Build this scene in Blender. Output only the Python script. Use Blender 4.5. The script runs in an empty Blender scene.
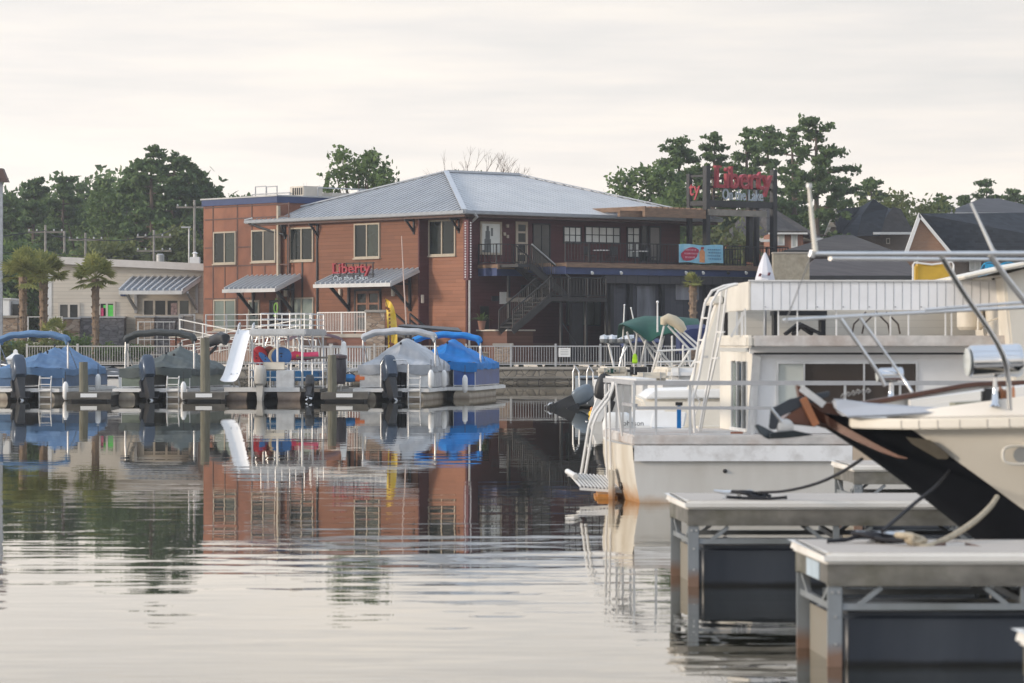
import bpy, bmesh, math, random
import numpy as np
from mathutils import Vector, Matrix
R = math.radians
rng = random.Random(7)
nrng = np.random.default_rng(7)
sc = bpy.context.scene
COL = sc.collection
F = 3300.0          # focal length in pixels
HZ = 343.0          # horizon row
CAMH = 2.0

def W(px, py, Y):
    """world point that stands at distance Y"""
    return Vector(((px-512)*Y/F, Y, CAMH+(HZ-py)*Y/F))
def WX(px, Y): return (px-512)*Y/F
def WZ(py, Y): return CAMH+(HZ-py)*Y/F

# ------------------------------------------------------------------ materials
def nt_new(name):
    m = bpy.data.materials.new(name); m.use_nodes = True
    nt = m.node_tree
    b = nt.nodes['Principled BSDF']
    return m, nt, b
def lnk(nt, a, b): nt.links.new(a, b)
def mixc(nt, fac, a, b, mode='MIX'):
    n = nt.nodes.new('ShaderNodeMix'); n.data_type = 'RGBA'; n.blend_type = mode
    for s, v in ((n.inputs[0], fac), (n.inputs[6], a), (n.inputs[7], b)):
        if hasattr(v, 'links'): nt.links.new(v, s)
        elif isinstance(v, (int, float)): s.default_value = v
        else: s.default_value = (*v[:3], 1)
    return n.outputs[2]
def math_n(nt, op, a, b=None, c=None):
    n = nt.nodes.new('ShaderNodeMath'); n.operation = op
    for i, v in enumerate((a, b, c)):
        if v is None: continue
        if hasattr(v, 'links'): nt.links.new(v, n.inputs[i])
        else: n.inputs[i].default_value = v
    return n.outputs[0]
def coords(nt, scale=(1, 1, 1), kind='Object', rot=(0, 0, 0)):
    tc = nt.nodes.new('ShaderNodeTexCoord'); mp = nt.nodes.new('ShaderNodeMapping')
    mp.inputs['Scale'].default_value = scale; mp.inputs['Rotation'].default_value = rot
    nt.links.new(tc.outputs[kind], mp.inputs[0]); return mp.outputs[0]
def noise(nt, vec, scale, detail=4, rough=.55, out='Fac'):
    n = nt.nodes.new('ShaderNodeTexNoise'); n.inputs['Scale'].default_value = scale
    n.inputs['Detail'].default_value = detail; n.inputs['Roughness'].default_value = rough
    nt.links.new(vec, n.inputs['Vector']); return n.outputs[out]
def ramp(nt, fac, stops):
    n = nt.nodes.new('ShaderNodeValToRGB'); nt.links.new(fac, n.inputs[0])
    e = n.color_ramp.elements
    while len(e) < len(stops): e.new(.5)
    for el, (p, c) in zip(e, stops):
        el.position = p; el.color = (*c, 1) if not isinstance(c, (int, float)) else (c, c, c, 1)
    return n.outputs[0]
def bump(nt, b, h, strength=.3, dist=.02):
    n = nt.nodes.new('ShaderNodeBump'); n.inputs['Strength'].default_value = strength
    n.inputs['Distance'].default_value = dist
    nt.links.new(h, n.inputs['Height']); nt.links.new(n.outputs[0], b.inputs['Normal'])

def mat(name, col, rough=.6, metal=0, var=.25, scale=3, dirt=None, dirt_amt=.5, dirt_scale=1.5, bmp=.15, stretch=(1, 1, 1), spec=None, coat=0):
    m, nt, b = nt_new(name)
    v = coords(nt, stretch)
    n = noise(nt, v, scale, 5)
    lo = tuple(c*(1-var) for c in col); hi = tuple(min(1, c*(1+var)) for c in col)
    out = mixc(nt, ramp(nt, n, [(.3, 0.0), (.7, 1.0)]), lo, hi)
    if dirt:
        n2 = noise(nt, v, dirt_scale, 8, .65)
        f = ramp(nt, n2, [(.48, 0.0), (.72, dirt_amt)])
        out = mixc(nt, f, out, dirt)
    lnk(nt, out, b.inputs['Base Color'])
    b.inputs['Roughness'].default_value = rough; b.inputs['Metallic'].default_value = metal
    if spec is not None: b.inputs['Specular IOR Level'].default_value = spec
    if coat: b.inputs['Coat Weight'].default_value = coat
    if bmp: bump(nt, b, noise(nt, v, scale*6, 4), bmp, .01)
    return m

def mat_siding(name, col, pitch=.2, rough=.65, var=.12, vert=False, line=.55, board=2.4):
    """lap siding: courses of boards with a dark joint, board to board colour drift"""
    m, nt, b = nt_new(name)
    tc = nt.nodes.new('ShaderNodeTexCoord')
    sx = nt.nodes.new('ShaderNodeSeparateXYZ'); lnk(nt, tc.outputs['Object'], sx.inputs[0])
    s = math_n(nt, 'ADD', sx.outputs[0], sx.outputs[1])
    z = s if vert else sx.outputs[2]
    q = math_n(nt, 'DIVIDE', z, pitch)
    fr = math_n(nt, 'FRACT', q); fl = math_n(nt, 'FLOOR', q)
    # per board random value
    s2 = math_n(nt, 'ADD', math_n(nt, 'DIVIDE', sx.outputs[2] if vert else s, board), math_n(nt, 'MULTIPLY', fl, .37))
    cb = nt.nodes.new('ShaderNodeCombineXYZ'); lnk(nt, fl, cb.inputs[0]); lnk(nt, math_n(nt, 'FLOOR', s2), cb.inputs[1])
    wn = nt.nodes.new('ShaderNodeTexWhiteNoise'); wn.noise_dimensions = '2D'; lnk(nt, cb.outputs[0], wn.inputs['Vector'])
    v = coords(nt, (1, 1, 3))
    n = noise(nt, v, 1.4, 5)
    f = math_n(nt, 'ADD', math_n(nt, 'MULTIPLY', wn.outputs[0], .6), math_n(nt, 'MULTIPLY', n, .5))
    base = mixc(nt, f, tuple(c*(1-var*1.6) for c in col), tuple(c*(1+var*1.4) for c in col))
    ln = ramp(nt, fr, [(0.0, line), (.07, line), (.12, 1.0), (1.0, 1.0)])
    out = mixc(nt, 1.0, base, ln, 'MULTIPLY')
    lnk(nt, out, b.inputs['Base Color']); b.inputs['Roughness'].default_value = rough
    b.inputs['Specular IOR Level'].default_value = .3
    bump(nt, b, fr, .5, .02)
    return m

def mat_stone(name, c1, c2, scale=2.2, mortar=(.12, .11, .1), zs=2.2):
    m, nt, b = nt_new(name)
    v = coords(nt, (1, 1, zs))
    vo = nt.nodes.new('ShaderNodeTexVoronoi'); vo.inputs['Scale'].default_value = scale; vo.distance = 'CHEBYCHEV'
    lnk(nt, v, vo.inputs['Vector'])
    ve = nt.nodes.new('ShaderNodeTexVoronoi'); ve.feature = 'DISTANCE_TO_EDGE'; ve.inputs['Scale'].default_value = scale
    lnk(nt, v, ve.inputs['Vector'])
    sep = nt.nodes.new('ShaderNodeSeparateColor'); lnk(nt, vo.outputs['Color'], sep.inputs[0])
    base = mixc(nt, sep.outputs[0], c1, c2)
    base = mixc(nt, .35, base, mixc(nt, noise(nt, v, 9, 6), tuple(c*.5 for c in c1), c2))
    out = mixc(nt, ramp(nt, ve.outputs[0], [(0.0, 1.0), (.05, 0.0)]), base, mortar)
    lnk(nt, out, b.inputs['Base Color']); b.inputs['Roughness'].default_value = .85
    bump(nt, b, ramp(nt, ve.outputs[0], [(0.0, 0.0), (.1, 1.0)]), .5, .03)
    return m

def mat_brick(name, c1, c2, mortar=(.35, .32, .28)):
    m, nt, b = nt_new(name)
    tc = nt.nodes.new('ShaderNodeTexCoord'); sx = nt.nodes.new('ShaderNodeSeparateXYZ'); lnk(nt, tc.outputs['Object'], sx.inputs[0])
    cb = nt.nodes.new('ShaderNodeCombineXYZ'); lnk(nt, math_n(nt, 'ADD', sx.outputs[0], sx.outputs[1]), cb.inputs[0]); lnk(nt, sx.outputs[2], cb.inputs[1])
    br = nt.nodes.new('ShaderNodeTexBrick'); lnk(nt, cb.outputs[0], br.inputs['Vector'])
    br.inputs['Scale'].default_value = 1; br.inputs['Brick Width'].default_value = .24; br.inputs['Row Height'].default_value = .085
    br.inputs['Mortar Size'].default_value = .008
    br.inputs['Color1'].default_value = (*c1, 1); br.inputs['Color2'].default_value = (*c2, 1); br.inputs['Mortar'].default_value = (*mortar, 1)
    n = noise(nt, coords(nt), .8, 5)
    lnk(nt, mixc(nt, .5, br.outputs[0], mixc(nt, n, tuple(c*.7 for c in c1), c2)), b.inputs['Base Color'])
    b.inputs['Roughness'].default_value = .85
    return m

def mat_leaf(name, c1, c2, scale=.35):
    m, nt, b = nt_new(name)
    v = coords(nt)
    n = noise(nt, v, scale, 3); n2 = noise(nt, v, scale*9, 2)
    f = math_n(nt, 'ADD', math_n(nt, 'MULTIPLY', n, .55), math_n(nt, 'MULTIPLY', n2, .45))
    oi = nt.nodes.new('ShaderNodeObjectInfo')
    base = mixc(nt, ramp(nt, f, [(.35, 0.0), (.65, 1.0)]), c1, c2)
    base = mixc(nt, math_n(nt, 'MULTIPLY', oi.outputs['Random'], .35), base, tuple(c*.6 for c in c2))
    lnk(nt, base, b.inputs['Base Color']); b.inputs['Roughness'].default_value = .7
    b.inputs['Specular IOR Level'].default_value = .15
    tr = nt.nodes.new('ShaderNodeBsdfTranslucent'); lnk(nt, base, tr.inputs[0])
    mx = nt.nodes.new('ShaderNodeMixShader'); mx.inputs[0].default_value = .3
    out = nt.nodes['Material Output']
    lnk(nt, b.outputs[0], mx.inputs[1]); lnk(nt, tr.outputs[0], mx.inputs[2]); lnk(nt, mx.outputs[0], out.inputs[0])
    return m

def mat_glass(name, col=(.02, .025, .025), rough=.06, spec=.5):
    m, nt, b = nt_new(name)
    n = noise(nt, coords(nt), .7, 3)
    lnk(nt, mixc(nt, n, tuple(c*.5 for c in col), tuple(c*1.6 for c in col)), b.inputs['Base Color'])
    b.inputs['Roughness'].default_value = rough; b.inputs['Specular IOR Level'].default_value = spec
    return m

def mat_zwear(name, col, lowcol, z0, z1, rough=.5, amt=1.0, metal=0, dirt=None):
    """a surface with its real stain near the waterline (world height z0..z1), broken up by noise"""
    m, nt, b = nt_new(name)
    g = nt.nodes.new('ShaderNodeNewGeometry'); sx = nt.nodes.new('ShaderNodeSeparateXYZ'); lnk(nt, g.outputs['Position'], sx.inputs[0])
    v = coords(nt)
    n = noise(nt, v, 2.5, 7, .65)
    zz = math_n(nt, 'ADD', sx.outputs[2], math_n(nt, 'MULTIPLY', math_n(nt, 'SUBTRACT', n, .5), (z1-z0)*1.6))
    mr = nt.nodes.new('ShaderNodeMapRange'); lnk(nt, zz, mr.inputs[0])
    mr.inputs[1].default_value = z0; mr.inputs[2].default_value = z1; mr.inputs[3].default_value = amt; mr.inputs[4].default_value = 0
    n2 = noise(nt, coords(nt, (1, 1, .25)), 2.2, 6)
    base = mixc(nt, ramp(nt, n2, [(.3, 0.0), (.75, 1.0)]), tuple(c*1.04 for c in col), dirt if dirt else tuple(c*.82 for c in col))
    lnk(nt, mixc(nt, mr.outputs[0], base, lowcol), b.inputs['Base Color'])
    b.inputs['Roughness'].default_value = rough; b.inputs['Metallic'].default_value = metal
    bump(nt, b, noise(nt, v, 12, 4), .1, .01)
    return m

M = {}
M['alu'] = mat('aluminium', (.62, .63, .64), .38, .75, .12, 4, dirt=(.3, .28, .25), dirt_amt=.4)
M['white_metal'] = mat('white painted metal', (.70, .69, .67), .45, 0, .06, 4, dirt=(.4, .37, .33), dirt_amt=.35)
M['greyrail'] = mat('grey galvanised rail', (.42, .42, .42), .5, .3, .12, 4)
M['white'] = mat('white gelcoat', (.80, .79, .77), .32, 0, .05, 1.5, dirt=(.45, .4, .33), dirt_amt=.3)
M['cream'] = mat('cream gelcoat', (.74, .69, .60), .4, 0, .06, 1.2, dirt=(.42, .36, .28), dirt_amt=.25)
M['cream_vinyl'] = mat('cream vinyl', (.66, .60, .50), .55, 0, .1, 3)
M['black'] = mat('black rubber', (.02, .02, .022), .5, 0, .3, 4)
M['black_metal'] = mat('black metal', (.010, .011, .014), .5, .0, .2, 4)
M['dark'] = mat('dark interior', (.02, .018, .018), .9, 0, .3, 2)
M['chrome'] = mat('polished steel', (.62, .63, .65), .09, 1, .03, 2, bmp=.02)
M['steel'] = mat('stainless tube', (.62, .62, .62), .28, .9, .08, 5, bmp=.02)
M['tan'] = mat('tan window trim', (.38, .325, .25), .6, 0, .08, 4)
M['beige'] = mat('beige trim', (.55, .50, .43), .6, 0, .08, 3)
M['timber'] = mat('timber', (.20, .125, .08), .75, 0, .3, 2, stretch=(1, 1, 6), dirt=(.08, .055, .04), dirt_amt=.6)
M['timber_grey'] = mat('weathered timber', (.22, .20, .17), .85, 0, .3, 3, dirt=(.09, .08, .065), dirt_amt=.7)
M['piling'] = mat('treated piling', (.16, .15, .11), .85, 0, .3, 2, stretch=(3, 3, .6), dirt=(.07, .07, .05), dirt_amt=.6)
M['teak'] = mat('varnished teak', (.11, .040, .022), .35, 0, .3, 3, stretch=(.4, 3, 3), dirt=(.06, .025, .015), dirt_amt=.6)
M['concrete'] = mat('concrete', (.36, .33, .29), .85, 0, .15, 1.5, dirt=(.2, .18, .15), dirt_amt=.5)
M['glass'] = mat_glass('window glass', (.012, .016, .015), .05, .3)
M['glass_b'] = mat_glass('window glass green', (.020, .030, .022), .04, .55)
M['glass_c'] = mat_glass('window glass with blind', (.055, .055, .05), .1, .35)
M['glass_curtained'] = mat_glass('curtained glass', (.16, .19, .17), .15, .4)  # pale tone of blinds and curtains behind the panes
M['glass_pale'] = mat_glass('glass with painted pale reflection', (.48, .50, .48), .1, .8)  # bright reflection is put into the pale base colour
M['maroon'] = mat_siding('shade darkened maroon siding', (.08, .024, .026), .18, line=.6)  # maroon of the side walls, their shade put into the colour
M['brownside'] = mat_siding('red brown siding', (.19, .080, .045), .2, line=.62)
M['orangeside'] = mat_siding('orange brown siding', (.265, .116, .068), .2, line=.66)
M['rust'] = mat('rust red panel', (.195, .072, .038), .7, 0, .25, .9, dirt=(.30, .12, .06), dirt_amt=.6, dirt_scale=.6)
M['beigeside'] = mat_siding('beige lap siding', (.61, .55, .465), .22, line=.75, var=.05)
M['bluetrim'] = mat('blue metal trim', (.035, .055, .14), .4, .2, .12, 2)
M['roofmetal'] = mat('standing seam zinc', (.44, .45, .465), .42, .35, .08, .8, dirt=(.27, .29, .33), dirt_amt=.4, dirt_scale=.5)
M['stone'] = mat_stone('ledge stone', (.22, .12, .06), (.52, .42, .33), 2.4)
M['greystone'] = mat_stone('grey ledge stone', (.06, .055, .06), (.25, .235, .24), 2.4, (.06, .06, .06))
M['wallstone'] = mat_stone('seawall stone', (.16, .14, .11), (.36, .32, .26), 2.2, (.05, .045, .04), 1.25)
M['brick'] = mat_brick('red brick', (.27, .10, .06), (.34, .15, .09))
M['brick_tan'] = mat_brick('tan brick', (.30, .15, .085), (.38, .21, .12))
M['brick_grey'] = mat_brick('grey brown brick', (.16, .12, .1), (.22, .17, .14))
M['shingle'] = mat_siding('dark shingle', (.028, .033, .042), .16, .9, .3, line=.8, board=.35)
M['shingle_brown'] = mat_siding('brown shingle', (.06, .053, .05), .16, .9, .25, line=.8, board=.35)
M['red'] = mat('red sign paint', (.30, .02, .035), .4, 0, .12, 3)
M['signwhite'] = mat('sign letter grey white', (.32, .37, .42), .45, 0, .1, 4)
M['pine'] = mat_leaf('pine needles', (.045, .085, .036), (.165, .235, .085))
M['broad'] = mat_leaf('broad leaves', (.05, .095, .035), (.19, .26, .085))
M['lightleaf'] = mat_leaf('light green leaves', (.10, .13, .04), (.22, .24, .09))
M['palm'] = mat_leaf('palm fronds', (.12, .155, .05), (.42, .41, .13), 1.2)
M['bark'] = mat('bark', (.12, .09, .07), .9, 0, .35, 3, stretch=(3, 3, .5))
M['palmbark'] = mat('palm bark', (.22, .155, .105), .9, 0, .4, 6, dirt=(.09, .06, .045), dirt_amt=.7, dirt_scale=5)
M['grass'] = mat('grass', (.07, .09, .03), .9, 0, .4, 2)

# ------------------------------------------------------------------ mesh builder
class MB:
    def __init__(s): s.v = []; s.f = []
    def add(s, vs, fs):
        k = len(s.v); s.v += [tuple(v) for v in vs]; s.f += [tuple(i+k for i in f) for f in fs]; return s
    def box(s, x0, x1, y0, y1, z0, z1):
        return s.add([(x0,y0,z0),(x1,y0,z0),(x1,y1,z0),(x0,y1,z0),(x0,y0,z1),(x1,y0,z1),(x1,y1,z1),(x0,y1,z1)],
              [(0,3,2,1),(4,5,6,7),(0,1,5,4),(1,2,6,5),(2,3,7,6),(3,0,4,7)])
    def obox(s, c, size, rz=0, rx=0, ry=0):
        m = Matrix.Translation(c) @ Matrix.Rotation(rz,4,'Z') @ Matrix.Rotation(ry,4,'Y') @ Matrix.Rotation(rx,4,'X')
        a, b, d = size[0]/2, size[1]/2, size[2]/2
        vs = [m @ Vector(p) for p in [(-a,-b,-d),(a,-b,-d),(a,b,-d),(-a,b,-d),(-a,-b,d),(a,-b,d),(a,b,d),(-a,b,d)]]
        return s.add(vs, [(0,3,2,1),(4,5,6,7),(0,1,5,4),(1,2,6,5),(2,3,7,6),(3,0,4,7)])
    def bar(s, p0, p1, w, h=None, up=(0,0,1)):
        h = h or w; p0 = Vector(p0); p1 = Vector(p1); d = (p1-p0)
        if d.length < 1e-6: return s
        d.normalize(); u = Vector(up)
        if abs(d.dot(u)) > .98: u = Vector((0,1,0))
        a = d.cross(u).normalized(); b = a.cross(d).normalized()
        vs = []
        for p in (p0, p1):
            for i, j in ((-1,-1),(1,-1),(1,1),(-1,1)): vs.append(p+a*(i*w/2)+b*(j*h/2))
        return s.add(vs, [(0,1,2,3),(7,6,5,4),(0,4,5,1),(1,5,6,2),(2,6,7,3),(3,7,4,0)])
    def tube(s, pts, r, n=8, cap=True):
        pts = [Vector(p) for p in pts]; rs = r if isinstance(r, (list, tuple)) else [r]*len(pts)
        rings = []; prev = None
        for i, p in enumerate(pts):
            t = (pts[min(i+1, len(pts)-1)]-pts[max(i-1, 0)])
            t = t.normalized() if t.length > 1e-9 else Vector((0,0,1))
            if prev is None:
                u = Vector((0,0,1)) if abs(t.z) < .9 else Vector((1,0,0))
                a = t.cross(u).normalized()
            else:
                a = (prev-t*prev.dot(t)); a = a.normalized() if a.length > 1e-6 else t.orthogonal().normalized()
            prev = a; b = t.cross(a)
            rings.append([p+(a*math.cos(2*math.pi*k/n)+b*math.sin(2*math.pi*k/n))*rs[i] for k in range(n)])
        vs = [v for rg in rings for v in rg]; fs = []
        for i in range(len(pts)-1):
            for k in range(n):
                k2 = (k+1) % n
                fs.append((i*n+k, i*n+k2, (i+1)*n+k2, (i+1)*n+k))
        if cap: fs.append(tuple(range(n))[::-1]); fs.append(tuple((len(pts)-1)*n+k for k in range(n)))
        return s.add(vs, fs)
    def prism(s, poly, vec):
        poly = [Vector(p) for p in poly]; vec = Vector(vec); n = len(poly)
        vs = poly+[p+vec for p in poly]
        fs = [tuple(range(n)), tuple(range(2*n-1, n-1, -1))]+[(i, i+n, (i+1) % n+n, (i+1) % n) for i in range(n)]
        return s.add(vs, fs)
    def grid(s, fn, nu, nv, closed_u=False):
        vs = [fn(i/nu, j/nv) for j in range(nv+1) for i in range(nu+1)]
        fs = []
        for j in range(nv):
            for i in range(nu):
                a = j*(nu+1)+i
                fs.append((a, a+1, a+nu+2, a+nu+1))
        return s.add(vs, fs)
    def sheet(s, fn, nu, nv, off):
        """a surface with a thickness vector"""
        off = Vector(off)
        k = len(s.v); n = (nu+1)*(nv+1)
        vs = [Vector(fn(i/nu, j/nv)) for j in range(nv+1) for i in range(nu+1)]
        fs = []
        for j in range(nv):
            for i in range(nu):
                a = j*(nu+1)+i; fs.append((a, a+1, a+nu+2, a+nu+1)); fs.append((a+nu+1+n, a+nu+2+n, a+1+n, a+n))
        edge = [i for i in range(nu)]+[ (nu)+(nu+1)*j for j in range(nv)]+[(nv)*(nu+1)+nu-i for i in range(nu)]+[(nu+1)*(nv-j) for j in range(nv)]
        for q in range(len(edge)):
            a, b = edge[q], edge[(q+1) % len(edge)]; fs.append((b, a, a+n, b+n))
        return s.add(vs+[v+off for v in vs], fs)
    def lathe(s, prof, c, axis=(0,0,1), n=16):
        ax = Vector(axis).normalized(); a = ax.orthogonal().normalized(); b = ax.cross(a); c = Vector(c)
        vs = [c+ax*z+(a*math.cos(2*math.pi*k/n)+b*math.sin(2*math.pi*k/n))*r for r, z in prof for k in range(n)]
        fs = []
        for i in range(len(prof)-1):
            for k in range(n):
                k2 = (k+1) % n; fs.append((i*n+k, i*n+k2, (i+1)*n+k2, (i+1)*n+k))
        fs.append(tuple(range(n))[::-1]); fs.append(tuple((len(prof)-1)*n+k for k in range(n)))
        return s.add(vs, fs)
    def ball(s, c, r, n=10, sq=(1,1,1)):
        c = Vector(c); m = n//2
        vs = []; fs = []
        for j in range(m+1):
            th = math.pi*j/m
            for k in range(n):
                ph = 2*math.pi*k/n
                vs.append(c+Vector((r*sq[0]*math.sin(th)*math.cos(ph), r*sq[1]*math.sin(th)*math.sin(ph), r*sq[2]*math.cos(th))))
        for j in range(m):
            for k in range(n):
                k2 = (k+1) % n; fs.append((j*n+k, (j+1)*n+k, (j+1)*n+k2, j*n+k2))
        return s.add(vs, fs)
    def loft(s, rings, cap=True, closed=True):
        n = len(rings[0]); vs = [v for r_ in rings for v in r_]; fs = []
        for i in range(len(rings)-1):
            for k in range(n if closed else n-1):
                k2 = (k+1) % n; fs.append((i*n+k, i*n+k2, (i+1)*n+k2, (i+1)*n+k))
        if cap: fs.append(tuple(range(n))[::-1]); fs.append(tuple((len(rings)-1)*n+k for k in range(n)))
        return s.add(vs, fs)
    def text(s, txt, origin, xd, up, size, depth=.02, bold=0.0, xscale=1.0, align='LEFT'):
        cu = bpy.data.curves.new('txt', 'FONT'); cu.body = txt; cu.size = 1; cu.extrude = .5; cu.offset = bold; cu.align_x = align
        cu.resolution_u = 3
        ob = bpy.data.objects.new('txt', cu); COL.objects.link(ob)
        dg = bpy.context.evaluated_depsgraph_get(); me = bpy.data.meshes.new_from_object(ob.evaluated_get(dg))
        xd = Vector(xd).normalized(); up = Vector(up).normalized(); nn = xd.cross(up); o = Vector(origin)
        vs = [o+xd*(v.co.x*size*xscale)+up*(v.co.y*size)+nn*(v.co.z*depth) for v in me.vertices]
        s.add(vs, [tuple(p.vertices) for p in me.polygons])
        bpy.data.objects.remove(ob); bpy.data.meshes.remove(me); bpy.data.curves.remove(cu)
        return s
    def build(s, name, m, parent=None, world=False, smooth=False, bevel=0, seg=2):
        me = bpy.data.meshes.new(name)
        vs = s.v
        if world and parent is not None:
            inv = root_matrix(parent).inverted(); vs = [tuple(inv @ Vector(v)) for v in vs]
        me.from_pydata(vs, [], s.f); me.validate()
        bm = bmesh.new(); bm.from_mesh(me)
        bmesh.ops.remove_doubles(bm, verts=bm.verts, dist=1e-5)
        bmesh.ops.recalc_face_normals(bm, faces=bm.faces)
        if bevel:
            ed = [e for e in bm.edges if len(e.link_faces) == 2 and e.calc_face_angle(0) > .6]
            bmesh.ops.bevel(bm, geom=ed, offset=bevel, segments=seg, affect='EDGES', clamp_overlap=True)
        bm.to_mesh(me); bm.free()
        if smooth or bevel:
            me.polygons.foreach_set('use_smooth', [True]*len(me.polygons))
            try: me.set_sharp_from_angle(angle=R(40))
            except Exception: pass
        me.materials.append(m if not isinstance(m, str) else M[m])
        ob = bpy.data.objects.new(name, me); COL.objects.link(ob)
        if parent is not None: ob.parent = parent
        return ob
def root_matrix(o):
    m = Matrix.Translation(o.location) @ o.rotation_euler.to_matrix().to_4x4() @ Matrix.Diagonal((*o.scale, 1))
    return root_matrix(o.parent) @ m if o.parent else m

def tag(o, label=None, cat=None, group=None, kind=None):
    if label: o['label'] = label
    if cat: o['category'] = cat
    if group: o['group'] = group
    if kind: o['kind'] = kind
    return o
def thing(name, label, cat, loc=(0,0,0), rz=0, group=None):
    o = bpy.data.objects.new(name, None); COL.objects.link(o)
    o.location = loc; o.rotation_euler = (0,0,rz); o.empty_display_size = .2
    return tag(o, label, cat, group)
def kids(o): return [c for c in bpy.data.objects if c.parent == o]
def copy_tree(o, parent=None, label=None):
    c = o.copy(); COL.objects.link(c); c.parent = parent
    if label: c['label'] = label
    for ch in kids(o): copy_tree(ch, c)
    return c
def struct(mb, name, m, **k):
    return tag(mb.build(name, m, **k), kind='structure')
# ------------------------------------------------------------------ camera, sky, sun
cam = bpy.data.cameras.new('camera'); co = bpy.data.objects.new('camera', cam); COL.objects.link(co)
co.location = (0, 0, CAMH); co.rotation_euler = (R(90), 0, 0)
cam.sensor_width = 36; cam.lens = F/1024*36; cam.shift_y = 1.5/1024
cam.clip_start = .5; cam.clip_end = 20000
cam.dof.use_dof = True; cam.dof.focus_distance = 140; cam.dof.aperture_fstop = 5.2
sc.camera = co
SUN_EL, SUN_AZ = 15, -106      # azimuth clockwise from +Y
w = bpy.data.worlds.new('World'); sc.world = w; w.use_nodes = True
nt = w.node_tree; bg = nt.nodes['Background']
sky = nt.nodes.new('ShaderNodeTexSky'); sky.sky_type = 'NISHITA'; sky.sun_disc = False
sky.sun_elevation = R(SUN_EL); sky.sun_rotation = R(SUN_AZ); sky.air_density = 1; sky.dust_density = 2
tc = nt.nodes.new('ShaderNodeTexCoord'); sx = nt.nodes.new('ShaderNodeSeparateXYZ'); lnk(nt, tc.outputs['Generated'], sx.inputs[0])
mp = nt.nodes.new('ShaderNodeMapping'); mp.inputs['Scale'].default_value = (6, 6, 46); lnk(nt, tc.outputs['Generated'], mp.inputs[0])
n1 = noise(nt, mp.outputs[0], 1.0, 5, .5)
mp2 = nt.nodes.new('ShaderNodeMapping'); mp2.inputs['Scale'].default_value = (14, 14, 150); mp2.inputs['Location'].default_value = (3.1, 1.7, 0); mp2.inputs['Rotation'].default_value = (0, .03, 0)
lnk(nt, tc.outputs['Generated'], mp2.inputs[0])
n2 = noise(nt, mp2.outputs[0], 1.0, 5, .55)
cl = math_n(nt, 'ADD', math_n(nt, 'MULTIPLY', n1, .6), math_n(nt, 'MULTIPLY', n2, .4))
el = nt.nodes.new('ShaderNodeMapRange'); lnk(nt, sx.outputs[2], el.inputs[0])
el.inputs[1].default_value = 0; el.inputs[2].default_value = .5
grad = ramp(nt, el.outputs[0], [(0.0, (8.85, 7.95, 6.95)), (.09, (8.5, 7.9, 7.25)), (.24, (6.9, 6.6, 6.3)), (.45, (7.0, 7.4, 7.9)), (1.0, (6.4, 7.3, 8.6))])
tone = ramp(nt, cl, [(.36, (.83, .855, .885)), (.50, (.95, .95, .96)), (.64, (1.08, 1.055, 1.02))])
clouds = mixc(nt, 1.0, grad, tone, 'MULTIPLY')
side = nt.nodes.new('ShaderNodeMapRange'); lnk(nt, sx.outputs[0], side.inputs[0])
side.inputs[1].default_value = -.16; side.inputs[2].default_value = .16; side.inputs[3].default_value = 1.04; side.inputs[4].default_value = .94
cmb = nt.nodes.new('ShaderNodeVectorMath'); cmb.operation = 'SCALE'; lnk(nt, clouds, cmb.inputs[0]); lnk(nt, side.outputs[0], cmb.inputs['Scale'])
allsky = mixc(nt, .93, sky.outputs[0], cmb.outputs[0])
lnk(nt, allsky, bg.inputs[0]); bg.inputs[1].default_value = .1
sl = bpy.data.lights.new('sun', 'SUN'); so = bpy.data.objects.new('sun', sl); COL.objects.link(so)
sl.energy = 1.9; sl.angle = R(9); sl.color = (1, .86, .70)
sd = Vector((math.sin(R(SUN_AZ))*math.cos(R(SUN_EL)), math.cos(R(SUN_AZ))*math.cos(R(SUN_EL)), math.sin(R(SUN_EL))))
so.rotation_euler = sd.to_track_quat('Z', 'Y').to_euler()
vs = sc.view_settings; vs.view_transform = 'Standard'; vs.look = 'None'; vs.gamma = 1; vs.exposure = .56; vs.use_curve_mapping = False
sc.cycles.max_bounces = 6; sc.cycles.diffuse_bounces = 3; sc.cycles.glossy_bounces = 4; sc.cycles.transparent_max_bounces = 8
sc.cycles.volume_bounces = 0

# ------------------------------------------------------------------ water
m, nt, b = nt_new('lake water')
nt.nodes.remove(b)
g = nt.nodes.new('ShaderNodeNewGeometry')
def wmap(scale, rot=0, loc=(0,0,0)):
    mp = nt.nodes.new('ShaderNodeMapping'); mp.inputs['Scale'].default_value = scale; mp.inputs['Rotation'].default_value = (0, 0, rot); mp.inputs['Location'].default_value = loc
    lnk(nt, g.outputs['Position'], mp.inputs[0]); return mp.outputs[0]
a1 = noise(nt, wmap((.65, 1.5, 1), R(4)), 1.0, 2, .4)
a2 = noise(nt, wmap((.2, .55, 1), R(-5), (7, 3, 0)), 1.0, 1, .5)
a3 = noise(nt, wmap((1.5, 4.0, 1), R(8), (1, 9, 0)), 1.0, 1, .5)
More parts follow.
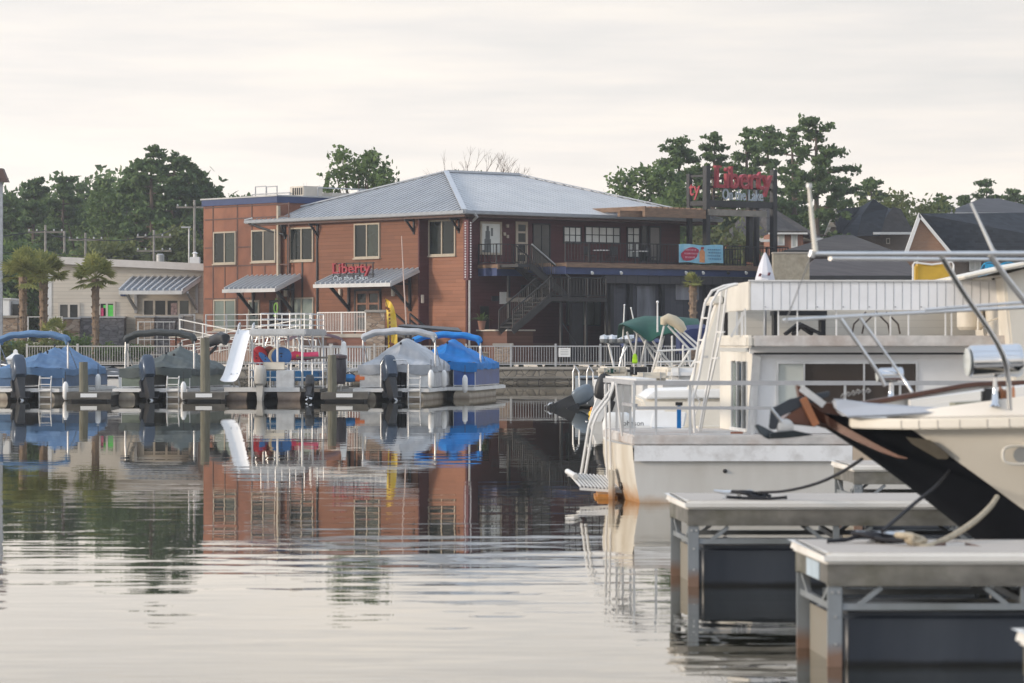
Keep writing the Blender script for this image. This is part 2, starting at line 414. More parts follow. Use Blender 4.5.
# breeze patches: a livelier band in the middle of the basin, calm near the shore and near the piers
sp_ = nt.nodes.new('ShaderNodeSeparateXYZ'); lnk(nt, g.outputs['Position'], sp_.inputs[0])
dy = math_n(nt, 'DIVIDE', sp_.outputs[1], 200.0)
band = ramp(nt, dy, [(.06, .42), (.12, .45), (.155, .62), (.20, .50), (.25, .30), (.34, .22), (.45, .22), (.8, .24)])
fine = ramp(nt, dy, [(.06, 3.0), (.11, 1.8), (.16, .95), (.25, .6), (.4, .45), (.7, .35)])
pn = ramp(nt, noise(nt, wmap((.03, .09, 1), 0, (2.3, 5.1, 0)), 1.0, 3, .5), [(.38, .45), (.62, 1.0)])
patch = math_n(nt, 'MULTIPLY', band, pn)
h = math_n(nt, 'ADD', math_n(nt, 'MULTIPLY', math_n(nt, 'MULTIPLY', a1, fine), .55), math_n(nt, 'MULTIPLY', a2, .62))
h = math_n(nt, 'ADD', h, math_n(nt, 'MULTIPLY', math_n(nt, 'MULTIPLY', a3, fine), .13))
h = math_n(nt, 'MULTIPLY', h, patch)
WB = nt.nodes.new('ShaderNodeBump'); WB.inputs['Strength'].default_value = 1; WB.inputs['Distance'].default_value = .017
lnk(nt, h, WB.inputs['Height'])
df = nt.nodes.new('ShaderNodeBsdfDiffuse'); df.inputs[0].default_value = (.012, .014, .010, 1)
gl = nt.nodes.new('ShaderNodeBsdfGlossy'); gl.inputs[0].default_value = (.98, .958, .92, 1); gl.inputs['Roughness'].default_value = .0
fr = nt.nodes.new('ShaderNodeFresnel'); fr.inputs[0].default_value = 1.36
lnk(nt, WB.outputs[0], gl.inputs['Normal']); lnk(nt, WB.outputs[0], fr.inputs['Normal'])
mx = nt.nodes.new('ShaderNodeMixShader')
mn = nt.nodes.new('ShaderNodeMath'); mn.operation = 'MINIMUM'; mn.inputs[1].default_value = .84
lnk(nt, math_n(nt, 'MULTIPLY', fr.outputs[0], 1.24), mn.inputs[0]); lnk(nt, mn.outputs[0], mx.inputs[0])
lnk(nt, df.outputs[0], mx.inputs[1]); lnk(nt, gl.outputs[0], mx.inputs[2]); lnk(nt, mx.outputs[0], nt.nodes['Material Output'].inputs[0])
M['water'] = m
struct(MB().add([(-900,-60,0),(900,-60,0),(900,400,0),(-900,400,0)], [(0,1,2,3)]), 'water', m)

# ------------------------------------------------------------------ land behind the seawall
SW = 166.0
def gh(x, y):
    t = min(1, max(0, (y-205)/160)); return 1.0+1.6*t*t*(3-2*t)
xs = [-900,-400,-150,-80,-60,-40,-20,0,20,40,60,80,150,400,900]
ys = [SW+.45,172,180,190,200,215,230,250,280,320,400,620]
mb = MB()
mb.add([(x, y, gh(x, y)) for y in ys for x in xs], [(j*len(xs)+i, j*len(xs)+i+1, (j+1)*len(xs)+i+1, (j+1)*len(xs)+i) for j in range(len(ys)-1) for i in range(len(xs)-1)])
m, nt, b = nt_new('ground'); v = coords(nt)
lnk(nt, mixc(nt, ramp(nt, noise(nt, v, .35, 6), [(.4, 0.0), (.6, 1.0)]), (.08, .09, .035), (.19, .16, .11)), b.inputs['Base Color']); b.inputs['Roughness'].default_value = .95
struct(mb, 'ground', m)
# seawall with coping
sw = thing('seawall', 'long rough stone seawall with pale concrete cap along the shore below the fence', 'seawall', (0, SW, 0))
mb = MB()
mb.box(-150, 150, 0, .45, -1.5, .66); mb.build('wall', 'wallstone', sw)
MB().box(-150, 150, -.1, .55, .66, .80).build('cap', 'concrete', sw, bevel=.02)
MB().box(-150, 150, -.18, 0, .22, .32).build('waler', 'timber_grey', sw)
# paved walk along the fence
m2 = mat('paving', (.33, .28, .23), .85, 0, .12, 1.2, dirt=(.2, .17, .14))
struct(MB().box(-150, 150, SW+.55, 172, .9, 1.006), 'path', m2)
# ------------------------------------------------------------------ the two storey lakeside building
CX, CY = -2.39, 175.0
RZ = math.atan2(.6534, .757)
D2 = Vector((math.cos(RZ), math.sin(RZ), 0)); D1 = Vector((-math.sin(RZ), math.cos(RZ), 0))
c_, s_ = math.cos(RZ), math.sin(RZ)
def on_left(px, x=0.0):          # local y on the plane x = const
    k = (px-512)/F; return (CX+c_*x-k*(CY+s_*x))/(s_+c_*k)
def on_right(px, y=0.0):         # local x on the plane y = const
    k = (px-512)/F; return (k*(CY+c_*y)-CX+s_*y)/(c_-s_*k)
def lz(x, y, py): return CAMH+(HZ-py)*(CY+s_*x+c_*y)/F
def LP(px, py, x=0.0): y = on_left(px, x); return Vector((x, y, lz(x, y, py)))
def RP(px, py, y=0.0): x = on_right(px, y); return Vector((x, y, lz(x, y, py)))
def lbox(mb, px0, px1, py0, py1, xa, xb):   # a box standing off the left facade (xa..xb local x), pixel rectangle on plane x=xa
    y0, y1 = on_left(px1, xa), on_left(px0, xa); ym = (y0+y1)/2
    return mb.box(min(xa, xb), max(xa, xb), y0, y1, lz(xa, ym, py1), lz(xa, ym, py0))
def rbox(mb, px0, px1, py0, py1, ya, yb):
    x0, x1 = on_right(px0, ya), on_right(px1, ya); xm = (x0+x1)/2
    return mb.box(x0, x1, min(ya, yb), max(ya, yb), lz(xm, ya, py1), lz(xm, ya, py0))

M['awnpan'] = mat('awning pan metal', (.22, .24, .27), .45, .3, .1, 2)
M['awnrib'] = mat('awning rib metal', (.52, .54, .56), .4, .2, .06, 2)
B = thing('lakeside_building', 'big two storey red brown restaurant building with hipped grey metal roof', 'building', (CX, CY, 0), RZ)
EAVE = 8.95
YB1 = 15.5; YB2 = on_left(203.5, -.95)
y418, y427 = on_left(418, -.65), on_left(427, 0)
xwall = 15.6
# walls
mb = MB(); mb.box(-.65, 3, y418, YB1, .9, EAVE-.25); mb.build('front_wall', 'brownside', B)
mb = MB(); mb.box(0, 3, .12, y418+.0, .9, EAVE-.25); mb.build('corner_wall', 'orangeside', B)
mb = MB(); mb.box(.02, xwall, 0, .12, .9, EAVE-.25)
mb.box(-.66, -.0, y418-.12, y418-.003, .9, EAVE-.25)  # return face of the front wall, its shade put in as maroon
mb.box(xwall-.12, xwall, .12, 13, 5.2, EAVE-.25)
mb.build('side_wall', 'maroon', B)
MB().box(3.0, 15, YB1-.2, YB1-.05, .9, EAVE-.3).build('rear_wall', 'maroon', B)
# left block
XB = -.95
mb = MB()
mb.box(XB, 12, YB1, YB2, .9, 9.92)
blk = mb.build('block_wall', 'rust', B)
MB().box(XB-.08, 12.08, YB1-.08, YB2+.08, 9.92, 10.28).build('parapet', 'bluetrim', B)
MB().box(XB-.14, 12.14, YB1-.14, YB2+.14, 10.28, 10.36).build('coping', 'greyrail', B)
# panel joints on the block
mb = MB()
z = lambda py, px=250: lz(XB, on_left(px, XB), py)
x0j, x1j = XB-.025, XB
for px in (213.2, 237.5, 252, 277.5, 289):
    y = on_left(px, XB); mb.box(x0j, x1j, y-.05, y+.05, .95, 9.91)
for py, a, b in ((218, 205, 290), (248, 205, 214), (247, 238, 252), (265.5, 205, 289), (205.8, 205, 290), (298.5, 205, 250)):
    zz = lz(XB, on_left((a+b)/2, XB), py)
    mb.box(x0j-.005, x1j, on_left(b, XB), on_left(a, XB), zz-.035, zz+.035)
for px in (225, 265):
    y = on_left(px, XB); mb.box(x0j, x1j, y-.04, y+.04, lz(XB, y, 298), lz(XB, y, 266))
mb.build('panel_joints', mat('panel joint', (.09, .045, .035), .7, 0, .2), B)
mb = MB()
for y in (15.42, ): mb.box(XB-.05, XB+.12, y-.06, y+.1, .95, 9.74)
mb.build('corner_trim', 'tan', B)
# vertical joints + rust panels between the windows of the main front
mb = MB(); lbox(mb, 288.5, 316.5, 262, 330, -.70, -.66); mb.build('panel_band', 'rust', B)
mb = MB()
for px in (288.5, 302, 316.6): lbox(mb, px-.6, px+.6, 262, 330, -.74, -.66)
lbox(mb, 316, 317.2, 222, 330, -.72, -.66)
mb.build('panel_trim', 'black_metal', B)

# roof: hipped, standing seams
E0 = Vector((-1.15, -1.15, EAVE)); E1 = Vector((17.8, -1.15, EAVE)); E2 = Vector((17.8, 18.3, EAVE)); E3 = Vector((-1.15, 18.3, EAVE))
A0 = Vector((5.73, 8.65, 11.6)); A1 = Vector((11.15, 8.65, 11.6))
mb = MB()
lo = Vector((0, 0, -.16))
mb.add([E0, E1, E2, E3, A0, A1, E0+lo, E1+lo, E2+lo, E3+lo], [(0,1,5,4), (1,2,5), (2,3,4,5), (3,0,4), (6,9,8,7), (0,6,7,1), (1,7,8,2), (2,8,9,3), (3,9,6,0)])
def seams(mb, e0, e1, a0, a1, step=.45, hh=.05):
    d = (e1-e0); L = d.length; d.normalize()
    n = int(L/step)
    inward = Vector((0, 0, 1)).cross(d)
    k0 = (a0-e0).dot(d); k1 = (a1-e0).dot(d)
    dep = (a0-e0).dot(inward); rise = a0.z-e0.z
    for i in range(1, n):
        t = i*step
        if t < k0: f = t/k0
        elif t > k1: f = (L-t)/(L-k1)
        else: f = 1
        p = e0+d*t; q = p+inward*(dep*f)+Vector((0, 0, rise*f))
        mb.bar(p+Vector((0,0,hh/2)), q+Vector((0,0,hh/2)), .045, hh)
seams(mb, E3, E0, A0, A0); seams(mb, E0, E1, A0, A1, .45, .016); seams(mb, E1, E2, A1, A1)
roof = mb.build('roof', 'roofmetal', B)
mb = MB()
for p, q in ((E0, A0), (E1, A1), (E3, A0)): mb.bar(p+Vector((0,0,.06)), q+Vector((0,0,.06)), .27, .07)
mb.bar(A0+Vector((0,0,.06)), A1+Vector((0,0,.06)), .24, .12)
mb.build('ridge_cap', mat('pale ridge metal', (.47, .49, .52), .4, .3, .06), roof)
mb = MB()
gv = Vector((0, 0, -.05))
for p, q in ((E3, E0), (E0, E1)): mb.bar(p+gv, q+gv, .16, .16)
mb.build('gutter', mat('gutter metal', (.28, .30, .33), .4, .3, .1), roof)
# soffit: dark brown boards on the underside
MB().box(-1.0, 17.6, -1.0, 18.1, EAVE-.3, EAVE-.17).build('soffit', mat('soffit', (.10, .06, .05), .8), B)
# downpipes
mb = MB()
mb.tube([Vector((-.5, -1.2, EAVE-.12)), Vector((-.3, -1.2, EAVE-.3)), Vector((.05, -.15, EAVE-.65))], .07)
mb.tube([(.1, -.1, EAVE-.6), (.1, -.1, .95)], .06)
mb.build('downpipe', 'greyrail', B)
mb = MB(); y = on_left(288, -.8)
mb.tube([(-1.1, 18.0, EAVE-.1), (-1.1, 17.2, EAVE-.35), (-.85, y+.1, EAVE-.9)], .07)
mb.tube([(-.82, y-.05, EAVE-.9), (-.82, y-.05, 1)], .07)
mb.build('downpipe', 'black_metal', B)
# eave brackets
def bracket(mb, x, y, z, out=.9, dn=.9, axis='x', s=-1):
    if axis == 'x':
        a = Vector((x, y, z)); b = Vector((x+s*out, y, z)); c = Vector((x, y, z-dn))
    else:
        a = Vector((x, y, z)); b = Vector((x, y+s*out, z)); c = Vector((x, y, z-dn))
    mb.bar(a, b, .1, .12); mb.bar(a, c, .1, .12, up=(1, 0, 0)); mb.bar(c+Vector((0,0,.1)), b*.85+a*.15, .09, .1)
    return mb
for px, x in ((285, -.95), (318, -.66), (414, -.66), (459, 0)):
    bracket(MB(), x, on_left(px, x), EAVE-.36, .65 if x > -.7 else .3, .75).build('eave_bracket', 'black_metal', B)

# windows on the left facade
def win_left(px0, px1, py0, py1, x, glass='glass', n=2, fr='tan', nm='window', th=.085):
    y0, y1 = on_left(px1, x), on_left(px0, x); ym = (y0+y1)/2; za, zb = lz(x, ym, py1), lz(x, ym, py0)
    mb = MB(); a, b = x-.07, x+.02
    mb.box(a, b, y0, y0+th, za, zb); mb.box(a, b, y1-th, y1, za, zb)
    mb.box(a+.002, b, y0+th, y1-th, za, za+th); mb.box(a+.002, b, y0+th, y1-th, zb-th, zb)
    for i in range(1, n):
        yy = y0+(y1-y0)*i/n; mb.box(a+.001, b, yy-th/2, yy+th/2, za+th, zb-th)
    f = mb.build(nm, fr, B)
    MB().box(a-.05, b, y0-.05, y1+.05, za-.07, za).build('sill', fr, f)
    for i in range(n):
        ya, yb = y0+(y1-y0)*i/n, y0+(y1-y0)*(i+1)/n
        MB().box(x-.02, x+.02, ya+.03, yb-.03, za+.03, zb-.03).build('pane', rng.choice(['glass', 'glass', 'glass_b', 'glass_c']) if glass == 'glass' else glass, f)
    return f
win_left(214, 236.4, 231.6, 263.8, XB); win_left(252, 276, 229.8, 262, XB)
win_left(290.3, 313.7, 227.4, 261, -.68); win_left(354.7, 380.2, 223.3, 258, -.66)
win_left(429, 456, 219.8, 255.6, 0, th=.09)
win_left(214.3, 236.4, 299.5, 330, XB, 'glass_curtained'); win_left(290.3, 314, 297.5, 330, -.72, 'glass_curtained')
# doors below the first awning
for (a, b, g) in ((249, 260, 'glass_curtained'), (270, 281.5, 'glass')):
    y0, y1 = on_left(b, XB), on_left(a, XB); za, zb = 2.4, lz(XB, y0, 300)
    mb = MB()
    for u0, u1, v0, v1 in ((y0, y0+.12, za, zb), (y1-.12, y1, za, zb), (y0+.12, y1-.12, zb-.12, zb), (y0+.12, y1-.12, za, za+.25)): mb.box(XB-.07, XB, u0, u1, v0, v1)
    d = mb.build('door', 'tan' if a < 260 else 'black_metal', B)
    MB().box(XB-.03, XB, y0+.1, y1-.1, za+.2, zb-.1).build('pane', g, d)
    MB().box(XB-.12, XB-.07, y0+.2, y0+.25, za+1.0, za+1.3).build('handle', 'steel', d)
yd = on_left(275.5, XB-.08)
c = Vector((XB-.04, yd, lz(XB, yd, 308)))
mb = MB(); mb.tube([c+Vector((0, .17*math.sin(q), .27*math.cos(q))) for q in np.linspace(0, 2*math.pi, 17)], .05, 6)
mb.box(XB-.04, XB-.03, yd-.22, yd+.22, c.z-.5, c.z-.32); mb.ball(c+Vector((0, 0, .5)), .06, 6)
mb.build('door_sign', mat('green sign', (.30, .62, .10), .5, 0, .05), B)
# lamps on the wall
for px, py, x in ((241, 293, XB), (285.5, 292, XB), (340, 292.5, -.65), (393, 291.5, -.65), (422, 298.5, -.4)):
    p = LP(px, py, x-.08)
    MB().box(p.x-.07, p.x+.08, p.y-.1, p.y+.1, p.z-.25, p.z+.2).build('wall_lamp', 'beige', B, bevel=.02)
# dark signboards under the awnings
for px0, px1, py0, py1, x in ((229, 236, 290.5, 293, XB-.4),):
    lbox(MB(), px0, px1, py0, py1, x, x+.05).build('notice_board', 'bluetrim', B)

# awnings
def awning(pxa, pxb, py_front, py_back, x, out, braces, nm='awning'):
    """front edge out metres off plane x"""
    yf0, yf1 = on_left(pxb, x-out), on_left(pxa, x-out)
    zf = lz(x-out, (yf0+yf1)/2, py_front); zb = zf+.75
    a = Vector((x-out, yf0, zf)); b = Vector((x-out, yf1, zf)); c = Vector((x, yf1, zb)); d = Vector((x, yf0, zb))
    t = Vector((0, 0, -.08))
    mb = MB().prism([a, b, c, d], t)
    n = int((yf1-yf0)/.42); ribs = MB()
    for i in range(n+1):
        y = yf0+.03+(yf1-yf0-.06)*i/n
        ribs.bar((x-out, y, zf+.05), (x, y, zb+.05), .09, .10)
    r_ = mb.build(nm, 'awnpan', B); ribs.build('ribs', 'awnrib', r_)
    mb = MB(); mb.bar(a+Vector((-.05, -.05, -.1)), b+Vector((-.05, .05, -.1)), .1, .2); mb.bar(a+Vector((0, -.03, -.1)), d+Vector((0, -.03, -.1)), .08, .16); mb.bar(b+Vector((0, .03, -.1)), c+Vector((0, .03, -.1)), .08, .16)
    mb.build('awning_trim', mat('pale metal trim', (.5, .5, .5), .5, .2, .06), r_)
    for f in braces:
        y = yf0+(yf1-yf0)*f
        mb = MB(); mb.bar((x-out*.8, y, zf+.02), (x-.05, y, zf-1.35), .12, .16); mb.bar((x-.08, y, zf+.5), (x-.08, y, zf-1.5), .12, .12); mb.bar((x-out*.85, y, zf-.05), (x, y, zf-.05), .1, .1)
        mb.build('brace', 'black_metal', r_)
    return yf0, yf1, zf, zb
awning(224, 276, 288.8, 273, XB, 1.7, (.12, .88))
yf0, yf1, zf, zb = awning(315, 391, 283.5, 267.5, -.65, 1.9, (.1, .9))
# double door under the second awning
y0, y1 = on_left(380, -.66), on_left(356.5, -.66); za = 2.5; zb2 = lz(-.65, (y0+y1)/2, 291); ym = (y0+y1)/2
mb = MB(); x = -.66
for u0, u1, v0, v1 in ((y0-.12, y0, za, zb2+.12), (y1, y1+.12, za, zb2+.12), (y0, y1, zb2, zb2+.12)): mb.box(x-.08, x, u0, u1, v0, v1)
dd = mb.build('door_frame', 'black_metal', B)
for a, b in ((y0, ym-.01), (ym+.01, y1)):
    mb = MB(); mb.box(x-.05, x, a, a+.13, za, zb2); mb.box(x-.05, x, b-.13, b, za, zb2)
    for v0, v1 in ((za, za+.25), (za+.9, za+1.0), (za+1.6, za+1.7), (zb2-.14, zb2)): mb.box(x-.049, x, a+.13, b-.13, v0, v1)
    d = mb.build('door', mat('brown door frame', (.18, .075, .04), .5), B)
    MB().box(x-.02, x, a+.1, b-.1, za+.1, zb2-.1).build('pane', 'glass', d)
    hy = b-.1 if a == y0 else a+.1
    MB().box(x-.11, x-.05, hy-.03, hy+.03, za+.9, za+1.3).build('handle', 'steel', d)

# the awning sign
sg = thing('awning_sign', 'red and black lettered restaurant sign standing on the striped metal awning over the double door', 'sign', (CX, CY, 0), RZ)
xs_ = -.65-1.45
ya, yb = on_left(332, xs_), on_left(371.5, xs_)
ym = (ya+yb)/2; zt, zm, zbt = lz(xs_, ym, 262.5), lz(xs_, ym, 274.5), lz(xs_, ym, 282)
mb = MB()
for q in (zt-.05, zm, zbt+.02): mb.bar((xs_+.1, ya+.1, q), (xs_+.1, yb-.1, q), .06, .06)
for i in range(7): yy = ya+(yb-ya)*i/6; mb.bar((xs_+.1, yy, zt), (xs_+.1, yy, zbt-.1), .05, .05)
mb.build('sign_frame', 'black_metal', sg)
def liberty(mb, o, xd, h, width, depth):
    """heavy slab lettering, width = whole word"""
    o = Vector(o); xd = Vector(xd)
    mb.text('Liberty', o, xd, (0, 0, 1), h/.7, depth, .010, width/(h/.7*2.95))
    u = width/2.95
    k = width/10.0
    # slab serifs
    for cx, w_, zz in ((.075, .17, .04), (.055, .12, .95)):
        c = o+xd*(width*cx)+Vector((0, 0, h*zz))
        mb.bar(c-xd*(w_*width/2*.8), c+xd*(w_*width/2*.8), depth*1.02, h*.1)
liberty(mbL := MB(), (xs_, ya-.05, zm+.08), (0, -1, 0), zt-zm-.1, ya-yb, .14)
mbL.build('lettering', 'red', sg)
MB().text('On the Lake', (xs_-.02, ya-.15, zbt+.06), (0, -1, 0), (0, 0, 1), .46, .06, .01, (ya-yb-.3)/(.46*5.2)).build('small_lettering', 'signwhite', sg)

# blade sign at the corner: tall maroon blade with bulbs
bs = thing('blade_sign', 'tall narrow maroon blade sign with a row of white bulbs at the building corner', 'sign', (CX, CY, 0), RZ)
p0 = RP(459.7, 218.5, -.5)
zt, zb3 = lz(-.3, -.5, 219), lz(-.3, -.5, 280)
MB().box(-.42, -.14, -.62, -.2, zb3, zt).build('blade', mat('blade maroon', (.10, .02, .03), .5), bs, bevel=.02)
mb = MB()
for zq in np.linspace(zb3+.15, zt-.2, 22): mb.ball((-.28, -.64, zq), .055, 6); mb.ball((-.44, -.4, zq), .05, 6)
mb.build('bulbs', mat('white bulbs', (.75, .75, .75), .3), bs)
mb = MB()
for zq in (zb3+.4, zt-.4): mb.bar((-.28, -.2, zq), (-.05, .02, zq), .06, .06)
mb.build('bracket', 'black_metal', bs)

# roof-top things
rr = thing('roof_railing', 'thin metal hatch railing and pipe on the flat roof of the left block', 'railing', (CX, CY, 0), RZ)
mb = MB()
x = 1.0
pts = [(252, 195), (252, 192), (256, 192)]
for a, b in ((255.5, 266), (266.5, 277)):
    ya, yb = on_left(a, x), on_left(b, x); q = lz(x, ya, 186.8)
    mb.tube([(x, ya, 10.2), (x, ya, q), (x, yb, q), (x, yb, 10.2)], .04, 6)
ya, yb = on_left(252, x), on_left(290, x); q = lz(x, yb, 192.5)
mb.tube([(x, ya, 10.2), (x, ya, q), (x, yb, q), (x, yb, 10.2)], .04, 6)
mb.tube([(2, 15.6, 10.85), (9, 15.6, 10.85)], .04, 6)
for q in (2, 5, 9): mb.tube([(q, 15.6, 10.2), (q, 15.6, 10.85)], .04, 6)
mb.build('rail', 'greyrail', rr)
mb = MB().box(1.2, 2.6, 15.9, 17.2, 10.36, 10.95)
ac = thing('rooftop_vent_unit', 'small pale box vent unit on the flat roof beside the hatch railing', 'vent unit', (CX, CY, 0), RZ)
mb.build('casing', 'beige', ac, bevel=.03)
mb = MB()
for i in range(5): mb.box(1.17, 1.2, 16+.2*i, 16.1+.2*i, 10.45, 10.85)
mb.build('louvre', 'black_metal', ac)
tg = thing('rooftop_duct', 'long low white duct on the flat roof right of the vent unit', 'duct', (CX, CY, 0), RZ)
MB().box(3.2, 6.6, 15.9, 16.9, 10.37, 10.62).build('duct', 'beige', tg, bevel=.03)
MB().box(5.2, 6.3, 16.0, 16.8, 10.622, 10.85).build('cap', 'white_metal', tg, bevel=.03)

# ------------------------------------------------------------------ right facade
def win_right(px0, px1, py0, py1, y, cols, rows, glass, fr, nm='window', th=.07):
    x0, x1 = on_right(px0, y), on_right(px1, y); xm = (x0+x1)/2; za, zb = lz(xm, y, py1), lz(xm, y, py0)
    a, b = y-.06, y-.002
    mb = MB(); mb.box(x0, x0+th, a, b, za, zb); mb.box(x1-th, x1, a, b, za, zb); mb.box(x0+th, x1-th, a, b, za, za+th); mb.box(x0+th, x1-th, a, b, zb-th, zb)
    for i in range(1, cols): q = x0+(x1-x0)*i/cols; mb.box(q-th/3, q+th/3, a+.003, b, za+th, zb-th)
    for j in range(1, rows): q = za+(zb-za)*j/rows; mb.box(x0+th, x1-th, a+.006, b, q-th/3, q+th/3)
    f = mb.build(nm, fr, B)
    for i in range(cols):
        q0 = x0+(x1-x0)*i/cols+.02; q1 = x0+(x1-x0)*(i+1)/cols-.02
        MB().box(q0, q1, y-.03, b-.002, za+.03, zb-.03).build('pane', glass, f)
    return f
f = win_right(479.8, 501.4, 221.6, 254.8, 0, 1, 1, 'glass_pale', 'tan', th=.12)
# printed figure on that window
mb = MB(); x0 = on_right(484, -.07); q = lz(x0, 0, 254)
zz = lambda py: lz(x0, 0, py)
for a, b, c, d in ((485.5, 490, 231, 240), (486.5, 489, 226, 231), (484.5, 491, 239, 253), (491, 493, 228, 236), (482, 485, 250, 254)):
    rbox(mb, a, b, c, d, -.034, -.03)
mb.build('window_graphic', mat('window graphic grey', (.10, .11, .11), .5), B, bevel=.0)
win_right(515.3, 527.2, 221.6, 264.5, 0, 1, 4, 'glass', 'tan', 'side_light', th=.16)
win_right(532.5, 550, 223.5, 264.5, 0, 2, 3, 'glass_c', 'black_metal', 'door')
win_right(563, 581, 226.5, 243.8, 0, 3, 2, 'glass_pale', 'black_metal')
win_right(584.5, 620, 226.5, 243.8, 0, 5, 2, 'glass_pale', 'black_metal')
win_right(626.5, 639.5, 227, 258, 0, 2, 4, 'glass_pale', 'black_metal')
win_right(640.5, 647.5, 226, 262, 0, 1, 1, 'glass', 'black_metal', 'doorway')
win_right(648.5, 660.5, 226, 262, 0, 1, 1, mat_glass('grey door glass', (.16, .15, .14), .3), 'black_metal', 'door', th=.1)
for a, b in ((508, 226), (508, 236.5), (505, 234)):
    rbox(MB(), a-1.1, a+1.1, b-1.6, b+1.6, -.08, -.003).build('wall_lamp', 'tan', B)
# lower floor on this side
win_right(478.5, 489.5, 305, 331, 0, 1, 1, 'glass', 'maroon', 'door')
win_right(521, 548, 285, 304, 0, 3, 1, 'glass', 'black_metal')
win_right(566, 600, 300, 326, -.02, 5, 1, 'glass_curtained', 'black_metal', 'glazed_wall')
for i, (a, b, c, d) in enumerate(((500, 507.3, 292, 304), )):
    rbox(MB(), a, b, c, d, -.05, -.003).build('notice', 'white', B)
rbox(MB(), 492, 499, 296, 301, -.04, -.003).build('notice', 'black_metal', B)

# balcony + upper terrace (deck on the water side)
zf = lz(3, -1.6, 265)      # floor height
def deck(x0, x1, y0, z, nm, band=True):
    MB().box(x0, x1, y0, -.003, z-.18, z).build(nm+'_floor', 'timber', B)
    MB().box(x0-.02, x1+.02, y0-.06, y0-.004, z-.24, z+.02).build(nm+'_fascia', 'timber', B)
    mb = MB().box(x0+.03, x1-.03, y0+.05, y0+.17, z-.6, z-.19)
    mb.box(x0+.03, x0+.15, y0+.17, -.01, z-.6, z-.19)
    mb.build(nm+'_beam', 'bluetrim', B)
xa, xb = on_right(477.5, 0), on_right(531, -1.6)
deck(xa, xb, -1.6, zf, 'balcony')
def railing(pts, zt, zb, nm, parent, m='black_metal', posts=1.4, infill=.16, r=.03, mid=None):
    mb = MB(); fi = MB()
    for (a, b) in zip(pts[:-1], pts[1:]):
        a = Vector(a); b = Vector(b); L = (b-a).length; n = max(1, round(L/posts))
        U = Vector((0, 0, 1))
        mb.bar(a+U*zt, b+U*zt, r*2.2, r*1.6); mb.bar(a+U*zb, b+U*zb, r*1.5, r*1.5)
        if mid: mb.bar(a+U*mid, b+U*mid, r*1.2, r*1.2)
        for i in range(n+1): p = a.lerp(b, i/n); mb.bar(p, p+U*zt, r*2, r*2)
        if infill:
            k = max(1, int(L/infill))
            for i in range(1, k): p = a.lerp(b, i/k); fi.bar(p+U*zb, p+U*zt, r*.7, r*.7)
    o = mb.build(nm, m, parent)
    if infill: fi.build('balusters', m, o)
    return o
railing([(xa, -.1, zf), (xa, -1.55, zf), (xb, -1.55, zf)], 1.08, .1, 'balcony_railing', B, infill=.24)
MB().bar((on_right(508.5, -1.5), -1.5, zf-.6), (on_right(508.5, -1.5), -1.5, 1.5), .14, .14).build('post', 'black_metal', B)
# terrace
YT = -4.0
xt0, xt1 = on_right(566, YT), on_right(790, YT)
zt_ = lz((xt0+xt1)/2, YT, 265)
deck(xt0, xt1, YT, zt_, 'terrace')
# floor of the part beyond the wall end
MB().box(xwall+.01, xt1, 0, 9, zt_-.18, zt_).build('terrace_floor', 'timber', B)
railing([(xt0, YT+.05, zt_), (xt1-.1, YT+.05, zt_), (xt1-.1, 8, zt_)], 1.1, .1, 'terrace_railing', B, infill=.22, posts=1.7)
# dark cladding and grey wall below the terrace
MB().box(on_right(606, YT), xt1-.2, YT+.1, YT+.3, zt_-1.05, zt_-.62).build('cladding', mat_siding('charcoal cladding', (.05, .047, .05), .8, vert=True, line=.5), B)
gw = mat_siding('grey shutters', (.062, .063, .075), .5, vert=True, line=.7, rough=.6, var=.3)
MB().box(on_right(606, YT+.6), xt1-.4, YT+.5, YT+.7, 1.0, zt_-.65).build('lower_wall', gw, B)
for px in (611, 630, 662, 706, 745):
    MB().box(on_right(px, YT+.3)-.12, on_right(px, YT+.3)+.12, YT+.2, YT+.45, .95, zt_-.64).build('post', 'black_metal', B)
# pale sheets leaning behind, louvre openings
mb = MB(); rbox(mb, 637, 655, 286, 330, YT+.42, YT+.48); mb.build('shutter', mat('grey sheet', (.14, .145, .165), .6, 0, .5, .8, stretch=(2, 2, .4)), B)
mb = MB(); rbox(mb, 676, 699, 283, 300, YT+.42, YT+.48); mb.build('shutter', mat('pale grey sheet', (.2, .2, .22), .6, 0, .5, .8, stretch=(2, 2, .4)), B)
# spot lamps below the terrace edge
for px in (592, 621, 686, 703, 728, 746, 757):
    p = RP(px, 272.5, YT-.2)
    MB().lathe([(.04, -.10), (.09, .07), (.08, .10)], p, (-.3, -.8, -.5), 10).build('spot_lamp', 'white' if px in (592, 621, 686, 703, 746) else 'black', B)
def patio_chair(px, y, rz, label):
    x = on_right(px, y); wp = Vector((CX, CY, 0))+D2*x+D1*y
    t = thing('patio_chair', label, 'chair', (wp.x, wp.y, zt_), RZ+rz, 'dark chairs on the upper terrace')
    MB().box(-.24, .24, -.24, .24, .42, .47).build('seat', 'black_metal', t)
    MB().box(-.24, .24, .22, .26, .5, .95).build('backrest', 'black_metal', t)
    for a in (-.21, .21):
        for b in (-.21, .21): MB().box(a-.02, a+.02, b-.02, b+.02, 0, .42).build('leg', 'black_metal', t)
for px, y, r_, lb in ((590, -2.6, .3, 'dark patio chair left of the white topped table behind the terrace railing'), (612, -2.8, 2.8, 'dark patio chair right of the white topped table behind the terrace railing'), (652, -2.4, .2, 'dark patio chair on the terrace in front of the grey door'), (735, -1.8, 1.2, 'dark patio chair on the terrace right of the blue banner')): patio_chair(px, y, r_, lb)
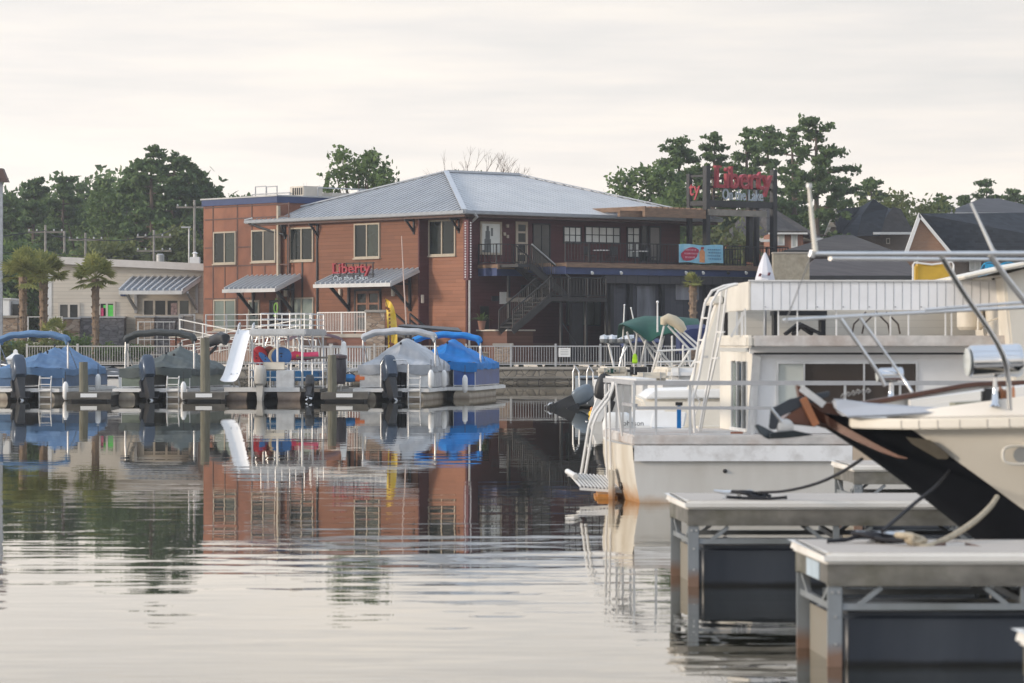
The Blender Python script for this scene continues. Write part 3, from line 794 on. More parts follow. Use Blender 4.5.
for px, lb in ((601, 'white topped patio table between two dark chairs on the terrace'), (640, 'white topped patio table left of the blue banner on the terrace')):
    x = on_right(px, -2.7); wp = Vector((CX, CY, 0))+D2*x+D1*(-2.7)
    t = thing('patio_table', lb, 'table', (wp.x, wp.y, zt_), RZ)
    MB().lathe([(.45, 0), (.45, .04)], (0, 0, .72), n=18).build('tabletop', 'white', t)
    MB().lathe([(.25, 0), (.04, .05), (.03, .72)], (0, 0, 0), n=10).build('leg', 'black_metal', t)
# first-floor slab/dark wall under the building's right part so nothing is open
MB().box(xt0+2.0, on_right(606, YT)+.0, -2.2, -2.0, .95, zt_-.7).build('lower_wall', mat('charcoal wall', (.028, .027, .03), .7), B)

# stairs
M['stairmetal'] = mat('stair steel', (.024, .022, .021), .5, .1, .3, 3)
st = thing('outside_staircase', 'black metal switchback staircase up to the balcony on the shaded side of the building', 'staircase', (CX, CY, 0), RZ)
yL0, yL1 = -5.4, -4.3       # front flight
xl0, xl1 = on_right(513, yL0), on_right(550, yL0)
zl = lz((xl1), yL0, 297); zg = lz(xl0, yL0, 329.5)
xr = on_right(607, yL0)
yU0, yU1 = -3.1, -1.9
MB().box(xl1, xr, yL0, yU1, zl-.22, zl).build('landing', 'stairmetal', st)
def flight(x0, z0, x1, z1, ya, yb, nm, step=.28):
    mb = MB(); n = int(abs(z1-z0)/.19)
    for y in (ya+.03, yb-.03): mb.bar((x0, y, z0-.1), (x1, y, z1-.1), .07, .32)
    for i in range(n):
        f = (i+.5)/n; x = x0+(x1-x0)*f; zq = z0+(z1-z0)*f
        mb.box(x-.15, x+.15, ya+.06, yb-.06, zq, zq+.04)
    o = mb.build(nm, 'stairmetal', st)
    for y in (ya, yb):
        r_ = MB(); r_.bar((x0, y, z0+1.0), (x1, y, z1+1.0), .06, .06); r_.bar((x0, y, z0+.15), (x1, y, z1+.15), .04, .04)
        k = max(3, int(abs(x1-x0)/.13))
        for i in range(k+1):
            f = i/k; x = x0+(x1-x0)*f; zq = z0+(z1-z0)*f; r_.bar((x, y, zq+(0 if i % 5 == 0 else .15)), (x, y, zq+1.0), .05 if i % 5 == 0 else .02)
        r_.build('handrail', 'stairmetal', o)
flight(xl0, zg, xl1, zl, yL0, yL1, 'lower_flight')
xu0, xu1 = on_right(531, yU0), on_right(570, yU0)
flight(xu1, zl, xu0, zf, yU0, yU1, 'upper_flight')
MB().tube([(xu1, yU0-.06, zl+1.05), (xu0, yU0-.06, zf+1.05)], .04, 6).build('grab_rail', 'greyrail', st)
MB().box(xu0-.9, xu0+.05, yU0, -1.5, zf-.16, zf).build('top_landing', 'black_metal', st)
railing([(xl1, yL0, zl), (xr-.05, yL0, zl), (xr-.05, yU1, zl)], 1.05, .1, 'landing_railing', st, infill=.2)
for px in (561, 586, 606):
    MB().bar((on_right(px, yL0+.2), yL0+.2, zl-.2), (on_right(px, yL0+.2), yL0+.2, 1.0), .12, .12).build('post', 'black_metal', st)
MB().bar((on_right(561, yL0+.2), yL0+.2, zl-1.2), (on_right(586, yL0+.2), yL0+.2, 1.2), .06, .06).build('brace', 'black_metal', st)

# patio plinth in front
MB().box(xa, on_right(533, -2.4), -2.4, -.003, 1.0, lz(2, -2.4, 331)).build('plinth', mat_siding('brown plinth boards', (.14, .065, .045), .2), B)
MB().box(xa-.1, on_right(533, -2.4)+.1, -2.5, -.003, lz(2, -2.4, 331), lz(2, -2.4, 329.6)).build('plinth_cap', 'beige', B)
MB().box(on_right(533, -2.4)+.05, on_right(606, YT), -1.2, -1.0, 1.0, 2.0).build('low_wall', mat_siding('dark brown low wall', (.11, .06, .05), .2), B)

# pergola above the terrace
pg = thing('pergola', 'weathered timber pergola over the upper terrace beside the metal roof', 'pergola', (CX, CY, 0), RZ)
yp = -2.2
def zpx(px, py, y): return lz(on_right(px, y), y, py)
MB().box(on_right(620, yp-1.2), on_right(647, yp-1.2), yp-1.2, yp-1.0, zpx(632, 218, yp), zpx(632, 212, yp)).build('beam', 'timber', pg)
MB().box(on_right(645, YT), on_right(706, YT), YT, YT+.2, zpx(670, 217.5, YT), zpx(670, 208.5, YT)).build('beam', 'timber', pg)
MB().box(on_right(709, YT), on_right(767, YT), YT, YT+.2, zpx(735, 216, YT), zpx(735, 210, YT)).build('beam', 'timber_grey', pg)
zb_ = zpx(670, 210.5, YT)
mb = MB()
for i in range(22):
    x = on_right(646, YT)+.12+i*.42
    mb.box(x, x+.1, YT+.21, 4.5, zb_-.05, zb_+.2)
mb.build('rafters', 'timber', pg)
MB().box(on_right(646, YT), on_right(767, YT), 4.0, 4.2, zb_-.4, zb_-.06).build('beam', 'timber', pg)

# rooftop sign frame
fs = thing('rooftop_sign', 'large red letter restaurant sign on a black steel frame above the terrace', 'sign', (CX, CY, 0), RZ)
def post(px, y, t, b, w=.26):
    x = on_right(px, y); return MB().box(x-w/2, x+w/2, y-w/2, y+w/2, lz(x, y, b), lz(x, y, t)).build('post', 'black_metal', fs)
ys_ = YT+.28
post(706.5, ys_+.0, 166, 262, .30); post(773.5, ys_, 170, 262, .30); post(749.5, ys_+.35, 203, 262, .28)
x1s = on_right(706.5, ys_); x2s = on_right(773.5, ys_)
yb_ = ys_+1.35
for xx, tt in ((x1s, 0), (x2s, 0)):
    MB().box(xx-.12, xx+.12, yb_-.12, yb_+.12, zt_, lz(xx, yb_, 174)).build('post', 'black_metal', fs)
zbar = lz(x1s, ys_, 203); ztop = lz(x1s, ys_, 166.5)
mb = MB()
mb.bar((x1s, ys_, zbar), (x2s, ys_, zbar), .2, .34); mb.bar((x1s, ys_+.1, ztop-.6), (x2s, ys_+.1, ztop-.6), .08, .1); mb.bar((x1s, ys_+.1, zbar+.9), (x2s, ys_+.1, zbar+.9), .08, .1)
for i in range(1, 8): q = x1s+(x2s-x1s)*i/8; mb.bar((q, ys_+.1, zbar), (q, ys_+.1, ztop-.55), .05, .05)
mb.bar((x1s, ys_, zbar), (x1s, yb_, zbar), .16, .25); mb.bar((x1s, ys_, ztop-.5), (x1s, yb_, ztop-.5), .1, .12); mb.bar((x1s, ys_, zbar+.8), (x1s, yb_, zbar+.8), .08, .1)
mb.bar((x2s, ys_, zbar), (x2s, yb_, zbar), .16, .25); mb.bar((x2s, ys_, ztop-.5), (x2s, yb_, ztop-.5), .1, .12)
mb.bar((x1s, yb_, zbar), (x2s, yb_, zbar), .16, .25)
mb.build('cross_bars', 'black_metal', fs)
xL = on_right(714, ys_-.15); xR = on_right(773, ys_-.15)
mbL = MB(); zb0 = lz(xL, ys_, 187.5); liberty(mbL, (xL, ys_-.16, zb0), (1, 0, 0), lz(xL, ys_, 165.5)-zb0, xR-xL, .22); mbL.build('lettering', 'red', fs)
xL2 = on_right(722, ys_-.15); xR2 = on_right(764, ys_-.15); zz0 = lz(xL2, ys_, 199.5)
MB().text('On the Lake', (xL2, ys_-.17, zz0), (1, 0, 0), (0, 0, 1), .86, .06, .008, (xR2-xL2)/(.86*5.2)).build('small_lettering', 'signwhite', fs)
# same word on the left face of the frame, read from the other side
MB().text('ty', (x1s-.16, yb_-.15, zbar+.45), (0, -1, 0), (0, 0, 1), 1.1, .06, .01).build('side_lettering', 'red', fs)

# banner on the terrace railing
bn = thing('terrace_banner', 'light blue advertising banner with red lettering and an orange bottle tied to the terrace railing', 'banner', (CX, CY, 0), RZ)
yb2 = YT-.08
def bpt(px, py): x = on_right(px, yb2); return x, lz(x, yb2, py)
x0, zt1 = bpt(679, 244.2); x1, _ = bpt(723, 245); zb1 = bpt(700, 263)[1]
MB().sheet(lambda u, v: (x0+(x1-x0)*u, yb2+.03*math.sin(u*23)*(1-v), zb1+(zt1-zb1)*v+.03*math.sin(u*9)), 24, 4, (0, .015, 0)).build('sheet', mat('banner blue', (.22, .48, .62), .6, 0, .12, 3, dirt=(.45, .62, .68), dirt_amt=.7, dirt_scale=2), bn)
w_ = x1-x0; h_ = zt1-zb1

mb = MB(); yy = yb2-.012
cx_, cz_ = x0+w_*.24, zb1+h_*.48
mb.prism([(cx_+.40*w_*.5*math.cos(q)*(1+.08*math.sin(5*q)), yy-.02, cz_+.36*h_*math.sin(q)+.12*math.cos(q)) for q in np.linspace(0, 2*math.pi, 17)[:-1]], (0, .01, 0))
mb.build('red_lettering_patch', mat('banner red', (.38, .02, .06), .6, 0, .3, 9), bn)
mb = MB()
for r_, (wd, off) in enumerate(((.26, 0), (.3, -.01), (.22, .01))):
    q = x0+w_*(.12+off)
    while q < x0+w_*(.12+off+wd): 
        l = rng.uniform(.03, .07); mb.box(q, q+l, yy-.035, yy-.022, cz_+.18-.2*r_+.0, cz_+.24-.2*r_+.03); q += l+.05
mb.build('small_print', mat('banner pale pink', (.6, .3, .36), .6), bn)
mb = MB(); mb.prism([(x0+w_*a, yy-.02, zb1+h_*b) for a, b in ((.455, .03), (.575, .03), (.575, .62), (.54, .72), (.54, .86), (.49, .86), (.49, .72), (.455, .62))], (0, .01, 0))
mb.build('bottle_print', mat('banner orange', (.62, .25, .09), .6, 0, .2, 5), bn)
MB().box(x0+w_*.49, x0+w_*.55, yy-.04, yy-.021, zb1+h_*.76, zb1+h_*.88).build('cap_print', 'red', bn)
mb = MB()
for r_ in range(4):
    q = x0+w_*(.64+.02*(r_ % 2))
    while q < x0+w_*(.94-.02*(r_ % 3)):
        l = rng.uniform(.05, .12); mb.box(q, q+l, yy-.035, yy-.022, zb1+h_*(.72-.17*r_), zb1+h_*(.78-.17*r_)); q += l+.06
mb.build('small_print', mat('banner dark blue', (.06, .16, .3), .6), bn)
# ------------------------------------------------------------------ beige single storey building on the left
YB = 196.0
nb = thing('beige_building', 'low beige lap sided building with sloping roof left of the red brown block', 'building', (WX(48, YB), YB, 0))
x0, x1 = WX(48, YB), WX(206, YB)
zl_, zr_ = WZ(258, YB), WZ(266, YB)
MB().prism([(x0, YB, .9), (x1, YB, .9), (x1, YB, zr_-.3), (x0, YB, zl_-.3)], (0, 14, 0)).build('wall', 'beigeside', nb, world=True)
MB().prism([(x0-.5, YB-.5, zl_-.3), (x1+.2, YB-.5, zr_-.3), (x1+.2, YB-.5, zr_+.12), (x0-.5, YB-.5, zl_+.12)], (0, 15, 0)).build('roof', mat('white roof fascia', (.62, .58, .54), .5, 0, .06), nb, world=True)
MB().box(x0-.02, x0+.22, YB-.03, YB+.2, .95, zl_-.3).build('corner_trim', 'white_metal', nb, world=True)
def win_b(px0, px1, py0, py1, n, glass='glass', par=nb, Y=YB, fr='beige', th=.13, nm='window'):
    a, b, c, d = WX(px0, Y), WX(px1, Y), WZ(py1, Y), WZ(py0, Y)
    mb = MB(); ya, yb = Y-.08, Y-.004
    mb.box(a, a+th, ya, yb, c, d); mb.box(b-th, b, ya, yb, c, d); mb.box(a+th, b-th, ya, yb, c, c+th); mb.box(a+th, b-th, ya, yb, d-th, d)
    for i in range(1, n): q = a+(b-a)*i/n; mb.box(q-th/2, q+th/2, ya+.002, yb, c+th, d-th)
    f = mb.build(nm, fr, par, world=True)
    for i in range(n):
        MB().box(a+(b-a)*i/n+.03, a+(b-a)*(i+1)/n-.03, Y-.04, yb, c+.03, d-.03).build('pane', rng.choice(['glass', 'glass', 'glass_b', 'glass_c']) if glass == 'glass' else glass, f, world=True)
    return f
win_b(58, 80, 302.5, 321, 2); win_b(98.5, 115.5, 301.5, 319, 2); win_b(142, 191, 298.5, 317, 4)
f = win_b(193, 204, 318, 322, 1)
# things seen behind the glass
for px, py, r_, col, nm, lb in ((109, 311, .32, (.10, .6, .08), 'bright_poster', 'bright green poster behind the window beside the palm'), (102.5, 312, .22, (.6, .05, .15), 'bright_poster', 'small pink poster behind the window beside the palm')):
    MB().box(WX(px, YB)-r_, WX(px, YB)+r_, YB-.055, YB-.04, WZ(py, YB)-r_*1.1, WZ(py, YB)+r_*1.1).build('poster', mat('poster '+nm+str(px), col, .6, 0, .2, 6), nb, world=True, bevel=0)
MB().box(WX(171, YB), WX(177, YB), YB-.06, YB-.045, WZ(315, YB), WZ(303, YB)).build('poster', mat('poster grey red', (.35, .25, .25), .6, 0, .7, 8), nb, world=True)
# stone wainscots standing in front
for i, (a, b, top, m_) in enumerate(((63, 79.5, 319, 'stone'), (79.5, 124, 318, 'greystone'), (135.5, 154, 317.5, 'stone'), (154, 182, 317.5, 'greystone'))):
    Y = YB-1.2-(.25 if m_ == 'stone' else 0)
    w_ = MB().box(WX(a, Y), WX(b, Y), Y, YB-.01, .9, WZ(top, Y)).build('stone_wall', m_, nb, world=True)
    MB().box(WX(a, Y)-.06, WX(b, Y)+.06, Y-.06, YB-.01, WZ(top, Y)+.002, WZ(top, Y)+.1).build('cap', 'greyrail', w_, world=True)
# awning
Y = YB; out = 2.2
a0, a1 = WX(119, Y-out), WX(182, Y-out); zf, zb = WZ(290.5, Y-out), WZ(277, Y)
b0, b1 = WX(133, Y), WX(201, Y)
mb = MB().prism([(a0, Y-out, zf), (a1, Y-out, zf), (b1, Y, zb), (b0, Y, zb)], (0, 0, -.09)); ribs = MB()
for i in range(11): f = i/10; ribs.bar((a0+(a1-a0)*f, Y-out, zf+.05), (b0+(b1-b0)*f, Y, zb+.05), .10, .10)
aw = mb.build('awning', 'awnpan', nb, world=True); ribs.build('ribs', 'awnrib', aw, world=True)
mb = MB(); mb.bar((a0, Y-out-.05, zf-.12), (a1, Y-out-.05, zf-.12), .1, .22); mb.bar((a1, Y-out, zf-.1), (b1, Y, zb-.1), .1, .2); mb.build('awning_trim', 'white_metal', aw, world=True)
for px in (136, 197):
    x = WX(px, Y)
    mb = MB(); mb.bar((x, Y-.1, zb-.3), (x, Y-.1, zf-1.3), .16, .16); mb.bar((x, Y-.1, zf-1.1), (x-.4, Y-out*.8, zf-.1), .14, .14); mb.build('brace', 'greyrail', aw, world=True)
MB().box(WX(120.5, Y), WX(128.5, Y), Y-.1, Y-.003, WZ(296, Y), WZ(292.5, Y)).build('notice_board', 'bluetrim', nb, world=True)

# small rooftop units on the beige roof
ch = thing('roof_vent', 'small white vent cap on the beige building roof beside the red block', 'roof vent', W(195, 259, YB+4))
mb = MB(); mb.box(-.3, .3, -.3, .3, -.6, .12); mb.build('housing', 'white_metal', ch, bevel=.03)
MB().lathe([(.12, 0), (.12, .2), (.2, .22), (.05, .32)], (0, 0, .12)).build('hood', 'white_metal', ch)

# ------------------------------------------------------------------ raised entrance walk, ramps and railings
PW = thing('entrance_platform', 'raised entrance walk along the red brown facade with brown skirt boards', 'platform', (CX, CY, 0), RZ)
def lrow(x, y0, y1, z0, z1, th=.3): return MB().box(x, x+th, y0, y1, z0, z1)
PX = -3.4
ya, yb = on_left(386, PX), YB2
MB().box(PX, -.96, ya, yb, 2.3, 2.5).build('deck', 'concrete', PW)
MB().box(PX+.1, PX+.25, ya+.1, yb, .9, 2.29).build('skirt', mat_siding('brown skirt boards', (.16, .07, .05), .22), PW)
def rail_line(nm, label, pts, parent=None, h=1.05, m='white_metal', infill=.2, posts=1.9, cat='railing', mids=None, r=.028, group=None):
    t = thing(nm, label, cat, Vector(pts[0]) if parent is None else (CX, CY, 0), 0 if parent is None else RZ, group=group)
    o = Vector(pts[0]) if parent is None else Vector((0, 0, 0))
    mb = MB(); PM = []; fi = MB(); U = Vector((0, 0, 1))
    for a, b in zip(pts[:-1], pts[1:]):
        a = Vector(a)-o; b = Vector(b)-o; L = (b-a).length
        mb.bar(a+U*h, b+U*h, r*2.4, r*1.8); mb.bar(a+U*.12, b+U*.12, r*1.8, r*1.6)
        for q in (mids or ()): mb.bar(a+U*q, b+U*q, r*1.8, r*1.6)
        n = max(1, round(L/posts))
        for i in range(n+1): p = a.lerp(b, i/n); PM.append(MB().bar(p, p+U*(h+.03), r*2.6, r*2.6))
        if infill:
            k = int(L/infill)
            for i in range(1, k): p = a.lerp(b, i/k); fi.bar(p+U*.12, p+U*h, r*.85, r*.85)
    mb.build('rails', m, t); [q.build('post', m, t) for q in PM]
    if infill: fi.build('balusters', m, t)
    return t
def lpt(px, x, z): return (x, on_left(px, x), z)
rail_line('entrance_railing', 'white metal railing with open mesh in front of the brown double doors', [lpt(366, PX+.1, 2.5), lpt(318, PX+.1, 2.5)], parent=1, h=1.15, infill=.14)
rail_line('entrance_railing', 'white railing along the raised walk under the small awning of the red panelled block', [lpt(312, PX+.1, 2.5), lpt(206, PX+.1, 2.5)], parent=1, h=1.1, infill=0, mids=(.45, .78))
# ramp
X2 = -5.6
rp = thing('access_ramp', 'long concrete access ramp sloping down to the left in front of the red panelled block', 'ramp', (CX, CY, 0), RZ)
pA = lpt(300, X2, 2.2); pB = lpt(182, X2, 1.1)
MB().prism([(X2, pA[1], .9), (X2, pA[1], 2.2), (X2, pB[1], 1.15), (X2, pB[1], .9)], (1.8, 0, 0)).build('ramp', mat('pinkish ramp block', (.24, .16, .125), .85), rp)
rail_line('ramp_railing', 'upper white handrail of the access ramp, sloping down to the left', [pA, pB], parent=1, h=1.05, infill=0, mids=(.4, .72))
X3 = -7.4
rail_line('ramp_railing', 'lower white handrail nearest the water, sloping the other way below the ramp', [lpt(316, X3, 1.15), lpt(250, X3, 1.5), lpt(180, X3, 2.3)], parent=1, h=1.0, infill=0, mids=(.5,))
rail_line('walk_railing', 'level white railing by the stone wainscot of the beige building', [W(138, 357, 188), W(176, 357, 188), W(176, 357, 190)], h=2.0, infill=.35, mids=(1.0,))
g_ = thing('gate', 'narrow pale metal gate at the end of the stone wainscot', 'gate', (WX(187, 192), 192, 1.5))
mb = MB()
for x in (-.45, .45): mb.box(x-.04, x+.04, -.04, .04, 0, 2.2)
mb.box(-.41, .41, -.03, .03, 2.1, 2.18); mb.box(-.41, .41, -.03, .03, .1, .18); mb.box(-.41, .41, -.03, .03, 1.0, 1.06); mb.build('gate_frame', 'greyrail', g_)
mb = MB()
for i in range(7): mb.box(-.36+.12*i-.01, -.36+.12*i+.01, -.012, .012, .18, 2.1)
mb.build('bars', 'greyrail', g_)
# stone pillars
def pillar(px0, px1, py_top, Y, z0, m_, label):
    t = thing('stone_pillar', label, 'pillar', (WX((px0+px1)/2, Y), Y, z0))
    w_ = (px1-px0)*Y/F; h_ = WZ(py_top, Y)-z0
    MB().box(-w_/2, w_/2, 0, w_, 0, h_).build('shaft', m_, t)
    MB().box(-w_/2-.08, w_/2+.08, -.08, w_+.08, h_+.002, h_+.14).build('cap', 'concrete', t, bevel=.02)
pillar(366, 384.5, 312.5, 174, .95, 'stone', 'tall ledge stone pillar beside the yellow feather flag')
pillar(494, 512, 346, 171, .95, 'stone', 'short ledge stone pillar behind the seawall fence below the staircase')
pillar(2, 17, 318, 189, .95, 'stone', 'stone pillar beside the white trailer at the left edge')
# dark stair rail by the pillar
hr = thing('stair_handrail', 'black metal handrail of the steps between the yellow flag and the building corner', 'handrail', (0, 175, 0))
mb = MB()
for (a, b) in (((395, 314), (411, 328)), ((410, 314), (432, 332)), ((410, 320), (430, 337))):
    mb.bar(W(*a, 176), W(*b, 174), .09, .09)
for p in ((411, 328), (410, 314), (421, 323), (432, 332)): mb.bar(W(*p, 175), Vector((WX(p[0], 175), 175, 1.0)), .07, .07)
mb.build('rails', 'black_metal', hr, world=True)
# thin shelter roof behind the blue boat
sh = thing('flat_canopy', 'thin dark flat roofed shelter on the dock behind the bright blue covered boat', 'shelter', (WX(432, 132), 132, .9))
mb = MB(); mb.prism([W(398, 327.5, 130), W(462, 333, 130), W(458, 329.5, 136), W(404, 326, 136)], (0, 0, .08)); mb.build('roof', 'black_metal', sh, world=True)
for px, Y in ((404, 131), (456, 131), (416, 135), (452, 135)):
    MB().bar((WX(px, Y), Y, .5), (WX(px, Y), Y, 2.45), .1, .1).build('post', 'timber_grey', sh, world=True)

# seawall fence
def fence_seg(px0, px1, label, m, Y=166.3):
    x0, x1 = WX(px0, Y), WX(px1, Y)
    t = thing('picket_fence', label, 'fence', (x0, Y, .806))
    H = 1.06; L = x1-x0
    mb = MB(); mb.box(0, L, -.025, .025, H-.06, H); mb.box(0, L, -.02, .02, .1, .15); mb.build('rails', m, t)
    n = max(1, round(L/2.4))
    for i in range(n+1): q = L*i/n; MB().box(q-.05, q+.05, -.052, .052, 0, H+.1).build('post', m, t)
    mb = MB(); k = int(L/.13)
    for i in range(1, k): q = L*i/k; mb.box(q-.012, q+.012, -.012, .012, .12, H-.05)
    mb.build('pickets', m, t)
fm = mat('pale fence paint', (.50, .47, .43), .5, .1, .1)
fence_seg(27, 330, 'long pale picket fence on the seawall behind the covered boats at left', fm)
fence_seg(332, 459, 'pale picket fence on the seawall behind the grey covered boat', fm)
fence_seg(466, 690, 'grey picket fence on the seawall in front of the black staircase', 'greyrail')
ns = thing('fence_notice', 'small white notice board fixed to the grey picket fence', 'notice', (WX(564.5, 166.2), 166.2, 1.3))
MB().box(-.3, .3, -.02, .02, 0, .45).build('board', 'white', ns)
mb = MB()
for q in (.1, .18, .26, .35): mb.box(-.2, .2, -.026, -.021, q, q+.025)
mb.build('print', 'greyrail', ns)
# boxes and a wooden kiosk
k_ = thing('dock_storage_box', 'brown wooden storage box on the walkway beside the bright blue covered boat', 'box', (WX(478, 140), 140, .5))
mb = MB().box(-.42, .42, -.4, .4, 0, 1.05); mb.build('body', 'timber_grey', k_)
MB().box(-.46, .46, -.44, .44, 1.052, 1.12).build('lid', mat('tan lid', (.3, .24, .17), .7), k_, bevel=.02)
# waste water pedestal etc
dp = thing('power_pedestal', 'white dock power pedestal with pointed cap behind the light blue boat', 'pedestal', (WX(15.5, 128), 128, .4))
mb = MB(); mb.box(-.28, .28, -.28, .28, 0, .95); mb.build('post', 'white', dp, bevel=.02)
MB().lathe([(.5, 0), (.48, .06), (.12, .25), (.1, .36), (.02, .4)], (0, 0, .952), n=4).build('cap', 'white', dp)

# flag pole and feather flag
fp = thing('leaning_pole', 'thin pale pole leaning in front of the window right of the awning sign', 'pole', W(406.5, 327, 135))
MB().tube([W(406.5, 328, 135), W(404, 285, 135), W(401.5, 236, 135)], [.035, .03, .02], 6).build('pole', mat('pale pinkish pole', (.5, .38, .33), .5), fp, world=True)
ff = thing('feather_flag', 'tall yellow feather flag with dark lettering above the grey covered boat', 'flag', (WX(391, 118), 118, .45))
MB().tube([W(392.5, 392, 118), W(391, 350, 118), W(388.5, 312, 118), W(385.5, 300, 118)], [.03, .03, .02, .012], 6).build('pole', 'black_metal', ff, world=True)
prof = [(385.3, 298.5, 385.8), (385.4, 302, 391), (386, 307, 393.8), (386.7, 315, 395.8), (387.2, 325, 396.8), (387.6, 335, 397.3), (388, 345, 397.6), (388.2, 362, 397.6)]
def ffn(u, v):
    f = v*(len(prof)-1); i = min(int(f), len(prof)-2); f -= i
    l = prof[i][0]*(1-f)+prof[i+1][0]*f; y = prof[i][1]*(1-f)+prof[i+1][1]*f; r_ = prof[i][2]*(1-f)+prof[i+1][2]*f
    return W(l+(r_-l)*u, y, 118)+Vector((0, .06*math.sin(u*3+v*9), 0))
MB().sheet(ffn, 6, 28, (0, .015, 0)).build('cloth', mat('yellow flag cloth', (.72, .47, .03), .6, 0, .12, 3, dirt=(.75, .62, .25), dirt_amt=.7), ff, world=True)
mb = MB()
for i in range(11):
    p = W(389.3+i*.15, 311+i*3.9, 117.9); mb.obox(p, (.06, .01, .07+.03*(i % 2)), 0, 0, .2)
mb.obox(W(387.5, 308.5, 117.88), (.16, .01, .09), 0, 0, .5); mb.obox(W(391.5, 344, 117.88), (.2, .01, .1), 0, 0, .4)
mb.build('lettering', mat('dark red print', (.16, .05, .02), .6), ff, world=True)

# ------------------------------------------------------------------ trailer, teal box, tower at the left edge
tr = thing('white_trailer', 'white box trailer with a round blue emblem at the left edge behind the palms', 'trailer', (WX(5, 190), 190, 1))
mb = MB(); mb.box(WX(-25, 190), WX(10, 190), 190, 194, 1.5, WZ(299.5, 190)); mb.build('body', 'white', tr, world=True, bevel=.06)
MB().box(WX(-25, 190)-.05, WX(10, 190)+.05, 189.95, 194.05, WZ(299.5, 190)+.003, WZ(298, 190)).build('roof_trim', 'white_metal', tr, world=True)
MB().box(WX(10, 190), WX(20.5, 191), 190.4, 193.6, 1.6, WZ(300.5, 190)).build('front_cab', 'greyrail', tr, world=True, bevel=.05)
MB().box(WX(11.5, 190), WX(19.5, 190), 190.3, 190.39, WZ(320, 190), WZ(304, 190)).build('door', 'glass', tr, world=True)
c = W(-.5, 324, 189.95)
MB().lathe([(.55, -.01), (.55, .02)], c, (0, -1, 0), 24).build('emblem', mat('cyan emblem', (.0, .35, .62), .4, 0, .05), tr, world=True)
mb = MB(); mb.text('b', c+Vector((-.1, -.05, -.28)), (1, 0, 0), (0, 0, 1), .8, .02, .03); mb.build('emblem_mark', 'white', tr, world=True)
for q in (-3, 1.4): MB().lathe([(.3, -.12), (.42, -.1), (.42, .1), (.3, .12)], (WX(-5, 190)+q, 190.1, 1.42), (0, 1, 0)).build('wheel', 'black', tr, world=True)
tb = thing('teal_bin', 'teal plastic bin standing by the palm trunk at left', 'bin', (WX(13.5, 180), 180, 1))
MB().loft([[(-.35,-.3,0),(.35,-.3,0),(.35,.3,0),(-.35,.3,0)], [(-.42,-.36,1.0),(.42,-.36,1.0),(.42,.36,1.0),(-.42,.36,1.0)]]).build('body', mat('teal plastic', (.01, .13, .17), .5), tb)
MB().box(-.46, .46, -.4, .4, 1.002, 1.1).build('lid', mat('teal lid', (.01, .11, .15), .5), tb, bevel=.03)
tw = thing('lamp_mast', 'tall grey lamp mast with brown hood cut by the left edge of the picture', 'lamp mast', (WX(1, 185), 185, 1))
MB().box(WX(-1.5, 185), WX(2.4, 185), 185, 185.2, 1, WZ(181, 185)).build('mast', mat('mast grey', (.33, .35, .38), .6), tw, world=True)
MB().prism([(WX(-12, 185), 184.7, WZ(182, 185)), (WX(8.5, 185), 184.7, WZ(182, 185)), (WX(3, 185), 184.7, WZ(168.5, 185)), (WX(-6, 185), 184.7, WZ(168.5, 185))], (0, .8, 0)).build('hood', mat('brown hood', (.10, .06, .05), .7), tw, world=True)
car = thing('parked_car', 'white parked car seen between the two left palm trunks', 'car', (WX(33, 200), 200, 1))
def car_mesh(par, paint):
    prof = [(-2.1, .35), (-2.15, .75), (-1.9, .95), (-1.2, 1.02), (-.6, 1.45), (.6, 1.47), (1.2, 1.05), (1.95, .92), (2.15, .7), (2.1, .35)]
    MB().loft([[(x, y, z) for x, z in prof] for y in (-.85, .85)]).build('body', paint, par, bevel=.06)
    MB().loft([[(x, y, z) for x, z in ((-1.08, 1.03), (-.55, 1.4), (.55, 1.42), (1.05, 1.05))] for y in (-.87, .87)]).build('windows', 'glass', par)
    for x in (-1.35, 1.3):
        for y in (-.85, .85):
            t_ = MB().lathe([(.2, -.1), (.33, -.1), (.33, .1), (.2, .1)], (x, y, .33), (0, 1, 0), 16).build('wheel', 'black', par)
            MB().lathe([(.2, -.11), (.05, -.12), (.05, .12), (.2, .11)], (x, y, .33), (0, 1, 0), 12).build('rim', 'alu', t_)
    for y in (-.6, .6): MB().box(2.08, 2.16, y-.15, y+.15, .65, .78).build('headlight', 'glass_pale', par)
car_mesh(car, 'white')
car2 = thing('parked_car', 'dark parked car on the gravel behind the teal bin at left', 'car', (WX(12, 205), 205, 1.0))
car_mesh(car2, mat('grey car paint', (.06, .065, .07), .3, .3, .1))
# low white field rail near the palms
rail_line('field_rail', 'thin white two bar rail between the palms and the stone wainscot', [W(28, 352, 188), W(62, 352, 188)], h=2.0, infill=0, mids=(.9,))

M['darktimber'] = mat('dark wet timber', (.10, .09, .075), .8, 0, .35, 3)
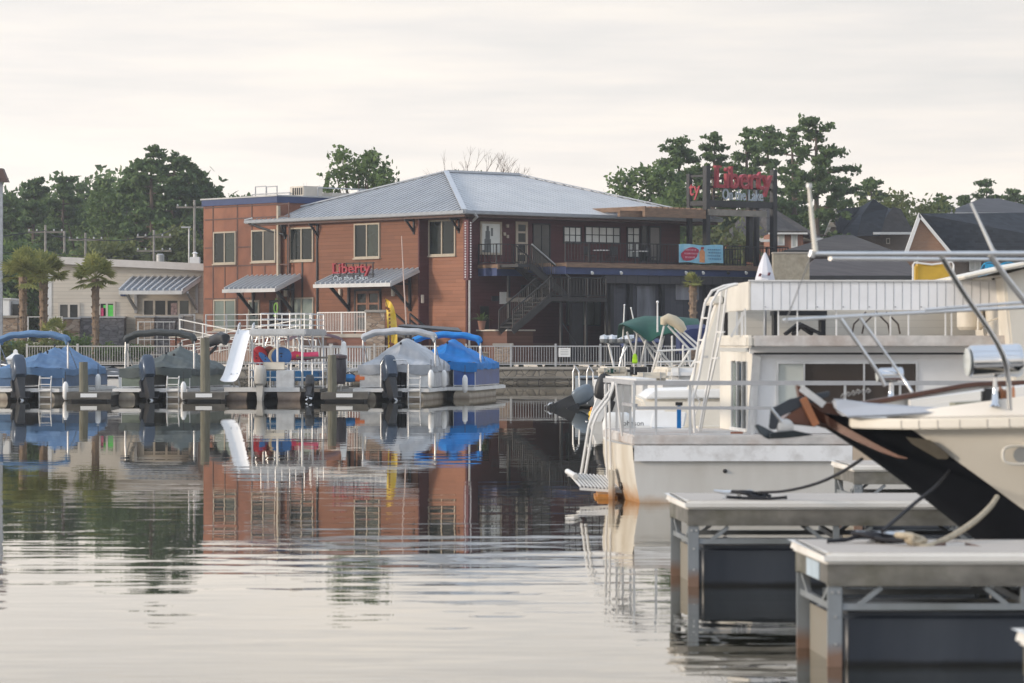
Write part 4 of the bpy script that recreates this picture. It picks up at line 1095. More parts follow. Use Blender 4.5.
# ------------------------------------------------------------------ docks in the middle distance
dk = thing('main_dock', 'long grey timber floating dock running behind the row of pontoon boats', 'dock', (0, 124, 0))
xa_, xb_ = WX(-60, 124), WX(480, 124)
MB().box(xa_, xb_, 123.0, 125.2, .2, .32).build('deck', 'timber_grey', dk, world=True)
MB().box(xa_, xb_, 123.05, 125.15, -.15, .198).build('floats', mat('dark float', (.05, .045, .04), .8), dk, world=True)
for i, (a, b, yy0) in enumerate(((68, 110, 112.5), (184, 224, 112.5), (322, 367, 112.5))):
    t = thing('finger_dock', ['grey timber finger dock between the light blue and the green covered boats', 'grey timber finger dock between the green covered boat and the slide boat', 'grey timber finger dock between the slide boat and the grey covered boat', 'short timber finger dock right of the bright blue covered boat'][i], 'dock', (WX((a+b)/2, yy0), yy0, 0))
    xa_, xb_ = WX(a, yy0), WX(b, yy0)
    MB().box(xa_, xb_, yy0, 122.99, .2, .31).build('deck', 'timber_grey', t, world=True)
    MB().box(xa_-.04, xb_+.04, yy0-.08, yy0-.003, .08, .325).build('fascia', 'darktimber', t, world=True)
    MB().box(xa_+.1, xb_-.1, yy0+.1, 122.5, -.2, .195).build('floats', 'black', t, world=True)
    if i < 3:
        MB().box((xa_+xb_)/2-.28, (xa_+xb_)/2+.28, yy0-.1, yy0-.082, .15, .28).build('number_plate', 'white', t, world=True)
for px, top, bot, r_, lb in ((84, 362, 394, .16, 'short grey timber piling behind the light blue boat'), (205.5, 338, 392, .17, 'tall olive timber piling between the green covered boat and the slide'), (332.5, 355, 392, .16, 'timber piling at the right of the slide boat')):
    Y = 112.9
    t = thing('piling', lb, 'piling', (WX(px, Y), Y, 0))
    tp = W(px-.6, top, Y)
    MB().tube([W(px, 412, Y), tp], [r_*1.05, r_*.9], 12).build('pole', 'piling', t, world=True)
t = thing('dock_gangway', 'pale lattice gate and gangway from the dock to the fence behind the slide boat', 'gangway', (WX(335, 140), 140, .5))
mb = MB()
a, b = W(300, 372, 128), W(345, 368, 160)
for q in (0, 1.2):
    A_, B_ = a+Vector((q, 0, 0)), b+Vector((q, 0, 0))
    mb.bar(A_, B_, .08, .12); mb.bar(A_+Vector((0,0,1)), B_+Vector((0,0,1)), .07, .07)
    for i in range(15): p = A_.lerp(B_, i/14); mb.bar(p, p+Vector((0,0,1)), .05, .05)
mb.build('rails', 'white_metal', t, world=True)
MB().prism([a, a+Vector((1.2,0,0)), b+Vector((1.2,0,0)), b], (0, 0, -.06)).build('deck', 'timber_grey', t, world=True)
# ------------------------------------------------------------------ boats
def outboard(par, loc, rz=0, tilt=0.0, cowl='navy', s=1.0, leg='black', text=None):
    """outboard motor as a part: cowling, leg, propeller"""
    m_ = Matrix.Translation(loc) @ Matrix.Rotation(rz, 4, 'Z') @ Matrix.Rotation(-tilt, 4, 'X') @ Matrix.Scale(s, 4)
    def X(mb): mb.v = [tuple(m_ @ Vector(v)) for v in mb.v]; return mb
    # y negative = aft
    rings = []
    for z, w_, y0, y1 in ((.42, .15, -.30, .12), (.48, .185, -.38, .16), (.70, .20, -.43, .18), (.92, .195, -.44, .15), (1.06, .17, -.40, .08), (1.12, .12, -.34, .0)):
        c = (y0+y1)/2; h = (y1-y0)/2
        rings.append([(w_*math.copysign(abs(math.cos(q))**.45, math.cos(q)), c+h*math.copysign(abs(math.sin(q))**.45, math.sin(q)), z) for q in np.linspace(0, 2*math.pi, 17)[:-1]])
    o = X(MB().loft(rings)).build('outboard_motor', cowl, par, smooth=True)
    mb = MB()
    mb.loft([[(-.13, .08, .5), (.13, .08, .5), (.13, -.28, .5), (-.13, -.28, .5)], [(-.11, .06, .0), (.11, .06, .0), (.09, -.28, .0), (-.09, -.28, .0)], [(-.06, .02, -.45), (.06, .02, -.45), (.05, -.24, -.45), (-.05, -.24, -.45)]])
    mb.box(-.14, .14, -.34, .02, -.28, -.25)
    mb.tube([(0, .16, -.42), (0, .1, -.42), (0, -.25, -.42), (0, -.32, -.42)], [.01, .07, .07, .03], 8)
    mb.loft([[(-.02, .05, -.45), (.02, .05, -.45), (.02, -.15, -.45), (-.02, -.15, -.45)], [(-.01, -.02, -.66), (.01, -.02, -.66), (.01, -.14, -.66), (-.01, -.14, -.66)]])
    X(mb).build('leg', leg, o)
    mb = MB()
    for k in range(3):
        q = k*2.094; d = Vector((math.cos(q), 0, math.sin(q))); e = Vector((-math.sin(q), 0, math.cos(q)))
        c = Vector((0, -.3, -.42))
        mb.prism([c+d*.03-e*.03, c+d*.15-e*.07+Vector((0,.02,0)), c+d*.17+e*.03, c+d*.05+e*.03+Vector((0,-.03,0))], (0, -.015, 0))
    X(mb).build('propeller', 'alu', o)
    mb = MB(); mb.box(-.19, .19, .05, .22, .1, .5); X(mb).build('clamp', 'black_metal', o)
    if text:
        mb = MB().text(text, (-.17*1, -.485, .74), (1, 0, 0), (0, 0, 1), .12, .01, .002); X(mb).build('lettering', 'black_metal', o)
        mb = MB().box(-.18, .18, -.484, -.472, .68, .71); X(mb).build('stripe', 'black_metal', o)
    return o
M['navy'] = mat('dark blue cowling', (.055, .075, .11), .25, .3, .15, 2)
M['cowlgrey'] = mat('beige grey cowling', (.50, .47, .42), .35, 0, .1)
M['pontoon'] = mat_zwear('aluminium pontoon', (.55, .48, .38), (.17, .12, .085), .0, .22, .5, .8)
M['blackvinyl'] = mat('black vinyl cover', (.028, .03, .034), .6, 0, .25, 2)

def canvas(name, col):
    return mat(name, col, .8, 0, .2, 1.1, dirt=tuple(min(1, c*1.45+.02) for c in col), dirt_amt=.45, dirt_scale=2.5, bmp=.3)

def bow_plan(u, L, b, nose=1.5):
    return b
def pontoon_boat(label, px, Y, rz, L, cover, side, canopy=None, peaks=None, Bm=1.3, motor='navy', mtilt=.55, mx=0.0, bim=True, bim_y=1.2, bim_h=2.3, ladder=True, fence_h=.62, bim_w=1.25, group='covered pontoon boats along the dock'):
    t = thing('pontoon_boat', label, 'boat', (WX(px, Y), Y, 0), rz, group)
    dz = .42
    for x in (-.85, .85):
        MB().tube([(x, .05, .06), (x, .12, .06), (x, L-1.3, .06), (x, L-.6, .14), (x, L-.1, .3), (x, L+.05, .36)], [.3, .31, .31, .24, .12, .02], 14).build('pontoon', 'pontoon', t, smooth=True)
    d = MB().box(-Bm, Bm, 0, L, dz-.1, dz).build('deck', 'alu', t)
    MB().box(-Bm-.04, Bm+.04, -.04, L+.03, dz-.13, dz-.02).build('edge_trim', 'white_metal', t)
    f0 = .75; h = dz+fence_h
    def panel(p, q, nm='fence_panel'):
        p, q = Vector(p), Vector(q); U = Vector((0, 0, 1))
        o = MB().prism([p+U*(dz+.06), q+U*(dz+.06), q+U*(h-.03), p+U*(h-.03)], (q-p).normalized().cross(U)*.03).build(nm, side, t)
        mb = MB(); mb.bar(p+U*h, q+U*h, .05, .05); mb.bar(p+U*(dz+.05), q+U*(dz+.05), .04, .05)
        n = max(1, round((q-p).length/1.1))
        for i in range(n+1): r_ = p.lerp(q, i/n); mb.bar(r_+U*dz, r_+U*h, .045, .045)
        mb.build('fence_rail', 'alu', o)
    panel((-Bm+.08, f0, 0), (-.3, f0, 0)); panel((.45, f0, 0), (Bm-.08, f0, 0))
    panel((Bm-.08, f0+.05, 0), (Bm-.08, L-.9, 0)); panel((-Bm+.08, f0+.05, 0), (-Bm+.08, L-.9, 0)); panel((Bm-.08, L-.9, 0), (.4, L-.3, 0)); panel((-.4, L-.3, 0), (-Bm+.08, L-.9, 0))
    # tented cover
    peaks = peaks or [(0, 0), (.18, .5), (.34, .42), (.48, .72), (.62, .5), (.78, .5), (1, .1)]
    def pk(v):
        for (a, p), (b, q) in zip(peaks[:-1], peaks[1:]):
            if v <= b: f = (v-a)/(b-a); return p+(q-p)*(f+.25*math.sin(2*math.pi*f)*.35)
        return peaks[-1][1]
    def cf(u, v):
        s = u*2-1; bw = Bm*(1-.35*max(0, (v-.8)/.2)**2)
        y = f0-.06+(L-.2-f0)*v; r_ = pk(v)
        if abs(s) > .86:      # skirt
            e = (abs(s)-.86)/.14
            return (math.copysign(bw+.02*math.sin(v*40), s), y, h+.04-e*.22+.02*math.sin(v*26))
        a = abs(s)/.86
        z = h+.05+r_*(1-a)**.8+.02*math.sin(v*33+s*3)+.035*math.sin(v*19+abs(s)*9)*math.sin(math.pi*a)-.015*math.sin(math.pi*a)**2+.012*math.sin(s*41+v*13)
        return (s/.86*bw, y, z)
    MB().grid(cf, 44, 70).build('cover', cover, t, smooth=True)
    # stern drop of the cover
    mb = MB().sheet(lambda u, v: ((u*2-1)*Bm, f0-.08+.02*math.sin(u*20), h+.06+(pk(0)*(1-abs(u*2-1)))-v*(.3+.05*math.sin(u*9))), 20, 3, (0, .02, 0)); mb.build('cover_flap', cover, t, smooth=True)
    for a, p in peaks[1:-1]:
        mb = MB(); mb.tube([(0, f0-.06+(L-.2-f0)*a, dz), (0, f0-.06+(L-.2-f0)*a, h+.1+p)], .02, 6); mb.ball((0, f0-.06+(L-.2-f0)*a, h+.1+p), .05, 6); mb.build('support_pole', 'black_metal', t)
    if bim:
        mb = MB(); w_ = bim_w
        arch = [(-w_*1.0, bim_y, h), (-w_*1.0, bim_y, h+.6), (-w_*.99, bim_y+.02, bim_h-.3), (-w_*.8, bim_y+.05, bim_h-.07), (-w_*.4, bim_y+.06, bim_h), (w_*.4, bim_y+.06, bim_h), (w_*.8, bim_y+.05, bim_h-.07), (w_*.99, bim_y+.02, bim_h-.3), (w_*1.0, bim_y, h+.6), (w_*1.0, bim_y, h)]
        mb.tube(arch, .035, 6); mb.tube([(-w_, bim_y+1.2, h), (-w_*.99, bim_y+.1, bim_h-.45)], .018, 6); mb.tube([(w_, bim_y+1.2, h), (w_*.99, bim_y+.1, bim_h-.45)], .018, 6)
        b_ = mb.build('bimini_frame', 'alu', t)
        pts = [Vector((w_*1.01*math.sin(a), bim_y+.08, bim_h-.42+.44*math.cos(a)**.55 if math.cos(a) > 0 else bim_h-.42)) for a in np.linspace(-1.45, 1.45, 17)]
        def bc(u, v):
            f = u*(len(pts)-1); i = min(int(f), len(pts)-2); p = pts[i].lerp(pts[i+1], f-i); q = 2*math.pi*v
            c = Vector((p.x/(w_*1.6), 0, .8)).normalized()
            return p+c*(.125*math.cos(q)+.015*math.sin(u*30))+Vector((0, .2*math.sin(q), 0))
        MB().grid(bc, 30, 12).build('bimini_canopy', canopy or cover, b_, smooth=True)
    if ladder:
        mb = MB(); lx = .62
        for x in (lx, lx+.42): mb.tube([(x, -.02, -.05), (x, -.08, .5), (x, .02, .85)], .022, 6)
        for q in (.12, .34, .56, .78): mb.box(lx, lx+.42, -.1, -.02, q-.015, q+.015)
        mb.build('ladder', 'white_metal', t)
    if motor: 
        outboard(t, (mx, -.12, .22), .55, mtilt, motor, 1.2)
        mb = MB(); mb.box(mx-.35, mx+.35, -.1, .5, .1, .32); mb.build('motor_pod', 'black_metal', t)
    return t

blu = canvas('light blue canvas', (.10, .19, .33)); grn = canvas('grey green canvas', (.085, .10, .095)); gry = canvas('light grey canvas', (.40, .41, .43)); bri = canvas('bright blue canvas', (.003, .17, .50))
pA_ = pontoon_boat('light blue covered pontoon boat with matching sun top, leftmost of the row', 22.5, 115, R(-9), 7.2, blu, mat('blue fence panel', (.06, .12, .22), .4), peaks=[(0, .05), (.22, .55), (.36, .55), (.5, .78), (.62, .66), (.74, .82), (.86, .62), (1, .1)], mtilt=.45, mx=-.05, bim_y=1.3)
pB_ = pontoon_boat('grey green covered pontoon boat with dark folded sun top, second in the row', 150, 115, R(-9), 7.6, grn, mat('olive fence panel', (.15, .18, .14), .4), canopy=canvas('dark canopy canvas', (.05, .055, .055)), peaks=[(0, .05), (.22, .5), (.38, .45), (.52, .85), (.64, .6), (.8, .5), (1, .1)], mtilt=.45, mx=-.0, bim_y=1.3, bim_h=2.35)
pC_ = pontoon_boat('white railed pontoon boat under a pale grey tented cover with pale folded sun top', 391, 115, R(-8), 7.4, gry, mat('white fence panel', (.58, .57, .55), .4), peaks=[(0, .02), (.2, .72), (.36, .98), (.6, .85), (.8, .45), (1, .08)], mtilt=.5, mx=.05, bim_y=1.6, bim_h=2.4, fence_h=.75, bim_w=1.3)
mb = MB(); mb.tube([(-.35, -.02, .45), (-.35, -.02, 1.25), (-.28, -.02, 1.4), (.55, -.02, 1.4), (.62, -.02, 1.25), (.62, -.02, .45)], .022, 6); mb.build('grab_hoop', 'alu', pC_)
pD_ = pontoon_boat('bright blue covered pontoon boat with bright blue sun top, last in the row', 438, 119, R(-9), 7.0, bri, mat('dark blue fence panel', (.02, .07, .25), .35), peaks=[(0, .05), (.2, .7), (.4, .88), (.6, .65), (.8, .35), (1, .08)], motor=None, ladder=False, bim_y=1.8, bim_h=2.28, fence_h=.8)
# fenders
def fender(px, py, Y, label, h=.55):
    t = thing('fender', label, 'fender', W(px, py, Y), 0, 'white fenders hanging on the moored boats')
    MB().lathe([(.03, -h/2-.04), (.07, -h/2), (.1, -h/2+.08), (.1, h/2-.08), (.07, h/2), (.03, h/2+.05)], (0, 0, 0), n=12).build('body', 'white', t, smooth=True)
    MB().tube([(0, 0, h/2+.04), (0, .02, h/2+.4)], .012, 5).build('rope', 'black', t)
fender(65.5, 391, 114.3, 'white fender at the stern corner of the light blue boat')
fender(98, 383, 118, 'white fender near the bow of the light blue boat')
fender(183.5, 391, 114.2, 'white fender at the stern corner of the grey green boat')
fender(431, 379, 114.6, 'white fender on the right side of the pale grey covered boat')
fender(444, 379, 117, 'white fender between the pale grey and the bright blue covered boats')
fender(465, 384, 118, 'white fender on the bright blue boat, the nearer of its two')
fender(474, 377, 121, 'white fender on the bright blue boat, the farther of its two')

# ---- double decker rental boat with slide
Y = 114.5
t = thing('party_boat', 'double decker party pontoon boat with a white water slide at its stern', 'boat', (WX(275, Y), Y, 0), R(-4))
L, Bm = 8.5, 1.45
def lx(px, y=0): return (px-275)*(Y+y)/F
def lz_(py, y=0): return WZ(py, Y+y)
for x in (lx(235), lx(289)):
    mb = MB(); mb.loft([[(x-.42, y, .3), (x+.42, y, .3), (x+.42*s_2, y, -.25), (x-.42*s_2, y, -.25)] for y, s_2 in ((0, .8), (L-1.5, .8), (L-.2, .3))]); mb.build('pontoon', mat_zwear('brownish pontoon %d' % int(x*10), (.36, .28, .22), (.12, .08, .06), 0, .2, .6), t)
MB().box(lx(226), lx(320), 0, L, .3, .42).build('deck', 'timber_grey', t)
MB().box(lx(224), lx(300), -.06, -.003, .31, .46).build('edge_trim', 'white_metal', t)
zU = lz_(331)
u0, u1 = lx(247), lx(304)
MB().box(u0, u1, .4, L-2.2, zU-.16, zU+.08).build('upper_deck', 'alu', t, bevel=.04)
posts = []
for x in (u0+.1, (u0+u1)/2-.0, u1-.12):
    for y in (.5, 3.2, L-2.4):
        MB().tube([(x, y, .42), (x, y, zU-.16)], .04, 8).build('post', 'alu', t)
        MB().tube([(x, y+.0, zU-.7), (x+(.18 if x < 0 else -.18), y, zU-.2)], .02, 6).build('brace', 'alu', t)
def hrail(zs, x0, x1, y0, y1, nm, zbase, n=5, r=.022):
    mb = MB()
    for q in zs: mb.tube([(x0, y0, q), (x1, y0, q), (x1, y1, q), (x0, y1, q), (x0, y0, q)], r, 6)
    for i in range(n+1):
        f = i/n
        for p in ((x0+(x1-x0)*f, y0), (x0+(x1-x0)*f, y1), (x1, y0+(y1-y0)*f), (x0, y0+(y1-y0)*f)): mb.tube([(*p, zbase), (*p, zs[0])], r, 6)
    mb.build(nm, 'alu', t)
hrail((zU+.62, zU+.42, zU+.22), u0+.35, u1-.1, .9, L-2.3, 'upper_railing', zU, 3, .016)
hrail((1.3, 1.05, .8), u0+.02, lx(322), .35, L-.3, 'lower_railing', .42, 7)
MB().box(u0+.5, lx(284), .28, .33, 1.06, 1.34).build('seat_back', 'cream_vinyl', t, bevel=.04)
MB().box(lx(276), lx(294), .02, .34, .43, 1.05).build('locker', 'alu', t, bevel=.02)
MB().box(lx(290), lx(330), 1.6, 2.4, 1.45, 1.52).build('table', 'timber_grey', t)
# slide
def sl_fn(u, v):
    w_ = .265; s2 = u*2-1
    px_ = 241.8+(231-241.8)*v; pz = lz_(330)-(lz_(330)-lz_(383))*(v-.05*math.sin(v*math.pi*2))
    if v > .85: pz += .05*(v-.85)/.15
    y = .9-1.5*v
    e = .16*abs(s2)**4
    return (lx(px_)+s2*w_*(1+.1*v), y-.0*e-e*.5, pz+e*.45)
MB().sheet(sl_fn, 12, 26, (0, .03, -.02)).build('slide', mat('white slide plastic', (.84, .84, .85), .3, 0, .03), t, smooth=True)
mb = MB()
for s2 in (-.25, .25): mb.tube([(lx(242)+s2, 1.2, zU), (lx(242)+s2, 1.1, zU+.28), (lx(242)+s2, .85, zU+.22), (lx(241.5)+s2, .7, zU-.1)], .03, 6)
mb.tube([(lx(232), -.3, .95), (lx(233), .2, .45)], .03, 6); mb.tube([(lx(238), -.3, .95), (lx(239), .2, .45)], .03, 6)
mb.build('slide_support', 'alu', t)
outboard(t, (lx(261), -.12, .1), 0, .05, 'cowlgrey', 1.0, 'cowlgrey')
# kayaks and inner tubes stowed on it
def paddle(px, py, Yl, w_, h_, rot, col, nm, label, cat, tilt=.15):
    q = thing(nm, label, cat, W(px, py, Y+Yl), 0, 'water toys stowed on the party boat')
    mb = MB()
    n = 22
    def ring(z, k): return [(math.cos(a)*w_*k*math.cos(rot)-math.sin(a)*h_*k*math.sin(rot), z+tilt*math.sin(a)*h_, math.cos(a)*w_*k*math.sin(rot)+math.sin(a)*h_*k*math.cos(rot)) for a in np.linspace(0, 2*math.pi, n+1)[:-1]]
    mb.loft([ring(-.06, .86), ring(-.04, .97), ring(0, 1), ring(.05, .97), ring(.07, .85)]); mb.build('hull', col, q, smooth=True)
    mb = MB().lathe([(.03, -.012), (.03, .012)], (0, -.07, 0), (0, 1, 0), 8)
    mb.tube([(-.12*w_, -.075, .3*h_), (0, -.1, .36*h_), (.12*w_, -.075, .3*h_)], .015, 5); mb.build('grab_strap', 'black', q)
kr = mat('red kayak plastic', (.42, .018, .03), .4, 0, .12); kb = mat('blue tube cover', (.02, .13, .36), .45, 0, .15); kt = mat('brown red board', (.27, .07, .05), .5); ktan = mat('tan edge', (.45, .36, .24), .6)
paddle(256.5, 358, 1.2, .10, .30, .5, kr, 'kayak', 'red kayak end leaning beside the slide, farthest left of the stowed toys', 'kayak')
paddle(260, 356, 1.5, .27, .36, .2, kr, 'kayak', 'upright red kayak between the slide and the brown board', 'kayak')
paddle(268, 355.5, 1.7, .24, .34, -.3, kt, 'paddle_board', 'brown red board behind the striped blue board', 'paddle board')
paddle(265.5, 359.5, .7, .11, .34, .75, kb, 'paddle_board', 'narrow blue striped board leaning between the red kayak and the round tube', 'paddle board')
paddle(281.5, 356.5, .9, .36, .33, .1, kb, 'towable_tube', 'large round blue towable tube behind the middle post of the party boat', 'inner tube')
paddle(278.5, 356.5, 1.2, .36, .34, .2, ktan, 'towable_tube', 'tan edged tube directly behind the large round blue tube', 'inner tube')
q = thing('pink_float', 'bright pink inflatable with yellow patch on the right side of the party boat', 'inflatable', W(303, 357, Y+2.5), 0, 'water toys stowed on the party boat')
mb = MB(); mb.tube([(-.55, 0, 0), (-.3, 0, .05), (.1, 0, .02), (.55, 0, .08)], [.12, .17, .15, .12], 10); mb.build('tube', mat('pink vinyl', (.68, .06, .16), .4), q, smooth=True)
MB().ball((-.2, -.13, .04), .08, 8, (1.3, .5, .7)).build('patch', mat('yellow patch', (.7, .45, .03), .5), q)
q = thing('blue_mats', 'bright blue floor mats and cushions along the lower deck of the party boat', 'mats', W(282, 374, Y+1.2), 0)
MB().box(-1.1, 1.3, 0, 3, -.25, .1).build('mat', mat('blue seat vinyl', (.02, .14, .32), .5), q, bevel=.05)
# tilted dark motor at its right
q = thing('tilted_outboard', 'black tilted outboard motor at the stern right of the party boat', 'outboard motor', W(309, 393, 113.2), 0)
outboard(q, (0, 0, -.15), 0, .9, 'black', .8)

# boats moored behind the dock (black covered)
def runabout(label, loc, rz, L=5.5, Bm=1.1, hullm='white', cover=None, motor=None, mtilt=.2, seats=None, ws=False, group=None, top=.75, cat='boat', mtext=None, hull_low=None):
    """open boat, bow towards +y"""
    t = thing('motor_boat', label, cat, loc, rz, group)
    st_ = [(0, 1, 1), (.25, 1.0, 1), (.5, .97, 1), (.7, .82, 1.05), (.85, .55, 1.12), (.96, .2, 1.2), (1, .03, 1.22)]
    rings = []
    for f, wf, hf in st_:
        y = L*f; w_ = Bm*wf; hh = top*hf
        rings.append([(-w_, y, hh), (-w_*.96, y, hh*.6), (-w_*.82, y, .05), (0, y, -.18+max(0, f-.8)*1.2), (w_*.82, y, .05), (w_*.96, y, hh*.6), (w_, y, hh), (w_*.9, y, hh+.02), (w_*.86, y, hh-.05), (-w_*.86, y, hh-.05), (-w_*.9, y, hh+.02)])
    MB().loft(rings).build('hull', hullm, t, smooth=True)
    mb = MB()
    for s in (-1, 1): mb.tube([(s*Bm*wf*1.01, L*f, top*hf-.06) for f, wf, hf in st_], .03, 6)
    mb.build('rub_rail', 'black', t)
    if cover:
        def cf(u, v):
            f = v; i = 0
            for k in range(len(st_)-1):
                if f >= st_[k][0]: i = k
            g = (f-st_[i][0])/(st_[i+1][0]-st_[i][0]); wf = st_[i][1]*(1-g)+st_[i+1][1]*g; hf = st_[i][2]*(1-g)+st_[i+1][2]*g
            s = u*2-1
            return (s*Bm*wf*1.03, L*f, top*hf+.02+(1-abs(s)**1.5)*(.5*math.exp(-((f-.42)/.2)**2)+.08)-(.14 if abs(s) > .99 else 0)+.015*math.sin(f*40))
        MB().grid(cf, 16, 30).build('cover', cover, t, smooth=True)
    if ws:
        MB().sheet(lambda u, v: ((u*2-1)*Bm*.85, L*.55-.35*(u*2-1)**2-v*.2, top+v*.42), 10, 3, (0, .02, 0)).build('windshield', 'glass', t, smooth=True)
    if seats:
        for i, (x, y, w_, d_, z_, h_) in enumerate(seats):
            MB().box(x-w_/2, x+w_/2, y-d_/2, y+d_/2, z_, z_+h_).build('seat', 'cream_vinyl', t, bevel=.05, seg=3)
    if motor: outboard(t, (0, -.12, .25), 0, mtilt, motor, 1.0, text=mtext)
    return t
bk = 'blackvinyl'
runabout('black covered motor boat with white hull behind the finger dock left of the green boat', (WX(128, 128), 128, 0), R(78), 5.8, 1.15, 'white', bk, top=.75, group='black covered boats behind the dock')
runabout('black covered motor boat partly hidden behind the green covered boat bow', (WX(222, 130), 130, 0), R(75), 5.6, 1.15, 'white', bk, top=.8, group='black covered boats behind the dock')
runabout('small black covered boat moored just right of the light blue boat bow', (WX(112, 133), 133, 0), R(85), 4.6, 1.1, 'white', bk, top=.95, group='black covered boats behind the dock')
# black folded bimini on poles behind the piling
q = thing('folded_sun_top', 'black folded sun top on slanting poles between the green boat and the slide', 'sun top', W(188, 372, 122))
mb = MB()
for d in (0, 3, 5.5): mb.tube([W(190+d, 372-d, 122), W(218-d*.2, 344+d*.8, 122)], .025, 6)
mb.build('frame', 'black_metal', q, world=True)
MB().tube([W(208, 345, 122), W(213, 340.5, 122), W(221, 337.5, 121.5), W(225, 338.5, 121), W(224.5, 345, 121)], [.12, .2, .22, .2, .07], 10).build('canopy', 'blackvinyl', q, world=True, smooth=True)
# maroon sun top behind the party boat and folded umbrella
q = thing('maroon_sun_top', 'dark maroon sun top behind the right end of the party boat', 'sun top', W(315, 340, 126))
MB().grid(lambda u, v: W(286+58*u, 343-7.5*math.sin(u*math.pi)**.6, 125+2*v)+Vector((0, 0, .12*math.sin(v*math.pi))), 16, 6).build('canopy', canvas('maroon canvas', (.07, .025, .035)), q, world=True, smooth=True)
mb = MB()
for px in (288, 343): mb.tube([W(px, 343, 126), W(px, 374, 126)], .025, 6)
mb.build('frame', 'alu', q, world=True)
q = thing('folded_umbrella', 'folded white umbrella standing on the finger dock right of the party boat', 'umbrella', W(341, 391, 116))
MB().lathe([(.1, .95), (.17, 1.1), (.15, 1.5), (.08, 2.0), (.02, 2.05)], W(341, 391, 116)-Vector((0, 0, .3)), (.05, 0, 1), 10).build('canopy', 'white', q, world=True)
MB().tube([W(341, 391, 116), W(341.8, 340, 116)], .02, 6).build('pole', 'alu', q, world=True)
q = thing('dark_barrel', 'dark plastic barrel beside the timber piling on the finger dock', 'barrel', W(338.5, 384, 115))
MB().lathe([(.22, 0), (.26, .1), (.28, .5), (.26, .85), (.3, .9)], (0, 0, 0), n=14).build('body', mat('dark purple plastic', (.03, .025, .035), .5), q)
MB().lathe([(.31, .902), (.29, 1.0), (.05, 1.05)], (0, 0, 0), n=14).build('lid', mat('brownish lid', (.07, .04, .04), .5), q)
q = thing('blue_bag', 'small blue bag lying on the dock beside an orange bundle', 'bag', W(349.5, 378, 116))
MB().ball((0, 0, 0), .3, 12, (1.1, .7, .5)).build('body', mat('blue bag fabric', (.02, .18, .45), .6), q, smooth=True)
MB().tube([(-.2, -.1, .1), (0, -.12, .22), (.2, -.1, .1)], .02, 6).build('strap', 'black', q)
q = thing('orange_bundle', 'orange folded bundle right of the small blue bag on the dock', 'bundle', W(360, 378.5, 116))
MB().box(-.22, .22, -.15, .15, -.1, .12).build('fabric', mat('orange fabric', (.7, .18, .05), .6), q, bevel=.05)
# ------------------------------------------------------------------ boats on the right, beyond the houseboat
HB = 41.2
gbm = mat_zwear('grey hull', (.22, .25, .28), (.1, .1, .09), 0, .3)
q = runabout('grey hulled boat with a big tilted outboard, farthest left of the right hand boats', (WX(577, 103), 103, 0), R(-88), 6, 1.15, gbm, motor=None, top=.95)
o_ = thing('tilted_outboard', 'grey banded outboard tilted up with its black leg pointing left', 'outboard motor', W(567, 396, 101), R(-88))
outboard(o_, (0, -.1, -.35), 0, 1.15, mat('grey blue cowling', (.13, .16, .19), .3, .2, .2, 2), .9)
mb = MB()
for px in (573, 587): mb.tube([W(px, 404, 101), W(px, 372, 101), W(px+2, 366, 101), W(px+6, 372, 101), W(px+7, 398, 101)], .028, 6)
hq = thing('boarding_rail', 'pair of curved white boarding rails beside the grey tilted outboard', 'rail', W(580, 400, 101)); mb.build('rail', 'alu', hq, world=True)
q = runabout('white boat with long cream cushions left of the green sun top', (WX(598, 88), 88, 0), R(-86), 6.5, 1.2, 'white', motor=None, top=1.0,
   seats=[(0, .4, 2.0, .6, .95, .42), (-.8, 1.6, .5, 1.6, .95, .4), (.8, 1.6, .5, 1.6, .95, .4), (0, 3.8, 1.9, 1.5, .95, .35)])
o_ = thing('tilted_outboard', 'black outboard with arched cowl and pale leg at the stern of the white cushioned boat', 'outboard motor', W(601, 387, 84), R(-86)); outboard(o_, (0, 0, -.75), 0, .35, 'black', .95, 'white')
b_ = thing('mooring_buoy', 'small yellow and orange float on the water by the outboard legs', 'buoy', (WX(592, 90), 90, 0), 0)
MB().lathe([(.03, -.05), (.08, 0), (.10, .06), (.08, .13), (.03, .17)], (0, 0, 0)).build('float', mat('yellow buoy', (.75, .5, .03), .4), b_, smooth=True)
MB().lathe([(.04, .16), (.055, .18), (.045, .24), (.01, .26)], (0, 0, 0)).build('cap', mat('orange buoy', (.6, .2, .03), .4), b_)

def bimini(label, canopy, pts, Y0, Y1, frame, feet, m='sun_top', thick=.03, sag=.1, r=.022):
    """canopy given as profile in pixels at the near depth, swept from Y0 to Y1"""
    t = thing(m, label, 'sun top', W(*feet[0], Y0))
    P = [W(x, y, Y0) for x, y in pts]
    def fn(u, v):
        f = u*(len(P)-1); i = min(int(f), len(P)-2); p = P[i].lerp(P[i+1], f-i)
        return p+Vector((0, (Y1-Y0)*v, sag*math.sin(v*math.pi)))
    MB().sheet(fn, 24, 8, (0, 0, -thick)).build('canopy', canopy, t, world=True, smooth=True)
    mb = MB()
    for (a, b) in frame:
        for Y in (Y0+.05, Y1-.05):
            A_ = W(*a, Y0); B_ = W(*b, Y0); A_.y = B_.y = Y
            mb.tube([A_, B_], r, 6)
    mb.build('frame', 'white_metal', t, world=True)
    return t
gc = canvas('dark green canvas', (.012, .075, .055)); cc = canvas('cream canvas', (.52, .45, .33)); nv = canvas('navy canvas', (.015, .025, .09))
def boatcluster(label, px, Y, hull, top, L=6.5, seats=None, ws=True, motor=None, mtext=None):
    return runabout(label, (WX(px, Y), Y, 0), R(-84), L, 1.2, hull, motor=motor, top=top, seats=seats, ws=ws, mtext=mtext)
